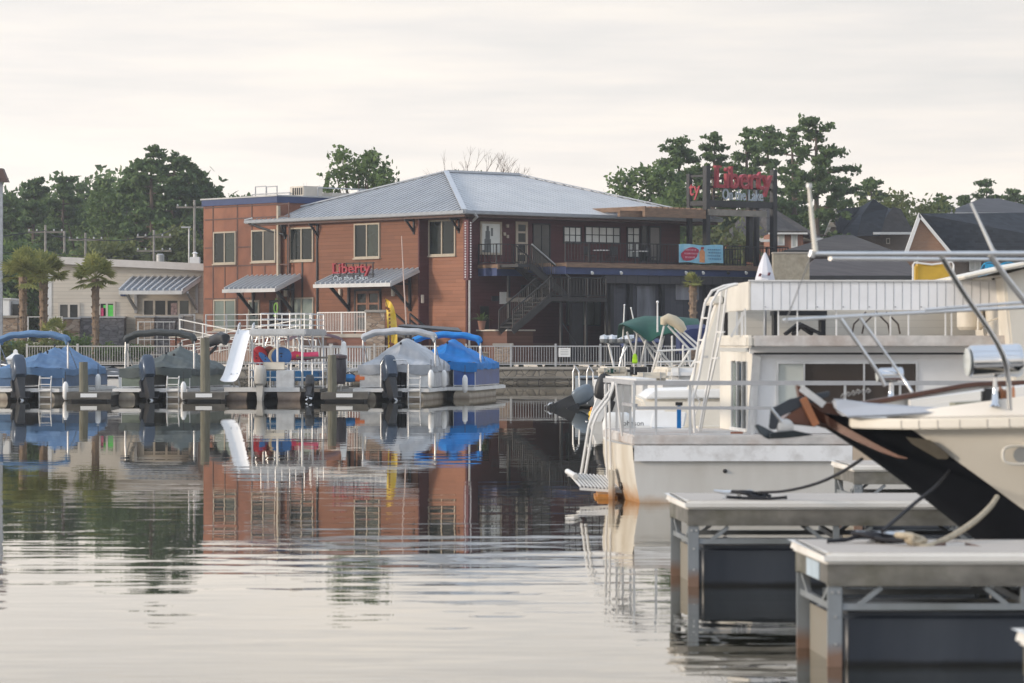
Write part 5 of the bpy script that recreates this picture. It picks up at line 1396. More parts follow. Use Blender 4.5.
boatcluster('white motor boat carrying the dark green sun top', 636, 84, 'white', 1.05, seats=[(0, .6, 1.9, .7, 1.0, .35), (0, 2.4, 1.7, .6, 1.0, .4)])
# big green canopy: curved shell tilted up
t = thing('green_sun_top', 'dark green domed sun top left of the cream folded one', 'sun top', W(650, 372, 84))
def gsh(u, v):
    # u along x, v front(low edge) to back
    x = 622+u*62; arc = math.sin(min(1, u*1.15)*math.pi*.62)
    top = 326-12*math.sin(u*math.pi*.8)
    low = top+4+24*math.sin(u*math.pi)**1.0*(u > 0)*.9
    y = low+(top-low)*math.sin(v*math.pi/2)
    return W(x, y, 83+v*1.0)+Vector((0, .9*v, 0))
def gsh2(u, v):
    c = u*2.1-.0
    return None
prof_low = [(622, 324), (630, 327.5), (640, 334), (650, 342), (658, 336), (670, 333), (684, 336), (700, 340)]
prof_top = [(622, 323.5), (628, 321), (638, 317.5), (648, 315), (660, 315.5), (672, 315.5), (686, 316.5), (702, 318)]
def lerp_list(P, f):
    k = f*(len(P)-1); i = min(int(k), len(P)-2); k -= i; return (P[i][0]*(1-k)+P[i+1][0]*k, P[i][1]*(1-k)+P[i+1][1]*k)
def gfn(u, v):
    a = lerp_list(prof_low, u); b = lerp_list(prof_top, u); s = math.sin(v*math.pi/2)
    return W(a[0]+(b[0]-a[0])*v, a[1]+(b[1]-a[1])*s, 83)+Vector((0, 2.0*(1-math.cos(v*math.pi/2)), 0))
MB().sheet(gfn, 36, 10, (0, .05, -.02)).build('canopy', gc, t, world=True, smooth=True)
def gfn2(u, v):
    a = lerp_list(prof_top, u); return W(a[0]*1.0, a[1]+v*v*14, 83)+Vector((0, 2+2.0*v, 0))
MB().sheet(gfn2, 24, 6, (0, 0, -.03)).build('canopy_back', gc, t, world=True, smooth=True)
mb = MB()
for a, b in (((627, 332), (640, 372)), ((637, 334), (633, 374)), ((646, 340), (640, 366)), ((652, 340), (672, 366)), ((640, 335), (662, 372)), ((634, 330), (676, 372)), ((664, 336), (655, 372))):
    mb.tube([W(*a, 83.2), W(*b, 83.6)], .028, 6)
mb.build('frame', 'white_metal', t, world=True)
bimini('small navy blue sun top low between the green sun top and the fence', nv, [(622, 347), (626, 342.5), (640, 341), (660, 342), (664, 347)], 94, 96, [((625, 344), (625, 370)), ((661, 344), (661, 370))], [(640, 372)])
bimini('navy blue folded canopy at the right below the green sun top', nv, [(680, 334), (690, 329), (706, 328), (716, 332)], 80, 82, [((684, 334), (690, 366)), ((712, 332), (700, 366))], [(700, 366)], thick=.5)
t = thing('cream_sun_top', 'cream folded sun top standing over white tubing right of the green one', 'sun top', W(676, 366, 76))
pc = [(663, 323), (664, 318.5), (668, 317), (674, 319), (680, 323.5), (684.5, 329)]
MB().tube([W(x, y+2, 76) for x, y in pc], [.06, .11, .13, .13, .12, .07], 12).build('canopy', cc, t, world=True, smooth=True)
mb = MB()
for a, b in (((664, 326), (658, 351)), ((668, 326), (690, 350)), ((675, 328), (700, 352)), ((681, 330), (704, 350)), ((672, 336), (672, 366)), ((683, 345), (683, 366)), ((657, 351), (744, 346.5)), ((657, 362), (700, 361)), ((658, 351), (652, 372)), ((690, 350), (676, 372)), ((700, 352), (688, 372)), ((704, 350), (712, 372))):
    mb.tube([W(*a, 76), W(*b, 76.2)], .026, 6)
mb.build('frame', 'white_metal', t, world=True)
boatcluster('white boat with rolled cream upholstery below the cream sun top', 655, 76, 'white', 1.15, seats=[(0, .5, 2.0, .8, 1.0, .45), (0, 2.2, 2.0, .9, 1.0, .4), (-.5, 3.6, .6, .6, 1.0, .5)])
for i, (px, py, wd, ht, Y, mm, nm, lb, ct) in enumerate((
   (641, 371, 27, 8, 80, 'black', 'dark_cushion', 'long dark cushion lying on the white boat under the green sun top', 'cushion'),
   (612, 371, 30, 6, 84, 'cream_vinyl', 'rolled_cushion', 'long cream rolled cushion at the stern left of the dark cushion', 'cushion'),
   (612, 371, 8, 5, 83.6, gc, 'green_cushion', 'small green patch cushion in the middle of the cream rolled cushion', 'cushion'),
   (652, 377, 34, 9, 74, 'cream_vinyl', 'rolled_cushion', 'fat cream rolled cushion in front of the dark cushion', 'cushion'),
   (690, 374, 44, 12, 70, 'white', 'bench_module', 'white moulded bench module behind the houseboat railing', 'bench'))):
    q = thing(nm, lb, ct, W(px, py, Y))
    w_ = wd*Y/F; h_ = ht*Y/F
    MB().box(-w_/2, w_/2, 0, .5, -h_/2, h_/2).build('pad', mm, q, bevel=h_*.35, seg=4)
    mb = MB()
    for k in (-.25, .25): mb.box(w_*k-.01, w_*k+.01, -.012, .3, -h_/2+.02, h_/2+.005)
    mb.build('seam', 'greyrail', q)
# life vest
q = thing('safety_vest', 'bright yellow green vest hanging under the green sun top frame', 'vest', W(635, 359, 82))
MB().loft([[(-.07,0,-.10),(.07,0,-.10),(.07,.1,-.12),(-.07,.1,-.12)], [(-.06,0,.05),(.06,0,.05),(.06,.1,.05),(-.06,.1,.05)], [(-.03,0,.14),(.03,0,.14),(.03,.08,.14),(-.03,.08,.14)]]).build('fabric', mat('lime vest', (.45, .75, .02), .6), q, bevel=.02)
# ski tower / rack
q = thing('rod_rack', 'grey rod rack arch above the fence left of the green sun top', 'rack', W(620, 372, 92))
mb = MB(); mb.tube([W(600, 339, 92), W(634, 338, 92)], .09, 8); mb.tube([W(600, 341.5, 92), W(630, 342, 92)], .05, 6)
for px in (604, 612, 620, 628): mb.ball(W(px, 339, 91.9), .13, 8)
for a, b in (((608, 342), (615, 372)), ((626, 341), (618, 372)), ((620, 360), (628, 345))): mb.tube([W(*a, 92), W(*b, 92)], .035, 6)
mb.build('arch', 'alu', q, world=True)
# thin masts
for i, (a, b, Y, lb) in enumerate((((623, 325), (624.5, 305), 86, 'short thin white rod antenna, left of the pair above the green sun top'), ((637, 322), (631, 308), 86, 'leaning thin white rod antenna above the green sun top'), ((657.5, 318), (657.5, 302), 78, 'twin white stern light pole above the cream sun top'))):
    q = thing('antenna', lb, 'antenna', W(*a, Y)); MB().tube([W(a[0], a[1]+14, Y), W(*b, Y)], [.025, .018], 6).build('rod', 'white_metal', q, world=True)
    MB().ball(W(*b, Y), .025 if i < 2 else .035, 8).build('tip', 'white', q, world=True)
q = runabout('white open boat with a lettered white outboard right behind the houseboat end', (WX(610, 50), 50, 0), R(-90), 5, 1.1, 'white', top=.55, seats=[(-.3, 1.0, .5, .5, .5, .25), (.3, 1.5, .5, .5, .45, .3), (0, 2.3, 1.5, .5, .5, .22)])
o_ = thing('white_outboard', 'large white outboard motor with black lettering close behind the houseboat end', 'outboard motor', W(627, 450, 47), R(-90))
whm = mat('white cowling', (.74, .74, .72), .3, 0, .04)
outboard(o_, (.0, -.0, -.36), 0, .0, whm, .8, whm)
mb = MB(); mb.text('Johnson', W(621, 425.5, 46.6), (1, 0, 0), (0, 0, 1), .10, .02, .006); mb.build('lettering', 'black_metal', o_, world=True)
for i, (px, py, Y) in enumerate(((647, 428, 48), (668, 430, 47), (655, 408, 56))):
    q = thing('boat_chair', ['white folding boat seat nearest the lettered white outboard', 'white boat seat beside the blue strap', 'white boat table edge above the two folding seats'][i], 'seat', W(px, py, Y))
    MB().box(-.25, .25, 0, .4, -.05, .04).build('seat', 'white', q, bevel=.03)
    MB().prism([(-.25, .38, .02), (.25, .38, .02), (.3, .5, .25), (-.2, .5, .25)], (0, .05, 0)).build('backrest', 'white', q, bevel=.02)
    mb = MB(); mb.bar((-.2, .1, -.05), (.1, .3, -.35), .04); mb.bar((.2, .1, -.05), (-.1, .3, -.35), .04); mb.build('leg', 'alu', q)
q = thing('blue_strap', 'vertical bright blue strap hanging behind the houseboat railing', 'strap', W(679, 420, 46)); MB().box(-.03, .03, -.01, .01, -.2, .2).build('webbing', bri, q)
MB().box(-.05, .05, -.02, .02, .202, .25).build('buckle', 'black', q)
# white tubing gate-like frames at left behind houseboat rail (mid distance)
# cream cruiser with slanted cabin side
t = thing('cabin_cruiser', 'cream cabin cruiser with a tall raked windscreen pillar behind the houseboat ladder', 'boat', W(715, 440, 52))
Y = 51
MB().prism([W(722, 288, Y), W(733, 288, Y), W(760, 400, Y), W(686, 400, Y), W(703, 345, Y)], (0, .7, 0)).build('superstructure', 'cream', t, world=True, bevel=.03)
MB().prism([W(640, 399, Y-.5), W(760, 399, Y-.5), W(760, 450, Y-.5), W(660, 450, Y-.5)], (0, 3.2, 0)).build('hull', 'cream', t, world=True, bevel=.04)
MB().prism([W(655, 391, Y-.55), W(760, 388, Y-.55), W(760, 398, Y-.55), W(645, 399, Y-.55)], (0, 3.2, 0)).build('deck_edge', 'white', t, world=True, bevel=.02)
MB().box(WX(713, Y), WX(724, Y), Y-.02, Y+2.3, WZ(304, Y), WZ(296, Y)).build('air_vent', 'cream', t, world=True, bevel=.02)

# ------------------------------------------------------------------ houseboat
H = thing('houseboat', 'big white houseboat with flat roof, upper sun deck and rusty waterline moored side on', 'houseboat', (WX(640, HB), HB, 0))
hullm = mat_zwear('houseboat hull', (.68, .66, .62), (.42, .24, .10), -.01, .10, .45, .7, dirt=(.58, .55, .50))
endm = mat_zwear('houseboat end', (.70, .66, .58), (.42, .19, .05), .0, .26, .45, .95, dirt=(.46, .38, .27))  # warm tint of the low sun put into the colour; waterline stain is real
XR = 8.6
x0, x1, x2 = WX(632.5, HB), WX(633.5, HB), WX(640, HB)
fx0, fx1, fx2 = WX(603, 44.5), WX(606, 44.5), WX(616, 44.5)
YF = 44.5
zt, zm = .85, WZ(461, HB)
side_curve = [(x1, HB, zm), (WX(635.5, HB), HB+.03, .32), (WX(638.5, HB), HB+.06, .1), (WX(640, HB), HB+.07, 0), (x2+.12, HB+.1, -.4)]
MB().loft([[c, (XR, c[1], c[2])] for c in side_curve], cap=False, closed=False).build('hull_side', hullm, H, world=True)
mb = MB(); n = 10
nearp = [(WX(632.5, HB), HB, .72), (WX(633.5, HB), HB, zm), (WX(635.5, HB), HB+.03, .32), (WX(638.5, HB), HB+.06, .1), (WX(640, HB), HB+.07, 0), (x2+.12, HB+.1, -.4)]
farp = [(fx0, YF, .72), (fx0, YF, zm), (WX(605, YF), YF, .35), (WX(610, YF), YF, .14), (WX(614, YF), YF, 0), (fx2+.2, YF, -.4)]
rings = []
for a, b in zip(nearp, farp):
    a = Vector(a); b = Vector(b)
    rings.append([a.lerp(b, i/n)+Vector((-.10*math.sin(math.pi*i/n), 0, 0)) for i in range(n+1)])
mb.loft(rings, cap=False, closed=False); mb.build('bow_plate', endm, H, world=True, smooth=True)
deckm = mat('worn deck paint', (.50, .48, .46), .8, 0, .25, 3, dirt=(.34, .22, .16), dirt_amt=.7, dirt_scale=1.2)
MB().prism([(x0, HB-.02, .72), (XR, HB-.02, .72), (XR, YF, .72), (fx0, YF, .72)], (0, 0, .13)).build('deck', deckm, H, world=True, bevel=.02)
bandm = mat('gunwale band', (.80, .80, .80), .45, 0, .06, 2, dirt=(.33, .30, .27), dirt_amt=.6, dirt_scale=3)
MB().box(x0+.02, WX(852, HB), HB-.05, HB-.022, zm+.0, .72).build('gunwale', bandm, H, world=True)
MB().box(WX(852, HB)+.003, XR, HB-.05, HB-.022, zm+.0, .72).build('gunwale', mat('orange stained band', (.5, .4, .3), .5, 0, .2, 1), H, world=True)
MB().ball(W(725, 471, HB+.02), .03, 8).build('drain', 'black', H, world=True)
MB().box(WX(598, 43)-.05, WX(616, 43), 42.3, 43.3, -.05, .06).build('rust_step', mat('orange rusty step', (.45, .2, .04), .6, 0, .3, 5), H, world=True, bevel=.03)
MB().box(WX(607, 43), WX(613, 43), 42.2, 42.5, -.15, .4).build('bow_fitting', endm, H, world=True, bevel=.03)
MB().ball(W(621, 486, 42.2), .035, 8, (.6, 1, 1.5)).build('bow_eye', 'black', H, world=True)
# cabin
Yc = 42.0; cx0 = WX(752, Yc); cxf = 2.80
zr0, zr1 = WZ(352, Yc), WZ(336, 41.6)
cab = mat('houseboat cabin', (.80, .80, .80), .45, 0, .04, 1, dirt=(.66, .64, .6), dirt_amt=.3)
wx0, wx1, wz0, wz1 = WX(776, Yc), WX(918, Yc), WZ(406, Yc), WZ(361.5, Yc)
mb = MB()
mb.box(cx0, wx0, Yc, Yc+.08, .852, zr0); mb.box(wx1, XR, Yc, Yc+.08, .852, zr0)
mb.box(wx0, wx1, Yc+.001, Yc+.08, .852, wz0); mb.box(wx0, wx1, Yc+.001, Yc+.08, wz1, zr0)
mb.build('cabin_side', cab, H, world=True)
MB().box(cx0+.2, XR, Yc+1.6, Yc+1.65, .853, zr0).build('inner_wall', mat('cabin inner wall', (.07, .055, .045), .8, 0, .5, .6), H, world=True)
# end wall: frame left, door, frame right
dn = lambda f: Vector((cx0+(cxf-cx0)*f, Yc+(YF-.05-Yc)*f, 0))
def endpanel(f0, f1, z0, z1, nm, m_, off=0, th=.05):
    a, b = dn(f0), dn(f1); nrm = Vector((-1, -.1, 0)).normalized()
    return MB().prism([a+nrm*off+Vector((0,0,z0)), b+nrm*off+Vector((0,0,z0)), b+nrm*off+Vector((0,0,z1)), a+nrm*off+Vector((0,0,z1))], -nrm*th).build(nm, m_, H, world=True)
endpanel(0, .13, .852, zr0, 'end_wall', 'cream'); endpanel(.62, 1, .852, zr0, 'end_wall', 'cream'); endpanel(.13, .62, zr0-.12, zr0-.002, 'end_wall', 'cream')  # left-facing walls in cream: the sun's warm tint put into the colour
for f0, f1 in ((.13, .155), (.27, .295), (.43, .455), (.595, .62)):
    endpanel(f0, f1, .87, zr0-.125, 'door_frame', 'alu', .012)
endpanel(.155, .27, .9, zr0-.14, 'door_glass', 'glass', -.01, .02); endpanel(.295, .43, .9, zr0-.14, 'door_glass', 'glass', -.005, .02); endpanel(.455, .595, .9, zr0-.14, 'door_glass', 'glass_curtained', -.01, .02)
endpanel(.13, .62, .855, .898, 'door_sill', 'white', .03, .08)
MB().bar((cx0-.02, Yc-.04, .852), (cx0+.06, Yc-.04, zr0), .1, .06).build('corner_post', 'alu', H, world=True)
# window of the side
mb = MB(); e = .03
mb.box(wx0, wx1, Yc-.02, Yc+.06, wz1-e, wz1); mb.box(wx0, wx1, Yc-.02, Yc+.06, wz0, wz0+e); mb.box(wx0, wx0+e, Yc-.019, Yc+.06, wz0+e, wz1-e); mb.box(wx1-e, wx1, Yc-.019, Yc+.06, wz0+e, wz1-e)
for px in (804, 864, 893): mb.box(WX(px, Yc)-.012, WX(px, Yc)+.012, Yc-.015, Yc+.05, wz0+e, wz1-e)
wf = mb.build('window_frame', 'alu', H, world=True)
MB().box(wx0+e, WX(803, Yc), Yc+.01, Yc+.03, wz0+e, wz1-e).build('blind_panel', mat('pale blind', (.50, .53, .50), .6, 0, .05), wf, world=True)
MB().box(WX(805, Yc), wx1-e, Yc+.02, Yc+.03, wz0+e, wz1-e).build('pane', mat_glass('brown cabin glass', (.05, .04, .035), .12, .35), wf, world=True)
# roof slab, trim, black line
slabm = mat('weathered roof edge', (.58, .55, .52), .8, 0, .2, 5, dirt=(.36, .27, .22), dirt_amt=.7, dirt_scale=1.5)
MB().box(WX(754, 41.6), XR, 41.6, 41.75, WZ(346.5, 41.6), WZ(335.5, 41.6)).build('roof_edge', slabm, H, world=True, bevel=.01)
MB().box(WX(754, 41.6)+.002, XR, 41.75, 44.9, WZ(346.5, 41.6)+.01, WZ(335.5, 41.6)-.012).build('roof', slabm, H, world=True)
MB().prism([(WX(754, 41.6), 41.6, WZ(348, 41.6)), (WX(754, 41.6)-.16, 44.9, WZ(348, 41.6)), (WX(754, 41.6)-.16, 44.9, WZ(335, 41.6)), (WX(754, 41.6), 41.6, WZ(335, 41.6))], (-.1, 0, 0)).build('roof_end', 'cream', H, world=True, bevel=.03)  # cream on the left end carries the warm sunlight as colour
MB().box(cx0-.04, XR, 41.85, 41.998, zr0-.02, WZ(346.5, 41.6)-.002).build('roof_trim', cab, H, world=True)
MB().box(WX(754, 41.8), WX(968, 41.8), 41.83, 41.848, WZ(354.6, 41.8), WZ(352.6, 41.8)).build('black_stripe', 'black', H, world=True)
# upper sun deck screen
zs0, zs1 = WZ(310, 41.9), WZ(281.5, 41.9)
xs0 = WX(751, 41.9)
scm = mat('white screen panel', (.82, .82, .83), .5, 0, .05, 2, dirt=(.5, .48, .45), dirt_amt=.3)
mb = MB(); x = xs0
mb.box(xs0, XR-1.0, 41.9, 41.93, zs0, zs1)
xx = xs0
while xx < XR-1.0: xx += .165
up = mb.build('sun_deck_screen', scm, H, world=True)
mb = MB(); xx = xs0+.16; k = 0
while xx < XR-1.2: mb.box(xx-.003, xx+.003, 41.897, 41.899, zs0+.005, zs1-.005); mb.ball((xx+.02, 41.895, zs0+.04), .010, 6) if k % 3 == 0 else None; xx += .11; k += 1
mb.build('panel_seams', mat('seam grey', (.36, .36, .37)), up, world=True)
MB().box(xs0-.03, XR-1.0, 41.87, 41.96, zs1+.001, zs1+.02).build('top_rail', 'white_metal', up, world=True)
MB().prism([(xs0-.003, 41.9, zs0), (xs0-.11, 44.5, zs0), (xs0-.11, 44.5, zs1), (xs0-.003, 41.9, zs1)], (-.03, 0, 0)).build('sun_deck_end', 'cream', H, world=True, bevel=.005)  # warm sunlight on this end is put into its cream colour
MB().box(xs0-.0, XR-1.5, 44.4, 44.45, 2.06, zs0+.05).build('rear_panel', mat_siding('cream lap boards', (.56, .53, .47), .1, line=.85, var=.04), H, world=True)
MB().box(xs0-.0, XR-1.5, 44.45, 44.48, zs0+.05, zs1-.02).build('rear_screen', scm, H, world=True)
for px in (745, 778, 797, 836, 875, 890, 908, 945, 951):
    MB().box(WX(px, 42)-.009, WX(px, 42)+.009, 41.94, 41.97, 2.05, zs0+.02).build('screen_post', 'white_metal', H, world=True)
mb = MB(); mb.bar(W(731, 337, 42.4), W(745, 311, 42.4), .03); mb.bar(W(742, 312, 42.2), W(742, 336, 42.2), .03); mb.bar(W(737, 312, 43), W(737, 336, 43), .03); mb.build('screen_brace', 'white_metal', H, world=True)
MB().box(WX(724, 43.4), WX(727.5, 43.4), 43.3, 43.5, 2.1, 2.4).build('dark_slot', 'dark', H, world=True)
# deck railing
mb = MB(); zR, zL = WZ(383, HB+.05), WZ(408, HB+.05)
nc = Vector((x0+.05, HB+.06, 0)); fc = Vector((fx0+.03, YF-.08, 0)); U = Vector((0, 0, 1))
mb.bar(nc+U*zR, (XR, HB+.06, zR), .06, .055); mb.bar(nc+U*zL, (XR, HB+.06, zL), .035, .04)
mb.bar(nc+U*zR, fc+U*zR, .06, .055); mb.bar(nc+U*(zL+.03), nc.lerp(fc, .4)+U*(zL+.03), .035, .04)
mb.build('railing', mat('dull aluminium rail', (.44, .44, .45), .5, .35, .1, 4), H, world=True)
for px in (634, 656, 690, 752, 845, 900, 960): MB().bar((WX(px, HB+.06), HB+.06, .85), (WX(px, HB+.06), HB+.06, zR), .03).build('railing_post', 'alu', H, world=True)
for f in (.18, .42, .62, .98): p = nc.lerp(fc, f); MB().bar(p+U*.85, p+U*zR, .03).build('railing_post', 'alu', H, world=True)
MB().prism([nc+U*(zR+.03)+Vector((0,0,0)), nc+Vector((.25, 0, 0))+U*(zR+.03), fc+Vector((.3, 0, 0))+U*(zR+.03), fc+U*(zR+.03)], (0, 0, .025)).build('corner_shelf', 'white_metal', H, world=True)
# boarding ladder at the bow
mb = MB()
for o_x, dy in ((0, .0), (4.2, .35)):
    mb.tube([W(613+o_x*.3, 382, 42.6-dy), W(611+o_x*.4, 389, 42.6-dy), W(604.5+o_x, 399, 42.6-dy), W(594+o_x, 413, 42.6-dy), W(589+o_x, 425, 42.6-dy), W(581+o_x, 474, 42.6-dy)], .017, 8)
for o_x, dy in ((0, 0), (4, .3)):
    mb.tube([W(605+o_x, 384, 42.9-dy), W(607+o_x, 478, 42.9-dy)], .014, 8)
mb.tube([W(616, 383, 42.2), W(622, 436, 42.2)], .014, 8)
ld = mb.build('boarding_ladder', 'white_metal', H, world=True)
mb = MB()
za_ = WZ(475, 42.8)
for i in range(15):
    f = i/14; a = Vector((WX(569, 43)+f*.66, 43.5, za_+.0-.05*f)); b = a+Vector((.14, -1.1, -.13)); mb.bar(a, b, .02, .02)
for f in (0, 1): mb.bar((WX(568, 43)+.14*f, 43.5-1.1*f, za_-.03-.13*f), (WX(568, 43)+.14*f+.72, 43.5-1.1*f, za_-.08-.13*f), .025, .035)
mb.build('ladder_platform', 'white_metal', ld, world=True)
mb = MB(); mb.tube([(WX(568, 43), 43.5, za_+.02), (WX(568, 43)+.10, 42.9, za_-.02)], .035, 10); mb.build('roller', 'white_metal', ld, world=True)
# ladder from roof to deck
mb = MB()
for j, (dx, Yl) in enumerate(((0, 42.6), (6.5, 42.3))):
    mb.tube([W(736+dx*.3, 284, Yl), W(724+dx, 286, Yl), W(712+dx, 291, Yl), W(705+dx, 303, Yl), W(701+dx, 325, Yl), W(694+dx*.8, 375, Yl), W(689+dx*.6, 400, Yl), W(691+dx*.6, 436, Yl)], .018, 8)
for dx, Yl in ((16, 42.9), (21, 43.2)):
    mb.tube([W(706+dx, 287, Yl), W(702+dx*.95, 330, Yl), W(697+dx*.4, 405, Yl), W(694+dx*.3, 434, Yl)], .015, 8)
for py, a, b in ((318, 702, 708), (340, 699, 705), (362, 696, 702), (384, 693, 698), (406, 690, 695), (332, 718, 724), (358, 713, 719), (384, 706, 712)): mb.bar(W(a, py, 42.6), W(b, py, 42.3), .03, .02)
mb.tube([W(692, 388, 42.4), W(700, 402, 42.4), W(693, 420, 42.4)], .012, 6)
mb.build('roof_ladder', 'white_metal', H, world=True)
MB().box(WX(701, 42.7), WX(708, 42.7), 42.65, 42.75, WZ(358, 42.7), WZ(355.5, 42.7)).build('ladder_step', 'white_metal', H, world=True)
# loose things on the houseboat
q = thing('brick_block', 'single reddish brick lying on the houseboat deck at the cabin corner', 'brick', W(737, 437, 41.8)); MB().box(-.075, .075, 0, .1, 0, .065).build('block', 'brick', q, bevel=.004)
MB().box(-.074, .074, -.003, -.0, .02, .045).build('face', 'brick_tan', q)
q = thing('black_folding_seat', 'black folded deck seat with crossed legs on the houseboat roof', 'folding seat', W(803, 335, 43))
mb = MB()
for a, b in (((785, 334.5), (799, 323.5)), ((799, 323.5), (822, 334.5)), ((793, 334.5), (800, 326)), ((800, 326), (812, 334))): mb.bar(W(*a, 43), W(*b, 43.1), .05, .04)
mb.build('legs', 'black', q, world=True)
MB().prism([W(796, 326, 42.8), W(803, 323, 42.8), W(806, 326, 42.8), W(800, 328, 42.8)], (0, .5, 0)).build('seat', 'black', q, world=True)
q = thing('black_table', 'low black table seen through the gap under the sun deck screen', 'table', W(798, 335, 43.6))
MB().box(WX(772, 43.6), WX(825, 43.6), 43.3, 43.9, WZ(315.5, 43.6), WZ(311, 43.6)).build('tabletop', 'black_metal', q, world=True)
for px in (775, 822): MB().box(WX(px, 43.6)-.03, WX(px, 43.6)+.03, 43.4, 43.8, 2.06, WZ(315.5, 43.6)).build('leg', 'black_metal', q, world=True)
for i, pxs in enumerate(((852, 864), (866, 898))):
    q = thing('curved_chair_frame', ['left brown curved tube chair frame on the houseboat roof', 'right brown curved tube chair frame on the houseboat roof'][i], 'chair frame', W(pxs[0], 335, 42.8))
    mb = MB(); s_ = -1 if i == 0 else 1
    b0 = pxs[0] if i == 0 else pxs[1]+2
    for d in (0, 10): mb.tube([W(b0+d*(-1 if i else 1), 334, 42.8), W(b0+d*(-1 if i else 1)-s_*2, 324, 42.8), W(b0+d*(-1 if i else 1)-s_*9, 317, 42.8), W(b0+d*(-1 if i else 1)-s_*14, 312, 42.8)], .013, 6)
    mb.build('tube', mat('brown tube %d' % i, (.07, .05, .04), .4), q, world=True)
for i, (a, b) in enumerate(((957, 984), (985, 1008))):
    q = thing('storage_tank', ['beige storage tank on the houseboat roof, left one of the pair', 'beige storage tank on the houseboat roof, right one of the pair'][i], 'tank', W((a+b)/2, 330, 43.2))
    w_ = (b-a)*43.2/F/2
    MB().lathe([(w_*.8, .02), (w_, .06), (w_, .3), (w_*.85, .36), (w_*.4, .38)], (0, 0, -.02), n=20).build('body', 'cream_vinyl', q, smooth=True)
    MB().lathe([(w_*.3, .381), (w_*.3, .41), (w_*.1, .42)], (0, 0, -.02), n=14).build('lid', 'black', q)
q = thing('yellow_canvas_box', 'yellow canvas covered box in a white tube frame rising above the houseboat screen', 'canvas box', W(932, 330, 44))
MB().box(WX(915, 44.6), WX(951, 44.6), 44.52, 44.85, 2.1, WZ(264, 44.6)).build('canvas', mat('yellow canvas', (.52, .33, .04), .7, 0, .15, 4), q, world=True, bevel=.03)
mb = MB()
mb.tube([W(913, 334, 44.5), W(913, 265, 44.5), W(914.5, 262.5, 44.5), W(932, 264.5, 44.5), W(952, 262, 44.5), W(953.5, 265, 44.5), W(953.5, 334, 44.5)], .014, 6); mb.tube([W(918, 256, 44.5), W(917, 264, 44.5)], .012, 6)
mb.build('frame', 'white_metal', q, world=True)
q = thing('closed_parasol', 'closed white parasol with dark printed marks rising behind the left end of the houseboat screen', 'parasol', W(765, 335, 43.6))
MB().lathe([(.14, WZ(284, 43.6)-.2), (.135, WZ(280, 43.6)), (.085, WZ(266, 43.6)), (.035, WZ(256, 43.6)), (.01, WZ(252.5, 43.6))], (WX(765, 43.6), 43.6, 0), n=9).build('canopy', mat('parasol fabric', (.62, .62, .66), .8, 0, .1, 6), q, world=True)
MB().tube([(WX(765, 43.6), 43.6, 2.09), (WX(765, 43.6), 43.6, 2.75)], .02, 8).build('pole', 'alu', q, world=True)
mb = MB()
for px, py in ((760, 275), (769, 274)): mb.obox(W(px, py, 43.46), (.018, .05, .04), .3, 0, .4)
mb.build('printed_mark', mat('dark print red', (.1, .02, .03), .6), q, world=True)
q = thing('mooring_rail', 'white tube frame with a black clamp on the houseboat roof at far right', 'rail', W(1000, 335, 42))
mb = MB(); mb.tube([W(978, 330, 42), W(979, 287, 42), W(1000, 281, 42), W(1000, 345, 42)], .016, 6); mb.tube([W(984, 323, 42), W(1008, 315, 42)], .014, 6); mb.build('tube', 'cream', q, world=True)
MB().obox(W(996, 281, 42), (.1, .08, .07)).build('clamp', 'black', q, world=True)
up2 = MB().prism([W(1003, 275, 41.2), W(1045, 263, 41.2), W(1045, 400, 41.2), W(1016, 400, 41.2)], (0, 3, 0)).build('rear_superstructure', 'cream', H, world=True, bevel=.03)
MB().prism([W(963, 276, 40.9), W(1045, 258, 40.9), W(1045, 262, 40.9), W(963, 279.5, 40.9)], (0, 3.4, 0)).build('rear_canopy', 'cream', H, world=True, bevel=.02)

# ------------------------------------------------------------------ finger docks in the foreground
galv = mat_zwear('galvanised steel', (.30, .32, .34), (.26, .12, .05), .05, .15, .5, .75, .5, dirt=(.20, .21, .2))
fasm = mat('aged fascia steel', (.19, .178, .155), .6, .3, .5, 2.6, dirt=(.075, .07, .03), dirt_amt=.95, dirt_scale=1.1, stretch=(1, 1, 1.6))
dtop = mat('dock deck boards', (.46, .41, .36), .75, 0, .12, 1.5, dirt=(.28, .24, .2), dirt_amt=.4)
dedge = mat('white dock bumper', (.76, .73, .68), .5, 0, .06, 3, dirt=(.4, .36, .3), dirt_amt=.5)
flt = mat_zwear('black float', (.024, .030, .042), (.003, .003, .003), .01, .045, .4, 1, 0, dirt=(.052, .060, .074))
fltend = mat('weathered float end', (.22, .20, .16), .7, 0, .2, 1.5, dirt=(.16, .12, .08), dirt_amt=.5)
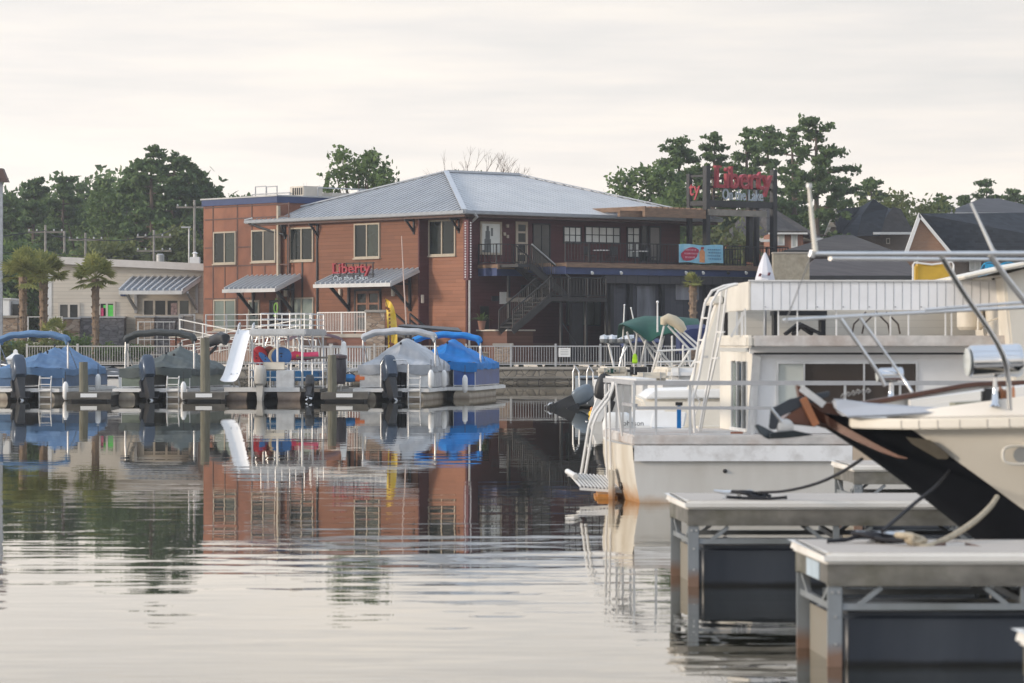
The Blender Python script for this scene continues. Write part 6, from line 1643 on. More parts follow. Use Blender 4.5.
def finger(Y0, xl, xr, label, ztop=.706, Wd=1.4, skew=-.09, float_=True, plate=False):
    """near edge at Y0, corner at x = xl"""
    t = thing('finger_pier', label, 'pier', (xl, Y0, 0))
    L = xr-xl; k = skew/Wd
    S = lambda x, y, z: (x+(k*y if x < .8 else 0), y, z)
    z1, z0 = ztop, ztop-.07
    MB().prism([S(.045, .045, z1-.05), (L, .045, z1-.05), (L, Wd-.045, z1-.05), S(.045, Wd-.045, z1-.05)], (0, 0, .052)).build('deck', dtop, t)
    mb = MB(); mb.prism([S(0, 0, z0), (L, 0, z0), (L, .06, z0), S(.06, .06, z0)], (0, 0, .07)); mb.prism([S(0, 0, z0+.0), S(.061, .061, z0), S(.061, Wd-.061, z0), S(0, Wd, z0)], (0, 0, .07)); mb.prism([S(0, Wd, z0), S(.06, Wd-.06, z0), (L, Wd-.06, z0), (L, Wd, z0)], (0, 0, .07))
    mb.build('bumper', dedge, t, bevel=.018, seg=3)
    mb = MB(); q = 0
    while q < L: 
        if q > 0: mb.box(q-.004, q+.004, -.0045, .005, z0-.002, z1+.004)
        q += 2.35
    mb.build('bumper_joint', 'black', t)
    f1, f0 = z0-.001, z0-.125
    mb = MB(); mb.prism([S(.03, .03, f0), (L, .03, f0), (L, .05, f0), S(.05, .05, f0)], (0, 0, .124)); mb.prism([S(.03, .052, f0), S(.05, .052, f0), S(.05, Wd-.03, f0), S(.03, Wd-.03, f0)], (0, 0, .124)); mb.prism([S(.05, Wd-.05, f0), (L, Wd-.05, f0), (L, Wd-.03, f0), S(.05, Wd-.03, f0)], (0, 0, .124))
    for y in (.03, Wd-.12): mb.prism([S(.03, y, f0-.012), (L, y, f0-.012), (L, y+.09, f0-.012), S(.03, y+.09, f0-.012)], (0, 0, .011))
    mb.build('fascia', fasm, t)
    mb = MB()
    px = [0.03]; q = 1.22
    while q < L: px.append(q); q += 2.44/2
    for y in (.04, Wd-.10):
        x = .03+(k*y); MB().box(x, x+.09, y, y+.06, -.25, f0-.012).build('post', galv, t, bevel=.006)
    mb = MB()
    for x_, z_ in ((.055, f0-.05), (.095, f0-.05), (.075, f0-.20), (.075, .14)): mb.lathe([(.009, 0), (.009, .008)], (x_, .04, z_), (0, -1, 0), 6)
    mb.build('bolts', 'steel', t)
    lr0 = f0-.16; mb = MB()
    mb.box(.12, L, .05, .085, lr0, lr0+.04); mb.box(.12, L, Wd-.085, Wd-.05, lr0, lr0+.04)
    x = .05; mb.prism([S(.05, .1, lr0), S(.08, .1, lr0), S(.08, Wd-.1, lr0), S(.05, Wd-.1, lr0)], (0, 0, .04))
    mb.bar(S(.065, .15, f0-.02), S(.065, .4, lr0+.03), .03, .03); mb.bar(S(.065, Wd-.15, f0-.02), S(.065, Wd-.4, lr0+.03), .03, .03)
    q = .12
    while q < L:
        for y in (.065, Wd-.065):
            mb.bar((q+.10, y, lr0+.03), (q+.24, y, f0-.02), .035, .03); mb.bar((q+.88, y, f0-.02), (q+1.02, y, lr0+.03), .035, .03)
            mb.box(q+1.10, q+1.15, y-.02, y+.02, lr0+.04, f0-.012)
        mb.box(q+1.10, q+1.14, .085, Wd-.085, lr0+.04, lr0+.08)
        q += 1.18
    mb.build('truss', galv, t)
    if float_:
        q = .13; i = 0
        while q < L-.3:
            e = min(L, q+2.3)
            MB().prism([(q+(k*.1 if i == 0 else 0), .12, -.22), (e, .12, -.22), (e, Wd-.12, -.22), (q+(k*1.2 if i == 0 else 0), Wd-.12, -.22)], (0, 0, .22+lr0-.02)).build('float', flt, t, bevel=.04, seg=3)
            q = e+.06; i += 1
        MB().prism([S(.105, .16, -.2), S(.105, Wd-.16, -.2), S(.105, Wd-.16, lr0-.05), S(.105, .16, lr0-.05)], (.012, 0, 0)).build('float_end', fltend, t)
    if plate:
        MB().prism([S(.022, .35, f0+.005), S(.022, .85, f0+.005), S(.022, .85, f0+.115), S(.022, .35, f0+.115)], (.006, 0, 0)).build('number_plate', mat('pale blue plate', (.42, .50, .56), .5, 0, .1, 6), t)
    return t
finger(20.33, WX(824, 20.33), 9.5, 'nearest full grey finger pier with white rounded edge, black float and blue white end plate', plate=True)
finger(27.05, WX(685, 27.05), 9.5, 'second finger pier, behind the nearest one, with coiled black rope and cleat on its deck')
finger(35.0, WX(852, 35.0), 9.5, 'small far finger pier showing between the houseboat hull and the black bow', float_=True)
finger(13.55, 2.37, 6, 'pier corner cut by the bottom right edge of the picture')

def cleat(loc, label, rz=0, par=None, s=1.0):
    t = thing('cleat', label, 'cleat', loc, rz)
    mb = MB()
    for x in (-.05, .05): mb.bar((x*s, 0, 0), (x*s, 0, .05*s), .035*s, .04*s)
    mb.tube([(-.16*s, 0, .068*s), (-.08*s, 0, .055*s), (.08*s, 0, .055*s), (.16*s, 0, .068*s)], [.01*s, .018*s, .018*s, .01*s], 8)
    mb.build('horn', 'alu', t, smooth=True)
    MB().box(-.09*s, .09*s, -.03*s, .03*s, 0, .012*s).build('base', 'alu', t)
    return t
zd = .708
cleat((WX(733, 27.35), 27.35, zd), 'dull metal cleat on the second pier, left of its rope coil')
cleat((WX(880, 21.35), 21.35, zd), 'metal cleat under the black rope on the nearest pier')
def coil(loc, label, m_, r=.12, n=5, rr=.012, tail=None, squash=.5, cat='rope'):
    t = thing('rope_coil', label, cat, loc)
    pts = []
    for i in range(n*14):
        a = i/14*2*math.pi; k = r*(.55+.45*math.sin(i*.37+1)); pts.append((k*math.cos(a)*1.3+.03*math.sin(i*.9), k*math.sin(a)*squash+.02*math.cos(i*.7), rr+.05*abs(math.sin(i*.23))))
    MB().tube(pts, rr, 6).build('coil', m_, t, smooth=True)
    if tail: MB().tube(tail, rr, 6).build('tail', m_, t, world=True, smooth=True)
    return t
blackrope = mat('black braided rope', (.012, .012, .016), .8, 0, .3, 30); crope = mat('frayed cream rope', (.42, .35, .25), .85, 0, .25, 25)
def cat_pts(P, n=8):
    P = [Vector(p) for p in P]; out = []
    for i in range(len(P)-1):
        p0 = P[max(0, i-1)]; p1 = P[i]; p2 = P[i+1]; p3 = P[min(len(P)-1, i+2)]
        for k in range(n):
            t = k/n; out.append(.5*((2*p1)+(p2-p0)*t+(2*p0-5*p1+4*p2-p3)*t*t+(3*p1-p0-3*p2+p3)*t**3))
    return out+[P[-1]]
coil(Vector((WX(751, 27.3), 27.3, zd)), 'black rope coiled on the second pier with its line rising to the bow', blackrope, .12, 5, .013,
     tail=cat_pts([W(758, 492.5, 27.2), W(785, 491, 27.0), W(815, 484, 26.5), W(840, 473, 25.6), W(862, 459, 24.6)]))
q = thing('rope_end', 'flat black rope end lying along the second pier edge', 'rope', (WX(740, 27.15), 27.15, zd)); MB().tube(cat_pts([W(727, 497, 27.1), W(745, 498, 27.15), W(768, 498.5, 27.12), W(785, 497.5, 27.1)]), .014, 6).build('strand', blackrope, q, world=True, smooth=True)
MB().tube([W(785, 497.5, 27.1), W(787, 497.4, 27.1)], .018, 6).build('whipping', 'black', q, world=True)
coil(Vector((WX(878, 21.3), 21.3, zd)), 'black rope heap on the nearest pier with its line rising to the black bow', blackrope, .13, 7, .013,
     tail=cat_pts([W(882, 531, 21.3), W(893, 522, 21.6), W(915, 503, 22.3), W(935, 487, 23), W(952, 468, 23.7)]), squash=.6)
q = thing('rope_end', 'black rope ends trailing left and right of the heap on the nearest pier', 'rope', (WX(850, 21.2), 21.2, zd)); MB().tube(cat_pts([W(828, 541, 21.2), W(845, 540, 21.25), W(862, 536, 21.3), W(880, 539, 21.2), W(904, 541, 21.1)]), .014, 6).build('strand', blackrope, q, world=True, smooth=True)
MB().tube([W(827, 541, 21.2), W(829, 541, 21.2)], .018, 6).build('whipping', 'black', q, world=True)
t = coil(Vector((WX(911, 21.0), 21.0, zd)), 'thick frayed cream rope on the nearest pier, its line curving up to the cream hull', crope, .06, 3, .02,
     tail=cat_pts([W(914, 546, 21.0), W(930, 545.5, 21.0), W(952, 536, 21.3), W(975, 521, 21.8), W(990, 507, 22.3), W(997, 497, 22.9)]), squash=.8)
q = thing('broken_cleat', 'flat rusty fitting lying right of the cream rope on the nearest pier', 'fitting', (WX(955, 21.0), 21.0, zd))
MB().tube(cat_pts([W(925, 546.5, 21), W(948, 544, 21.05), W(962, 543.5, 21.1), W(984, 549.5, 20.9), W(950, 549, 20.9), W(930, 548.5, 20.95)]), .011, 6).build('bar', mat('rusty brown bar', (.13, .08, .06), .7), q, world=True)
MB().obox(W(955, 545, 21.05)+Vector((0,0,0)), (.12, .05, .03)).build('plate', 'alu', q, world=True)

# ------------------------------------------------------------------ the bow on the right
YK = 24.0
Bw = thing('moored_yacht', 'large cream and black bow with varnished bowsprit and anchor pointing left above the piers', 'boat', (WX(900, YK), YK, 0))
def stem_z(px):
    P = [(806, 410), (820, 425), (850, 444), (900, 480), (960, 527), (1000, 560), (1050, 600), (1150, 640), (1500, 660)]
    for (a, b), (c, d) in zip(P[:-1], P[1:]):
        if px <= c: return WZ(b+(d-b)*(px-a)/(c-a), YK)
    return WZ(660, YK)
sheerz = lambda px: WZ(417, YK)+max(0, (850-px))*.0012+max(0, px-900)*.0002
def halfb(px): return .05+1.35*(1-math.exp(-max(0, px-815)/190))
sts = [812, 825, 840, 860, 880, 905, 935, 970, 1010, 1060, 1120, 1200, 1300, 1450]
def hull_pt(px, f, side):
    zk, zs = stem_z(px), sheerz(px)
    if zs < zk+.01: zs = zk+.01
    return Vector((WX(px, YK), YK-side*halfb(px)*(f**.75), zk+(zs-zk)*f))
def frac_band(px):
    zk, zs = stem_z(px), sheerz(px); b = .40+max(0, px-900)*.0006
    return min(.99, b/max(.02, zs-zk))
blk_ = mat('black bow paint', (.012, .013, .017), .28, 0, .25, 1, dirt=(.03, .03, .035), dirt_amt=.4)
crm = mat('cream topside', (.76, .71, .62), .42, 0, .05, .8, dirt=(.66, .60, .51), dirt_amt=.3)
for side in (1, -1):
    MB().grid(lambda u, v: hull_pt(sts[round(u*(len(sts)-1))], v*frac_band(sts[round(u*(len(sts)-1))]), side), len(sts)-1, 8).build('hull_lower', blk_, Bw, world=True, smooth=True)
    st2 = [p for p in sts if p >= 880]
    MB().grid(lambda u, v: hull_pt(st2[round(u*(len(st2)-1))], frac_band(st2[round(u*(len(st2)-1))])+v*(1-frac_band(st2[round(u*(len(st2)-1))])), side), len(st2)-1, 8).build('hull_topside', crm, Bw, world=True, smooth=True)
# deck
wht = mat('white deck gelcoat', (.74, .71, .66), .4, 0, .04, 1)
MB().add([(WX(p, YK), YK-halfb(p)*.98, sheerz(p)+.0) for p in sts]+[(WX(p, YK), YK+halfb(p)*.98, sheerz(p)+.0) for p in sts], [(i, i+1, len(sts)+i+1, len(sts)+i) for i in range(len(sts)-1)]).build('deck', wht, Bw, world=True)
# toe rail near side: cream, with seams
def strip(nm, side, pxs, off0, off1, z0f, z1f, m_, th=None, bevel=0):
    mb = MB(); rings = []
    for p in pxs:
        y0 = YK-side*(halfb(p)+off0); y1 = YK-side*(halfb(p)+off1); x = WX(p, YK); a, b = z0f(p), z1f(p)
        rings.append([(x, y0, a), (x, y1, a), (x, y1, b), (x, y0, b)])
    mb.loft(rings); return mb.build(nm, m_, Bw, world=True, bevel=bevel)
P1 = [p for p in range(846, 1300, 14)]
strip('toe_rail', 1, P1, -.05, .06, lambda p: sheerz(p)-.075, lambda p: sheerz(p)+.0, 'cream', bevel=.01)
mb = MB()
for p in (892, 908, 925, 945, 970, 990, 1010): mb.box(WX(p, YK)-.004, WX(p, YK)+.004, YK-halfb(p)-.064, YK-halfb(p)-.05, sheerz(p)-.07, sheerz(p)-.01)
mb.build('toe_rail_joint', 'beige', Bw, world=True)
strip('bulwark', 1, [p for p in range(880, 1300, 14)], -.12, -.06, lambda p: sheerz(p)+.002, lambda p: sheerz(p)+.03+min(.13, max(0, p-880)*.0009), wht, bevel=.01)
strip('bulwark', -1, [p for p in range(850, 1300, 14)], -.12, -.06, lambda p: sheerz(p)+.002, lambda p: sheerz(p)+.05+min(.14, max(0, p-845)*.0010), wht)
strip('cap_rail', -1, [p for p in range(838, 1300, 14)], -.16, -.02, lambda p: sheerz(p)+.052+min(.14, max(0, p-845)*.0010), lambda p: sheerz(p)+.088+min(.14, max(0, p-845)*.0010), 'teak', bevel=.01)
MB().prism([W(832, 398, 23.7), W(842, 400.5, 23.7), W(870, 403, 23.65), W(925, 407, 23.5), W(958, 408.5, 23.4), W(935, 413.5, 23.4), W(880, 417, 23.5), W(846, 418, 23.6), W(836, 411, 23.7)], (0, .12, 0)).build('bow_plate', mat('grey blue bow plate', (.38, .40, .44), .35, 0, .05), Bw, world=True, bevel=.02)
# cabin trunk / hatch
MB().prism([W(905, 401, 24.2), W(1000, 389, 24.2), W(1100, 380, 24.2), W(1100, 414, 24.2), W(905, 414, 24.2)], (0, .9, 0)).build('deck_house', wht, Bw, world=True, bevel=.06)
MB().prism([W(955, 403, 23.6), W(992, 401, 23.6), W(992, 407, 23.6), W(955, 409, 23.6)], (0, .3, 0)).build('deck_pad', mat('olive grey pad', (.28, .27, .2), .8), Bw, world=True)
# bowsprit, teak
sp = MB().prism([W(797, 384, 23.9), W(806, 391, 23.9), W(818, 402, 23.9), W(845, 404, 23.9), W(880, 436, 23.9), W(908, 457, 23.9), W(880, 449, 23.9), W(838, 432, 23.9), W(817, 426, 23.9), W(803, 416, 23.9)], (0, .22, 0)).build('bowsprit', 'teak', Bw, world=True, bevel=.015)
MB().prism([W(779, 423, 23.8), W(795, 409, 23.8), W(806, 402, 23.8), W(818, 426, 23.8), W(815, 427, 23.8)], (0, .4, 0)).build('bowsprit_end', 'teak', Bw, world=True, bevel=.01)
MB().bar(W(803, 398, 23.75), W(816, 425, 23.75), .05, .06, up=(0, 1, 0)).build('bowsprit_strap', mat('worn orange teak', (.36, .14, .06), .5), Bw, world=True)
MB().bar(W(801, 388, 23.8), W(824, 405, 23.8), .05, .04, up=(0, 1, 0)).build('bowsprit_plate', 'alu', Bw, world=True)
st3 = [(808, 403, 409), (820, 411, 421), (840, 424, 433), (860, 435, 443), (880, 446, 452), (898, 455, 458), (908, 458, 459)]
mb = MB(); rings = []
for px, t0, t1 in st3:
    Y = YK-halfb(px)*.92-.05; rings.append([W(px, t1, Y), W(px, t0, Y), W(px, t0, Y)+Vector((0, .07, 0)), W(px, t1, Y)+Vector((0, .07, 0))])
mb.loft(rings); mb.build('stem_strake', 'teak', Bw, world=True, bevel=.01)
# hawse opening (flat patch, the recess's shade put in its colour) and porthole
def near_hull(px, py):
    """point on the near topside for a pixel"""
    lo = 22.4
    for _ in range(30):
        z = WZ(py, lo); zk, zs = stem_z(px), sheerz(px); f = min(1, max(.01, (z-zk)/(zs-zk))); Y = YK-halfb(px)*f**.75; lo = Y
    return W(px, py, lo-.012)
mb = MB(); pp = [near_hull(*p) for p in ((906, 437), (930, 440), (949, 455), (948, 459), (938, 459), (912, 444))]
mb.prism(pp, (0, .01, 0)); mb.build('hawse_recess', mat('grey brown hawse', (.13, .115, .09), .5), Bw, world=True)
mb = MB(); cpt = near_hull(1021, 455)
mb.tube([cpt+Vector((.13*math.copysign(abs(math.cos(a))**.5, math.cos(a)), -.01, .065*math.copysign(abs(math.sin(a))**.7, math.sin(a)))) for a in np.linspace(0, 2*math.pi, 25)], .012, 6); pf = mb.build('porthole_frame', 'cream', Bw, world=True, smooth=True)
MB().lathe([(.001, 0), (.055, .0), (.055, .004)], cpt, (0, -1, 0), 14).build('porthole_glass', mat_glass('port glass', (.25, .25, .24), .1, .6), pf, world=True)
MB().prism([near_hull(885, 432), near_hull(1000, 484)+Vector((0, -.01, 0)), near_hull(1000, 486)+Vector((0, -.01, 0)), near_hull(885, 434)], (0, .006, 0)) if False else None
# chrome spot lights
def chrome(loc, L, r, label, foot):
    t = thing('polished_spotlight', label, 'spotlight', loc)
    MB().lathe([(r*.55, -L/2-.02), (r*.95, -L/2), (r, -L/2+.012), (r, L/2-.04), (r*1.03, L/2-.035), (r*1.03, L/2-.02), (r*.98, L/2)], (0, 0, 0), (1, .12, .03), 28).build('housing', 'chrome', t, smooth=True)
    MB().lathe([(r*.4, -L/2-.03), (r*.85, -L/2-.022), (r*.85, -L/2-.015)], (0, 0, 0), (1, .12, .03), 24).build('lens', 'glass_pale', t, smooth=True)
    MB().lathe([(.014, -r+.0), (.016, -r-.06), (.026, -foot+.02), (.045, -foot)], (0, 0, 0), (0, 0, 1), 14).build('pedestal', 'chrome', t, smooth=True)
chrome(W(995, 361, 23.2), .36, .115, 'large polished steel spotlight on a pedestal on the bow deck at the right edge', .32)
chrome(W(891, 375, 24.6), .17, .055, 'small polished steel spotlight farther along the bow rail', .20)
# windlass
t = thing('anchor_windlass', 'small black and rust brown anchor windlass on the bow deck below the large spotlight', 'windlass', W(990, 405, 23.7))
MB().box(-.06, .06, -.06, .06, 0, .12).build('body', 'black', t, bevel=.02)
MB().lathe([(.07, -.05), (.04, -.02), (.04, .02), (.07, .05)], (.12, 0, .07), (1, 0, 0), 14).build('drum', mat('rusty drum', (.25, .1, .04), .6), t, smooth=True)
t = thing('deck_fittings', 'row of small bleached shackles on the bow rail above the varnished bowsprit', 'fittings', W(850, 396, 24.4))
mb = MB()
for i, (px, py) in enumerate(((843, 396), (848, 394), (853, 393), (858, 391.5), (863, 391.5), (868, 390.5))): mb.tube([W(px-2, py+1, 24.4), W(px, py-2, 24.35), W(px+2.5, py+.5, 24.4), W(px, py+2, 24.45)], .005, 6)
mb.build('shackles', 'steel', t, world=True)
# anchor
an = thing('bow_anchor', 'black plough anchor hanging from a roller under the varnished bowsprit', 'anchor', W(785, 425, 23.9))
MB().prism([W(804, 396, 23.8), W(790, 399, 23.8), W(771, 409, 23.8), W(769, 429, 23.8), W(776, 430, 23.8), W(780, 417, 23.8), W(800, 408, 23.8), W(830, 396, 23.8), W(830, 391, 23.8)], (0, .06, 0)).build('shank', mat('blue black anchor paint', (.025, .033, .045), .45), an, world=True, bevel=.008)
mb = MB(); mb.prism([W(755, 425, 23.6), W(759, 424.5, 23.6), W(772, 431, 23.7), W(786, 436, 23.8), W(768, 439.5, 23.6), W(760, 434, 23.6)], (0, .10, 0)); mb.prism([W(770, 433, 23.55), W(795, 430.5, 23.6), W(814, 435, 23.7), W(790, 438, 23.6), W(770, 439, 23.55)], (0, .14, 0)); mb.build('fluke', mat('dark anchor fluke', (.05, .06, .065), .5), an, world=True, bevel=.008)
MB().lathe([(.03, -.06), (.06, -.055), (.048, 0), (.06, .055), (.03, .06)], W(785, 427, 23.78), (0, 1, 0), 18).build('roller', 'alu', an, world=True, smooth=True)
MB().tube([W(771, 408, 23.7), W(782, 422, 23.7)], .012, 6).build('pin', 'alu', an, world=True)
# pulpit rails
pr = thing('pulpit_rail', 'blurred stainless pulpit railing with slanting stanchions along the bow in front of the houseboat', 'railing', W(900, 405, 23))
def T(nm, P, r, Y=None):
    MB().tube(cat_pts(P, 5) if len(P) > 2 else P, r, 10).build(nm, 'steel', pr, world=True, smooth=True)
T('top_rail', [W(812, 254, 22.0), W(900, 254, 22.0), W(1060, 253.5, 22)], .019)
T('top_rail', [W(830, 258.5, 24), W(960, 259.5, 25.5), W(1060, 260, 26)], .017)
T('stanchion', [W(942, 257, 22), W(962, 290, 22.3), W(1003, 355, 22.9), W(1010, 410, 23)], .019)
T('stanchion', [W(990, 255, 22), W(1012, 285, 22.1), W(1060, 345, 22.3)], .021)
T('mid_rail', [W(786, 321, 24.2), W(795, 319.5, 24.4), W(900, 313.5, 25), W(1060, 305.5, 25.5)], .014)
T('mid_rail', [W(925, 310, 23), W(975, 306, 23), W(1060, 300, 23)], .011)
T('stanchion', [W(841, 319, 24.5), W(877, 371, 24.5), W(885, 386, 24.5)], .015)
T('stanchion', [W(860, 318, 24.5), W(898, 371, 24.5), W(912, 392, 24.4)], .012)
T('head_stay', [W(812, 254, 22), W(786, 321, 24.2)], .004)
T('top_rail_end', [W(811, 257, 22), W(813, 251, 22)], .024)
ws_ = thing('bow_staff', 'short pale staff standing up blurred from the left end of the pulpit rail', 'staff', W(815, 252, 22)); MB().tube([W(815.5, 253, 22), W(812, 220, 22), W(809, 187, 22)], [.018, .015, .012], 8).build('staff', 'cream', ws_, world=True, smooth=True)
MB().lathe([(.02, 0), (.02, .03)], W(809, 188, 22)).build('cap', 'alu', ws_, world=True)
wh = thing('whip_antenna', 'thin white whip antenna leaning left above the pulpit rail at right', 'antenna', W(994, 252, 22)); MB().tube([W(995, 255, 22.2), W(971, 203, 22.2)], [.013, .008], 8).build('whip', 'white_metal', wh, world=True, smooth=True)
MB().tube([W(996, 257, 22.2), W(993.5, 251, 22.2)], .02, 8).build('mount', 'steel', wh, world=True)
# ------------------------------------------------------------------ houses on the right shore
def hip_house(nm, label, Y, px0, px1, py_e, px_a, px_b, py_r, depth, wall, roofm, base=1.0, over=.4, cat='house', wins=(), wfr='white_metal'):
    t = thing(nm, label, cat, (WX((px0+px1)/2, Y), Y, base))
    x0, x1, ze = WX(px0, Y), WX(px1, Y), WZ(py_e, Y); Ym = Y+depth/2
    a, b, zr = WX(px_a, Ym), WX(px_b, Ym), WZ(py_r, Ym)
    MB().box(x0+over, x1-over, Y+over, Y+depth-over, base, ze).build('wall', wall, t, world=True)
    vs = [(x0, Y, ze), (x1, Y, ze), (x1, Y+depth, ze), (x0, Y+depth, ze), (a, Ym, zr), (b, Ym, zr), (x0, Y, ze-.18), (x1, Y, ze-.18), (x1, Y+depth, ze-.18), (x0, Y+depth, ze-.18)]
    r_ = MB().add(vs, [(0,1,5,4), (1,2,5), (2,3,4,5), (3,0,4), (6,9,8,7), (0,6,7,1), (1,7,8,2), (2,8,9,3), (3,9,6,0)]).build('roof', roofm, t, world=True)
    MB().box(x0-.02, x1+.02, Y-.05, Y-.003, ze-.22, ze+.02).build('gutter', wfr, r_, world=True)
    for w_ in wins:
        win_b(*w_, 2 if w_[1]-w_[0] > 4 else 1, 'glass_pale', t, Y+over, wfr, .1)
    return t
h1 = hip_house('brick_house', 'red brick house with grey brown hipped roof seen right behind the rooftop sign', 215, 728, 822, 238, 752, 768, 205, 12, 'brick', 'shingle_brown', wins=())
Yh = 215.4
for a, b, c, d in ((778, 784.5, 233.5, 245), (791, 797.5, 234, 247)):
    pass
# wing of that house, in front: gable wall with windows
wg = MB().box(WX(771, 209), WX(803, 209), 209, 215, 1, WZ(233, 209)).build('wing_wall', 'brick', h1, world=True)
MB().prism([(WX(768, 209)-.1, 208.6, WZ(233, 209)), (WX(806, 209), 208.6, WZ(233, 209)), (WX(818, 209)+.3, 215, WZ(238, 209)), (WX(771, 212), 216, WZ(207, 212)), (WX(768, 209)-.1, 214, WZ(222, 212))], (0, 0, .12)).build('wing_roof', 'shingle_brown', wg, world=True)
MB().box(WX(768, 209), WX(807, 209), 208.5, 208.8, WZ(234.5, 209), WZ(232.8, 209)).build('wing_gutter', 'white_metal', wg, world=True)
win_b(777.5, 784.5, 234.5, 245.5, 1, 'glass_pale', h1, 209, 'white_metal', .1); win_b(791, 797.5, 234.5, 248, 1, 'glass_pale', h1, 209, 'white_metal', .1)
MB().box(WX(730, 209), WX(772, 209), 208.7, 209.2, WZ(242, 209), WZ(239.5, 209)).build('porch_beam', 'white_metal', h1, world=True)

h2 = thing('slate_roof_house', 'grey brick house with dark steep multi gabled roof and zigzag white bargeboard', 'house', (WX(868, 230), 230, 1))
MB().box(WX(838, 230), WX(913, 230), 230.5, 240, 1, WZ(232, 230)).build('wall', 'brick_grey', h2, world=True)
def tri(nm, P, m_, par, vec): return MB().prism([W(*p) for p in P], vec).build(nm, m_, par, world=True)
r2 = MB().add([W(834, 209, 229), W(860, 207, 236), W(874, 199, 236), W(884, 206, 236), W(912, 233, 229), W(874, 233, 229), W(836, 240, 229), W(900, 212, 236)], [(0,1,2,6), (2,5,6), (2,3,5), (3,7,4,5)]).build('roof', 'shingle', h2, world=True)
MB().prism([W(873, 199, 229.5), W(888, 208, 229.5), W(880, 236, 228.2), W(858, 236, 228.2), W(862, 215, 229)], (0, .3, 0)).build('front_gable_roof', 'shingle', r2, world=True)
MB().prism([W(893, 207, 229.6), W(901, 209, 229.6), W(914, 232.5, 228.4), W(876, 232.5, 228.4)], (0, .3, 0)).build('front_gable_roof', mat_siding('brown tinted shingle', (.048, .045, .045), .16, .9, .2, line=.8, board=.35), r2, world=True)
MB().prism([W(835, 208, 228.8), W(838, 214, 228.8), W(824.5, 240, 228.8), W(822, 240, 228.8)], (0, .3, 0)).build('bargeboard', 'white', r2, world=True)
for i in range(3):
    y = 213+i*8; MB().prism([W(834.5-i*3.2, y, 228.7), W(838.5-i*2.0, y+6, 228.7), W(831.5-i*3.4, y+6, 228.7)], (0, .3, 0)).build('gable_trim', 'beige', r2, world=True)
MB().prism([W(834, 214, 229), W(838, 241, 229), W(825, 241, 229)], (0, .3, 0)).build('gable_wall', 'brick_grey', h2, world=True)
MB().box(WX(873, 228.3), WX(914, 228.3), 228.1, 228.35, WZ(234.4, 228), WZ(232, 228)).build('gutter', 'white_metal', h2, world=True)
win_b(886, 890, 238, 244, 1, 'glass', h2, 230.4, 'beige', .08)

h3 = thing('brick_gable_house', 'tan brick house with steep white edged gable and long dark roof at right', 'house', (WX(930, 200), 200, 1))
G = [W(930-11, 214, 200), W(949, 250, 200), W(901, 266, 200)]
MB().prism([W(919, 214.5, 199), W(951, 253, 199), W(950, 300, 199), W(906, 300, 199), W(901, 266, 199)], (0, .3, 0)).build('gable_wall', 'brick_tan', h3, world=True)
MB().box(WX(949, 200), WX(1150, 200), 200.2, 208, 1, WZ(252, 200)).build('wall', 'brick_grey', h3, world=True)
MB().add([W(918.6, 213.5, 199.6), W(1150, 211.5, 206), W(1150, 257, 199.4), W(952, 257, 199.2), W(918.6, 214.8, 199.6), W(1150, 213, 206), W(1150, 259, 199.4), W(952, 259, 199.2)], [(0,3,2,1), (4,5,6,7), (0,4,7,3), (2,3,7,6)]).build('roof', 'shingle', h3, world=True)
MB().prism([W(919, 212.5, 198.7), W(921, 217, 198.7), W(903, 268, 198.7), W(899, 268, 198.7)], (0, .3, 0)).build('bargeboard', 'white', h3, world=True)
MB().prism([W(919, 212.5, 198.7), W(953.5, 254, 198.7), W(950.5, 255, 198.7), W(919, 217, 198.7)], (0, .25, 0)).build('bargeboard', 'white', h3, world=True)
win_b(969, 981, 260, 271, 2, 'glass_pale', h3, 200.1, 'white_metal', .12)
for px in (968, 1018): MB().lathe([(.12, 0), (.12, .3), (.2, .32), (.02, .5)], W(px, 224, 203.5)-Vector((0, 0, .3)), n=10).build('roof_vent', 'white', h3, world=True)
hip_house('grey_roof_house', 'farther house showing only its grey hipped roof above the long dark roof', 262, 948, 1060, 213, 981, 999, 198.5, 12, 'brick_grey', mat_siding('grey shingle', (.07, .072, .08), .16, .9, .15, line=.85, board=.35))
bb = hip_house('brown_roof_pavilion', 'low pavilion with brown hipped roof and deep eaves between the sign and the brick gable', 178, 784, 893, 250.5, 836, 852, 235, 14, mat('dark brown pavilion wall', (.05, .032, .028), .7), 'shingle_brown', wfr='black_metal')
b2 = hip_house('brown_roof_annex', 'long low annex with faded brown grey roof in front of the pavilion', 168, 800, 918, 276, 815, 905, 259, 10, mat('annex wall', (.06, .04, .035), .7), mat_siding('faded brown shingle', (.075, .066, .066), .16, .9, .2, line=.85, board=.35), wfr='black_metal')
tw_ = thing('stucco_wall', 'short tan textured masonry wall right of the closed parasol', 'wall', (WX(790, 160), 160, 1))
MB().box(WX(773.5, 160), WX(809.5, 160), 160, 161, .9, WZ(253.5, 160)).build('wall', mat('tan stucco', (.30, .27, .21), .9, 0, .2, 4, dirt=(.17, .14, .10), dirt_amt=.6, dirt_scale=2.5), tw_, world=True)
MB().box(WX(773, 160), WX(810, 160), 159.95, 161.05, WZ(253.5, 160)+.002, WZ(252, 160)).build('coping', 'concrete', tw_, world=True)
tp = thing('blue_tarpaulin', 'bright blue tarpaulin draped on a frame left of the yacht rail at far right', 'tarpaulin', (WX(1005, 120), 120, 1))
MB().sheet(lambda u, v: (WX(985+50*u, 120), 120+v*2, WZ(262.5, 120)-.6*v*v+.05*math.sin(u*17)), 16, 5, (0, 0, -.05)).build('sheet', mat('blue tarp', (.0, .28, .52), .5, 0, .1), tp, world=True)
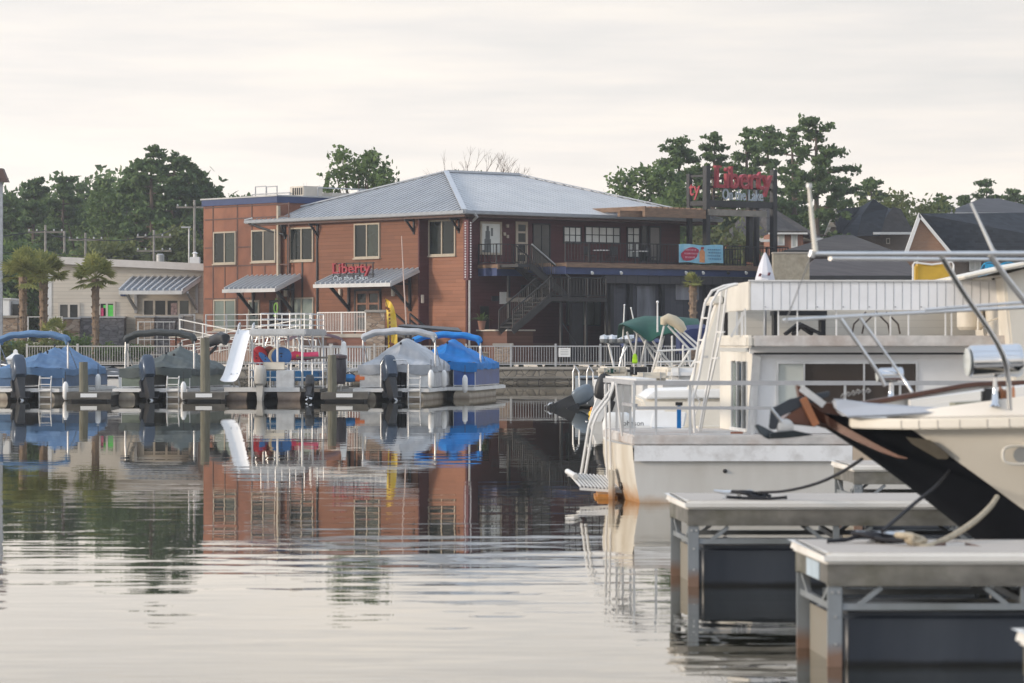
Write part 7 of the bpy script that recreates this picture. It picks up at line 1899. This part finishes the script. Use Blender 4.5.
MB().box(WX(985, 120), WX(1035, 120), 119.98, 120.0, 1.0, WZ(262.5, 120)-.05).build('side_sheet', mat('blue tarp side', (.0, .28, .52), .5, 0, .1), tp, world=True)
# low bank under the right hand houses: land spit that carries the tarpaulin and wall
struct(MB().box(12, 200, 110, 166.4, -.5, 1.0), 'shore', 'concrete')

# ------------------------------------------------------------------ trees
def leaf_mesh(name, clumps, n_per, size, seed, m_, par, flat=.7, shell=.55):
    g = np.random.default_rng(seed); V = []
    cs = np.array([c[0] for c in clumps], float); rs = np.array([c[1] for c in clumps], float)
    cnt = np.maximum(6, (n_per*(rs/rs.mean())**2).astype(int))
    idx = np.repeat(np.arange(len(cs)), cnt); n = len(idx)
    d = g.normal(size=(n, 3)); rl = np.linalg.norm(d, axis=1)[:, None]
    d = d/rl*np.minimum(rl, 2.6)
    stretch = g.uniform(.6, 1.4, (len(cs), 3))[idx]
    p = cs[idx]+d*stretch*rs[idx][:, None]*.56*np.array([1, 1, flat])
    a = g.normal(size=(n, 3)); a /= np.linalg.norm(a, axis=1)[:, None]
    b = np.cross(a, g.normal(size=(n, 3))); b /= np.linalg.norm(b, axis=1)[:, None]
    s = size*g.uniform(.55, 1.3, n)[:, None]
    quad = np.stack([p-a*s-b*s*.45, p+a*s*.15-b*s*.6, p+a*s+b*s*.35, p-a*s*.2+b*s*.6], 1).reshape(-1, 3)
    me = bpy.data.meshes.new(name); me.vertices.add(4*n); me.vertices.foreach_set('co', quad.ravel())
    me.loops.add(4*n); me.loops.foreach_set('vertex_index', np.arange(4*n)); me.polygons.add(n)
    me.polygons.foreach_set('loop_start', np.arange(0, 4*n, 4)); me.update(calc_edges=True); me.validate()
    me.materials.append(M[m_] if isinstance(m_, str) else m_)
    o = bpy.data.objects.new(name, me); COL.objects.link(o); o.parent = par; return o

def pine(label, loc, h, seed, group=None, w=.23, bare=.45, cat='pine tree', m_='pine', dens=90, leaf=.34, nm='pine_tree'):
    t = thing(nm, label, cat, loc, 0, group); g = random.Random(seed)
    mb = MB(); lean = g.uniform(-.03, .03)*h
    tp = lambda z: Vector((lean*(z/h)**2, 0, z))
    mb.tube([tp(h*f) for f in (0, .25, .5, .75, .95)], [h*.018, h*.015, h*.012, h*.008, h*.003], 7)
    clumps = []; z = h*bare
    while z < h*.97:
        f = (z-h*bare)/(h*(1-bare)); R0 = h*w*(1-f)**.75*(.6+.4*min(1, f*3))*g.uniform(.75, 1.15)+h*.015
        for k in range(g.choice((2, 3, 4))):
            a = g.uniform(0, 6.28); L = R0*g.uniform(.55, 1.1); e = tp(z)+Vector((math.cos(a)*L, math.sin(a)*L, L*g.uniform(-.02, .30)))
            mb.tube([tp(z), tp(z).lerp(e, .5)+Vector((0, 0, -.006*h)), e], [h*.0045, h*.003, h*.0012], 5)
            nq = 1+int(L/(h*.035))
            for q in range(nq):
                s_ = .35+.65*(q+1)/nq
                clumps.append((tuple(tp(z).lerp(e, s_)+Vector((g.uniform(-1, 1), g.uniform(-1, 1), g.uniform(-.2, .4)))*h*.012), h*g.uniform(.015, .028)))
        z += h*g.uniform(.026, .046)
    clumps += [(tuple(tp(h*.97)), h*.016), (tuple(tp(h*.94)), h*.022), (tuple(tp(h*.91)), h*.026)]
    mb.build('trunk', 'bark', t); leaf_mesh('crown', clumps, dens, leaf, seed, m_, t, .5)
    return t
def broad(label, loc, h, w, seed, group=None, m_='broad', bare=.25, dens=150, leaf=.2, n=26, cat='tree', nm='leafy_tree', fill=1.0):
    t = thing(nm, label, cat, loc, 0, group); g = random.Random(seed)
    mb = MB(); mb.tube([(0, 0, 0), (.02*h, 0, h*.3), (0, 0, h*.6)], [h*.025, h*.018, h*.01], 7)
    clumps = []
    for i in range(n):
        a = g.uniform(0, 6.28); v = g.random(); el_ = math.acos(2*v-1); rr = g.uniform(.55, 1.0)
        cx, cy, cz = w/2*rr*math.sin(el_)*math.cos(a), w/2*rr*math.sin(el_)*math.sin(a), h*(bare+(1-bare)/2)+h*(1-bare)/2*.85*rr*math.cos(el_)
        clumps.append(((cx, cy, cz), w*g.uniform(.07, .16)))
        if i % 2 == 0: mb.tube([(0, 0, h*.3), (cx*.5, cy*.5, h*.3+(cz-h*.3)*.6), (cx, cy, cz)], [h*.01, h*.006, h*.002], 5)
    mb.build('trunk', 'bark', t); leaf_mesh('crown', clumps, dens*fill, leaf, seed, m_, t, .85, .4)
    return t
def at(px, Y): return (WX(px, Y), Y, gh(0, Y)-.1)
def ht(py, Y): return WZ(py, Y)-gh(0, Y)+.1
# left tree line
LT = [(14, 190, 275, 'p', 'pine showing sky gaps beside the tower at the left edge'), (33, 176, 285, 'p', 'pine second from the left edge in the tree line'), (50, 184, 300, 'b', 'rounded dark tree behind the leftmost utility pole'),
      (60, 173, 280, 'p', 'broad topped pine above the second utility pole'), (82, 178, 290, 'b', 'bushy tree between the third utility pole and the pine beside it'), (78, 180, 310, 'p', 'slim pine farther back above the third utility pole'),
      (104, 176, 285, 'p', 'pine left of the tallest crown in the left tree line'), (122, 172, 275, 'b', 'dark leafy tree at the left foot of the tallest pine'), (138, 160, 270, 'p', 'tall pine whose crown forms the left shoulder of the highest group'),
      (153, 143, 262, 'p', 'tallest pine of the left tree line'), (170, 148, 266, 'p', 'second tallest pine, right beside the tallest at left'), (186, 158, 268, 'p', 'pine with a trunk visible under its crown above the beige roof'),
      (203, 168, 272, 'p', 'pine near the right end of the left tree line'), (217, 182, 268, 'b', 'leafy tree at the right end of the left line, next to the red brown block'), (176, 225, 255, 'l', 'low light green tree below the tall pines behind the beige roof'), (118, 228, 252, 'l', 'low light green bush behind the beige roof between utility poles'),
      (96, 236, 256, 'l', 'small light green bush behind the third utility pole'), (198, 235, 258, 'l', 'small bright bush beside the roof vent of the beige building'), (6, 240, 235, 'd', 'dark green dense tree behind the left palms'), (34, 238, 238, 'd', 'second dark dense tree behind the left palms, nearer the beige building')]
for i, (px, py, Y, k, lb) in enumerate(LT):
    if k == 'p': pine(lb, at(px, Y), ht(py, Y), 100+i, 'left tree line', w=.24, bare=.22, dens=48, leaf=.2)
    else: broad(lb, at(px, Y), ht(py, Y), {'b': 9, 'l': 6.5, 'd': 8.5}[k], 100+i, 'left tree line', {'b': 'broad', 'l': 'lightleaf', 'd': 'broad'}[k], bare=.08, dens=170, n=50)
# trees behind the roof
broad('leafy tree with ragged crown rising behind the left slope of the metal roof', at(358, 225), ht(137, 225), 6.2, 301, None, 'broad', bare=.45, dens=120, n=26, leaf=.19)
broad('small side crown behind the metal roof, right of the ragged leafy tree', at(386, 228), ht(160, 228), 4.0, 302, None, 'broad', bare=.5, dens=110, n=14)
broad('dark tree top peeping over the ridge left of the bare tree', at(458, 240), ht(165, 240), 4.5, 303, None, 'broad', bare=.55, dens=80, n=14)
broad('dark tree top on the ridge right of the bare tree', at(505, 240), ht(161, 240), 3.6, 304, None, 'broad', bare=.55, dens=120, n=14)
broad('small round tree top behind the right slope of the metal roof', at(588, 245), ht(178, 245), 3.4, 305, None, 'broad', bare=.55, dens=120, n=14)
def bare_tree(label, loc, h, seed):
    t = thing('bare_tree', label, 'tree', loc); g = random.Random(seed); mb = MB()
    def br(p, d, L, r_, k):
        q = p+d*L; mb.tube([p, p.lerp(q, .5)+Vector((g.uniform(-.1,.1), 0, g.uniform(0,.1)))*L*.3, q], [r_, r_*.8, r_*.55], 5)
        if k == 0: return
        for _ in range(g.choice((2, 3, 3))):
            nd = (d+Vector((g.uniform(-.7, .7), g.uniform(-.5, .5), g.uniform(-.05, .5)))).normalized(); br(q, nd, L*g.uniform(.55, .8), r_*.55, k-1)
    br(Vector((0, 0, 0)), Vector((0, 0, 1)), h*.55, h*.012, 0); 
    for _ in range(4): br(Vector((0, 0, h*.55)), Vector((g.uniform(-.5, .5), g.uniform(-.3, .3), 1)).normalized(), h*.16, h*.006, 4)
    mb.build('branches', mat('grey twig bark', (.22, .17, .14), .9), t)
bare_tree('leafless twiggy tree top above the metal roof ridge', at(486, 236), ht(146, 236), 5)
bare_tree('faint leafless tree top right of the rooftop hatch railing', at(313, 240), ht(178, 240)*.97, 8)
# right pines
RTp = [(648, 148, 235, .24, .38, 'b', 'wide leafy tree at the left of the rooftop sign'), (679, 135, 240, .25, .42, 'p', 'open crowned pine left of the rooftop sign'), (711, 127, 232, .14, .35, 'p', 'narrow conical pine directly behind the left sign post'),
       (749, 122, 245, .16, .45, 'p', 'tall slim pine above the middle of the rooftop sign'), (772, 122, 238, .15, .45, 'p', 'tall pine above the right end of the rooftop sign'), (797, 124, 250, .11, .5, 'p', 'thin pine with bare trunk right of the sign'),
       (817, 112, 228, .17, .50, 'p', 'tallest pine of all, standing alone right of the sign'), (790, 175, 255, .22, .2, 'p', 'dense pine behind the sign, lower than its neighbours'), (838, 174, 245, .22, .25, 'p', 'short pine at the right foot of the tallest pine'), (665, 178, 228, .3, .1, 'b', 'dense dark tree under the open crowned pine'),
       (760, 165, 262, .22, .2, 'p', 'dense pine directly behind the red sign lettering'), (735, 170, 250, .22, .2, 'b', 'leafy tree behind the left half of the red lettering'),
       (873, 173, 262, .2, .35, 'p', 'flat crowned pine behind the slate roof house'), (906, 186, 250, .3, .1, 'l', 'light green round tree between the slate roof and the brick gable'), (888, 190, 255, .3, .1, 'l', 'light green tree behind the slate roof ridge'), (936, 190, 268, .2, .3, 'p', 'dark pine above the brick gable apex'),
       (852, 195, 250, .3, .1, 'l', 'light green tree left of the slate roof house'), (962, 203, 265, .3, .1, 'b', 'small tree above the long dark roof'), (988, 175, 280, .2, .35, 'p', 'pine behind the grey roofed house at far right'), (1015, 186, 275, .2, .25, 'p', 'pine at the right edge of the picture'), (972, 192, 290, .2, .2, 'p', 'dim pine left of the grey roofed house'),
       (1038, 180, 285, .2, .2, 'p', 'pine cut by the right edge of the picture')]
for i, (px, py, Y, w_, ba, k, lb) in enumerate(RTp):
    if k == 'p': pine(lb, at(px, Y), ht(py, Y), 400+i, 'trees behind the sign and the houses', w=w_*1.18, bare=ba, dens=36, leaf=.17)
    else: broad(lb, at(px, Y), ht(py, Y), 7.5, 400+i, 'trees behind the sign and the houses', {'b': 'broad', 'l': 'lightleaf'}[k], bare=.1, dens=150, n=46)
broad('sunlit pale green shrub tree seen through the open terrace below the sign', at(716, 205), ht(222, 205), 9.5, 450, None, mat_leaf('yellow green leaves', (.09, .11, .045), (.16, .17, .07), .8), bare=.05, dens=150, n=44)
broad('pale green shrub tree behind the left end of the open terrace', at(694, 208), ht(228, 208), 6, 451, None, 'lightleaf', bare=.05, dens=130, n=30)
# distant wood as one mass
t_cl = []; g = random.Random(3)
for x in range(-120, 130, 3):
    for k in range(3): t_cl.append(((x+g.uniform(-2, 2), 340+g.uniform(-12, 12), 2.5+k*4.2+g.uniform(-1.2, 1.2)), 3.2))
for x in range(-62, -26, 2):
    for k in range(4): t_cl.append(((x+g.uniform(-1.5, 1.5), 318+g.uniform(-8, 8), 3.5+k*3.9+g.uniform(-1, 1)), 2.6))
for x in range(8, 62, 2):
    for k in range(3): t_cl.append(((x+g.uniform(-1.5, 1.5), 325+g.uniform(-8, 8), 3.5+k*3.7+g.uniform(-1, 1)), 2.4))
wood = leaf_mesh('distant_wood', t_cl, 330, .4, 9, 'pine', None, .8, .3); tag(wood, kind='stuff')
# low undergrowth band behind buildings
t_cl = []
for x in range(-75, 75, 2):
    t_cl.append(((x+g.uniform(-1, 1), 262+g.uniform(-4, 4), 2.2+g.uniform(-.3, .8)), 1.8))
ug = leaf_mesh('undergrowth', t_cl, 260, .35, 10, 'broad', None, .8, .3); tag(ug, kind='stuff')

# palms
def palm(label, px, py_base, py_crown, Y, r=1.7, seed=1, trunk_r=.2, n=30):
    z0 = gh(0, Y)-.05; g = random.Random(seed)
    t = thing('palm_tree', label, 'palm', (WX(px, Y), Y, z0)); h = WZ(py_crown, Y)-z0
    mb = MB(); mb.tube([(0, 0, 0), (.02, 0, h*.3), (.0, 0, h*.7), (0, 0, h)], [trunk_r*1.2, trunk_r, trunk_r*1.05, trunk_r*1.2], 10)
    for i in range(int(h/.12)):
        z = i*.12; a = i*2.4; mb.obox((math.cos(a)*trunk_r*1.02, math.sin(a)*trunk_r*1.02, z+.05), (.1, .14, .12), a, 0, .5)
    mb.build('trunk', 'palmbark', t)
    mb = MB(); st_ = MB()
    for i in range(n):
        a = g.uniform(0, 6.28); el_ = g.uniform(-.45, 1.4); L = r*g.uniform(.42, .62)
        d = Vector((math.cos(a)*math.cos(el_), math.sin(a)*math.cos(el_), math.sin(el_)))
        c = Vector((0, 0, h+.1))+d*L*1.0-Vector((0, 0, .06*L))
        st_.tube([(0, 0, h), Vector((0, 0, h+.05))+d*L*.5, c], .015, 4)
        side = d.cross(Vector((0, 0, 1))).normalized(); up = side.cross(d)
        for k in range(13):
            b = (k-6)/6*1.7; dd = d*math.cos(b)+side*math.sin(b)+up*.15*math.cos(b*2); dd.normalize()
            l = r*.52*(1-.2*abs(b)/1.7)*g.uniform(.85, 1.1); e = c+dd*l-Vector((0, 0, .16*l+.08*abs(b)*l))
            pr_ = dd.cross(up).normalized()*.055*r/1.7*1.6; m1 = c+dd*l*.55-Vector((0, 0, .03))
            mb.add([c, m1+pr_, e, m1-pr_], [(0, 1, 2, 3)])
    mb.build('crown', 'palm', t); st_.build('stems', 'palm', t)
    return t
palm('tallest palm at the left edge with yellow green crown', 23, 352, 277, 182, 1.75, 1, n=34)
palm('middle palm partly behind the beige building corner', 43.5, 352, 276, 185, 1.6, 2, .22)
palm('palm standing alone in front of the beige building with a skirted trunk', 95.5, 356, 279, 184, 1.55, 3, .19)
palm('small low palm bush between the second palm and the stone wainscot', 54, 352, 336, 178, 1.1, 4, .15, 26)
palm('small low palm in front of the grey shutters below the terrace', 693, 355, 284, 166.8, .62, 5, .17, 30)
# shrubs
for i, (px, Y, w_, h_, lb) in enumerate(((22, 178, 1.2, 1.3, 'rounded dark shrub left of the first palm trunk'), (32, 177, 1.6, 1.25, 'wide olive shrub between the two left palms'), (56, 177, 1.7, 1.2, 'olive shrub below the low palm bush'), (80, 177, 1.9, 1.6, 'dark green round shrub left of the lone palm'), (106, 178, 1.3, 1.0, 'dark low shrub right of the lone palm'), (118, 179, 1.0, .9, 'small shrub with pale grasses at the stone wainscot'), (131, 179, 1.0, 1.0, 'spiky low shrub before the stone wainscot'), (147, 180, 1.2, .9, 'low shrub below the wainscot, near the green covered boat'), (5, 176, 1.6, 1.5, 'yellowish shrub at the left edge of the picture'))):
    t = thing('shrub', lb, 'shrub', (WX(px, Y), Y, 1.0), 0, 'shrubs along the seawall')
    g = random.Random(i); cl_ = [((g.uniform(-.6, .6)*w_/2, g.uniform(-.4, .4)*w_/2, h_*g.uniform(.3, .72)), w_*.26) for _ in range(9)]
    leaf_mesh('foliage', cl_, 110, .09, i+50, ['broad', 'lightleaf'][i in (1, 2, 8)], t, .8, .5)
    MB().tube([(0, 0, 0), (0, 0, h_*.5)], .04, 5).build('stem', 'bark', t)
# potted palm on the plinth
pp_ = RP(491, 330, -1.4); wp = root_matrix(B) @ Vector((pp_.x, pp_.y, pp_.z))
t = thing('potted_plant', 'leafy potted plant in a clay pot on the brown plinth at the shaded wall', 'potted plant', (wp.x, wp.y, wp.z))
MB().lathe([(.14, 0), (.21, .4), (.23, .42), (.23, .48)], (0, 0, 0), n=14).build('pot', mat('clay pot', (.25, .12, .08), .8), t)
mb = MB()
for i in range(26):
    a = rng.uniform(0, 6.28); e = rng.uniform(.2, 1.3); d = Vector((math.cos(a)*math.cos(e), math.sin(a)*math.cos(e), math.sin(e))); L = rng.uniform(.6, 1.0)
    s_ = d.cross(Vector((0, 0, 1))).normalized()*.07
    p = Vector((0, 0, .45)); m1 = p+d*L*.5; e_ = p+d*L-Vector((0, 0, .35*L)); mb.add([p, m1+s_, e_, m1-s_], [(0, 1, 2, 3)])
mb.build('foliage', 'broad', t)
# utility poles and wires
def upole(px, top, Y, label, arms=1, r=.12, tr_=False):
    z0 = gh(0, Y); t = thing('utility_pole', label, 'utility pole', (WX(px, Y), Y, z0), 0, 'utility poles behind the beige building')
    h = WZ(top, Y)-z0; MB().tube([(0, 0, 0), (0, 0, h)], [r, r*.7], 8).build('pole', mat('grey pole %d' % px, (.26, .24, .22), .85), t)
    for k in range(arms):
        z = h-.5-k*1.0; o = MB().box(-1.25, 1.25, -.06, .06, z-.06, z+.06).build('crossarm', 'timber_grey', t)
        mb = MB(); [mb.lathe([(.05, 0), (.07, .06), (.03, .16)], (x, 0, z+.062), n=8) for x in (-1.15, -.6, .6, 1.15)]; mb.build('insulators', 'greyrail', o)
    if tr_: MB().lathe([(.28, 0), (.3, .05), (.3, .8), (.2, .9)], (.45, -.1, h-2.6), n=14).build('transformer', 'greyrail', t)
    return Vector((WX(px, Y), Y, z0+h-.4))
tops = [upole(45.5, 225, 232, 'utility pole nearest the left edge with one crossarm'), upole(64.5, 231, 236, 'plain thick utility pole without crossarm, second from left', 0), upole(85.5, 233, 238, 'utility pole above the lone palm with one crossarm'), upole(154, 230, 236, 'utility pole with two crossarms and transformer left of the roof vent', 2, tr_=True), upole(194.5, 200, 226, 'tallest utility pole beside the red brown block', 1)]
wr = thing('power_lines', 'thin sagging power lines strung between the utility poles', 'power lines', tuple(tops[0]))
mb = MB()
ext = [Vector((-55, 232, tops[0].z+.3))]+tops
for a, b in ((0, 1), (1, 2), (2, 3), (3, 4), (4, 5)):
    for dz_, dx in ((0, -1.1), (0, 1.1), (-1.2, 0)):
        A_, B_ = ext[a], ext[b]; P = [A_.lerp(B_, k/8)+Vector((0, 0, dz_-1.0*math.sin(math.pi*k/8)*(B_-A_).length/22)) for k in range(9)]
        mb.tube([p+Vector((0, dx*.3, 0)) for p in P], .022, 4)
mb.build('wires', 'black_metal', wr, world=True)
lp = thing('street_lamp', 'thin light pole with small lamp head between the utility poles and the block', 'street lamp', (WX(189, 215), 215, 1))
MB().tube([(0, 0, 0), (0, 0, WZ(228, 215)-1)], .06, 6).build('pole', 'greyrail', lp)
MB().box(-.5, .1, -.1, .1, WZ(228, 215)-1, WZ(226.5, 215)-1).build('lamp_head', 'greyrail', lp)
# haze
HZON = True
if HZON:
    m = bpy.data.materials.new('haze'); m.use_nodes = True; nt = m.node_tree; nt.nodes.remove(nt.nodes['Principled BSDF'])
    pv = nt.nodes.new('ShaderNodeVolumePrincipled'); pv.inputs['Color'].default_value = (.86, .88, .92, 1); pv.inputs['Density'].default_value = .00038; pv.inputs['Anisotropy'].default_value = .3
    nt.links.new(pv.outputs[0], nt.nodes['Material Output'].inputs['Volume'])
    hz = MB().box(-950, 950, -70, 640, -3, 45).build('haze', m); tag(hz, kind='stuff')
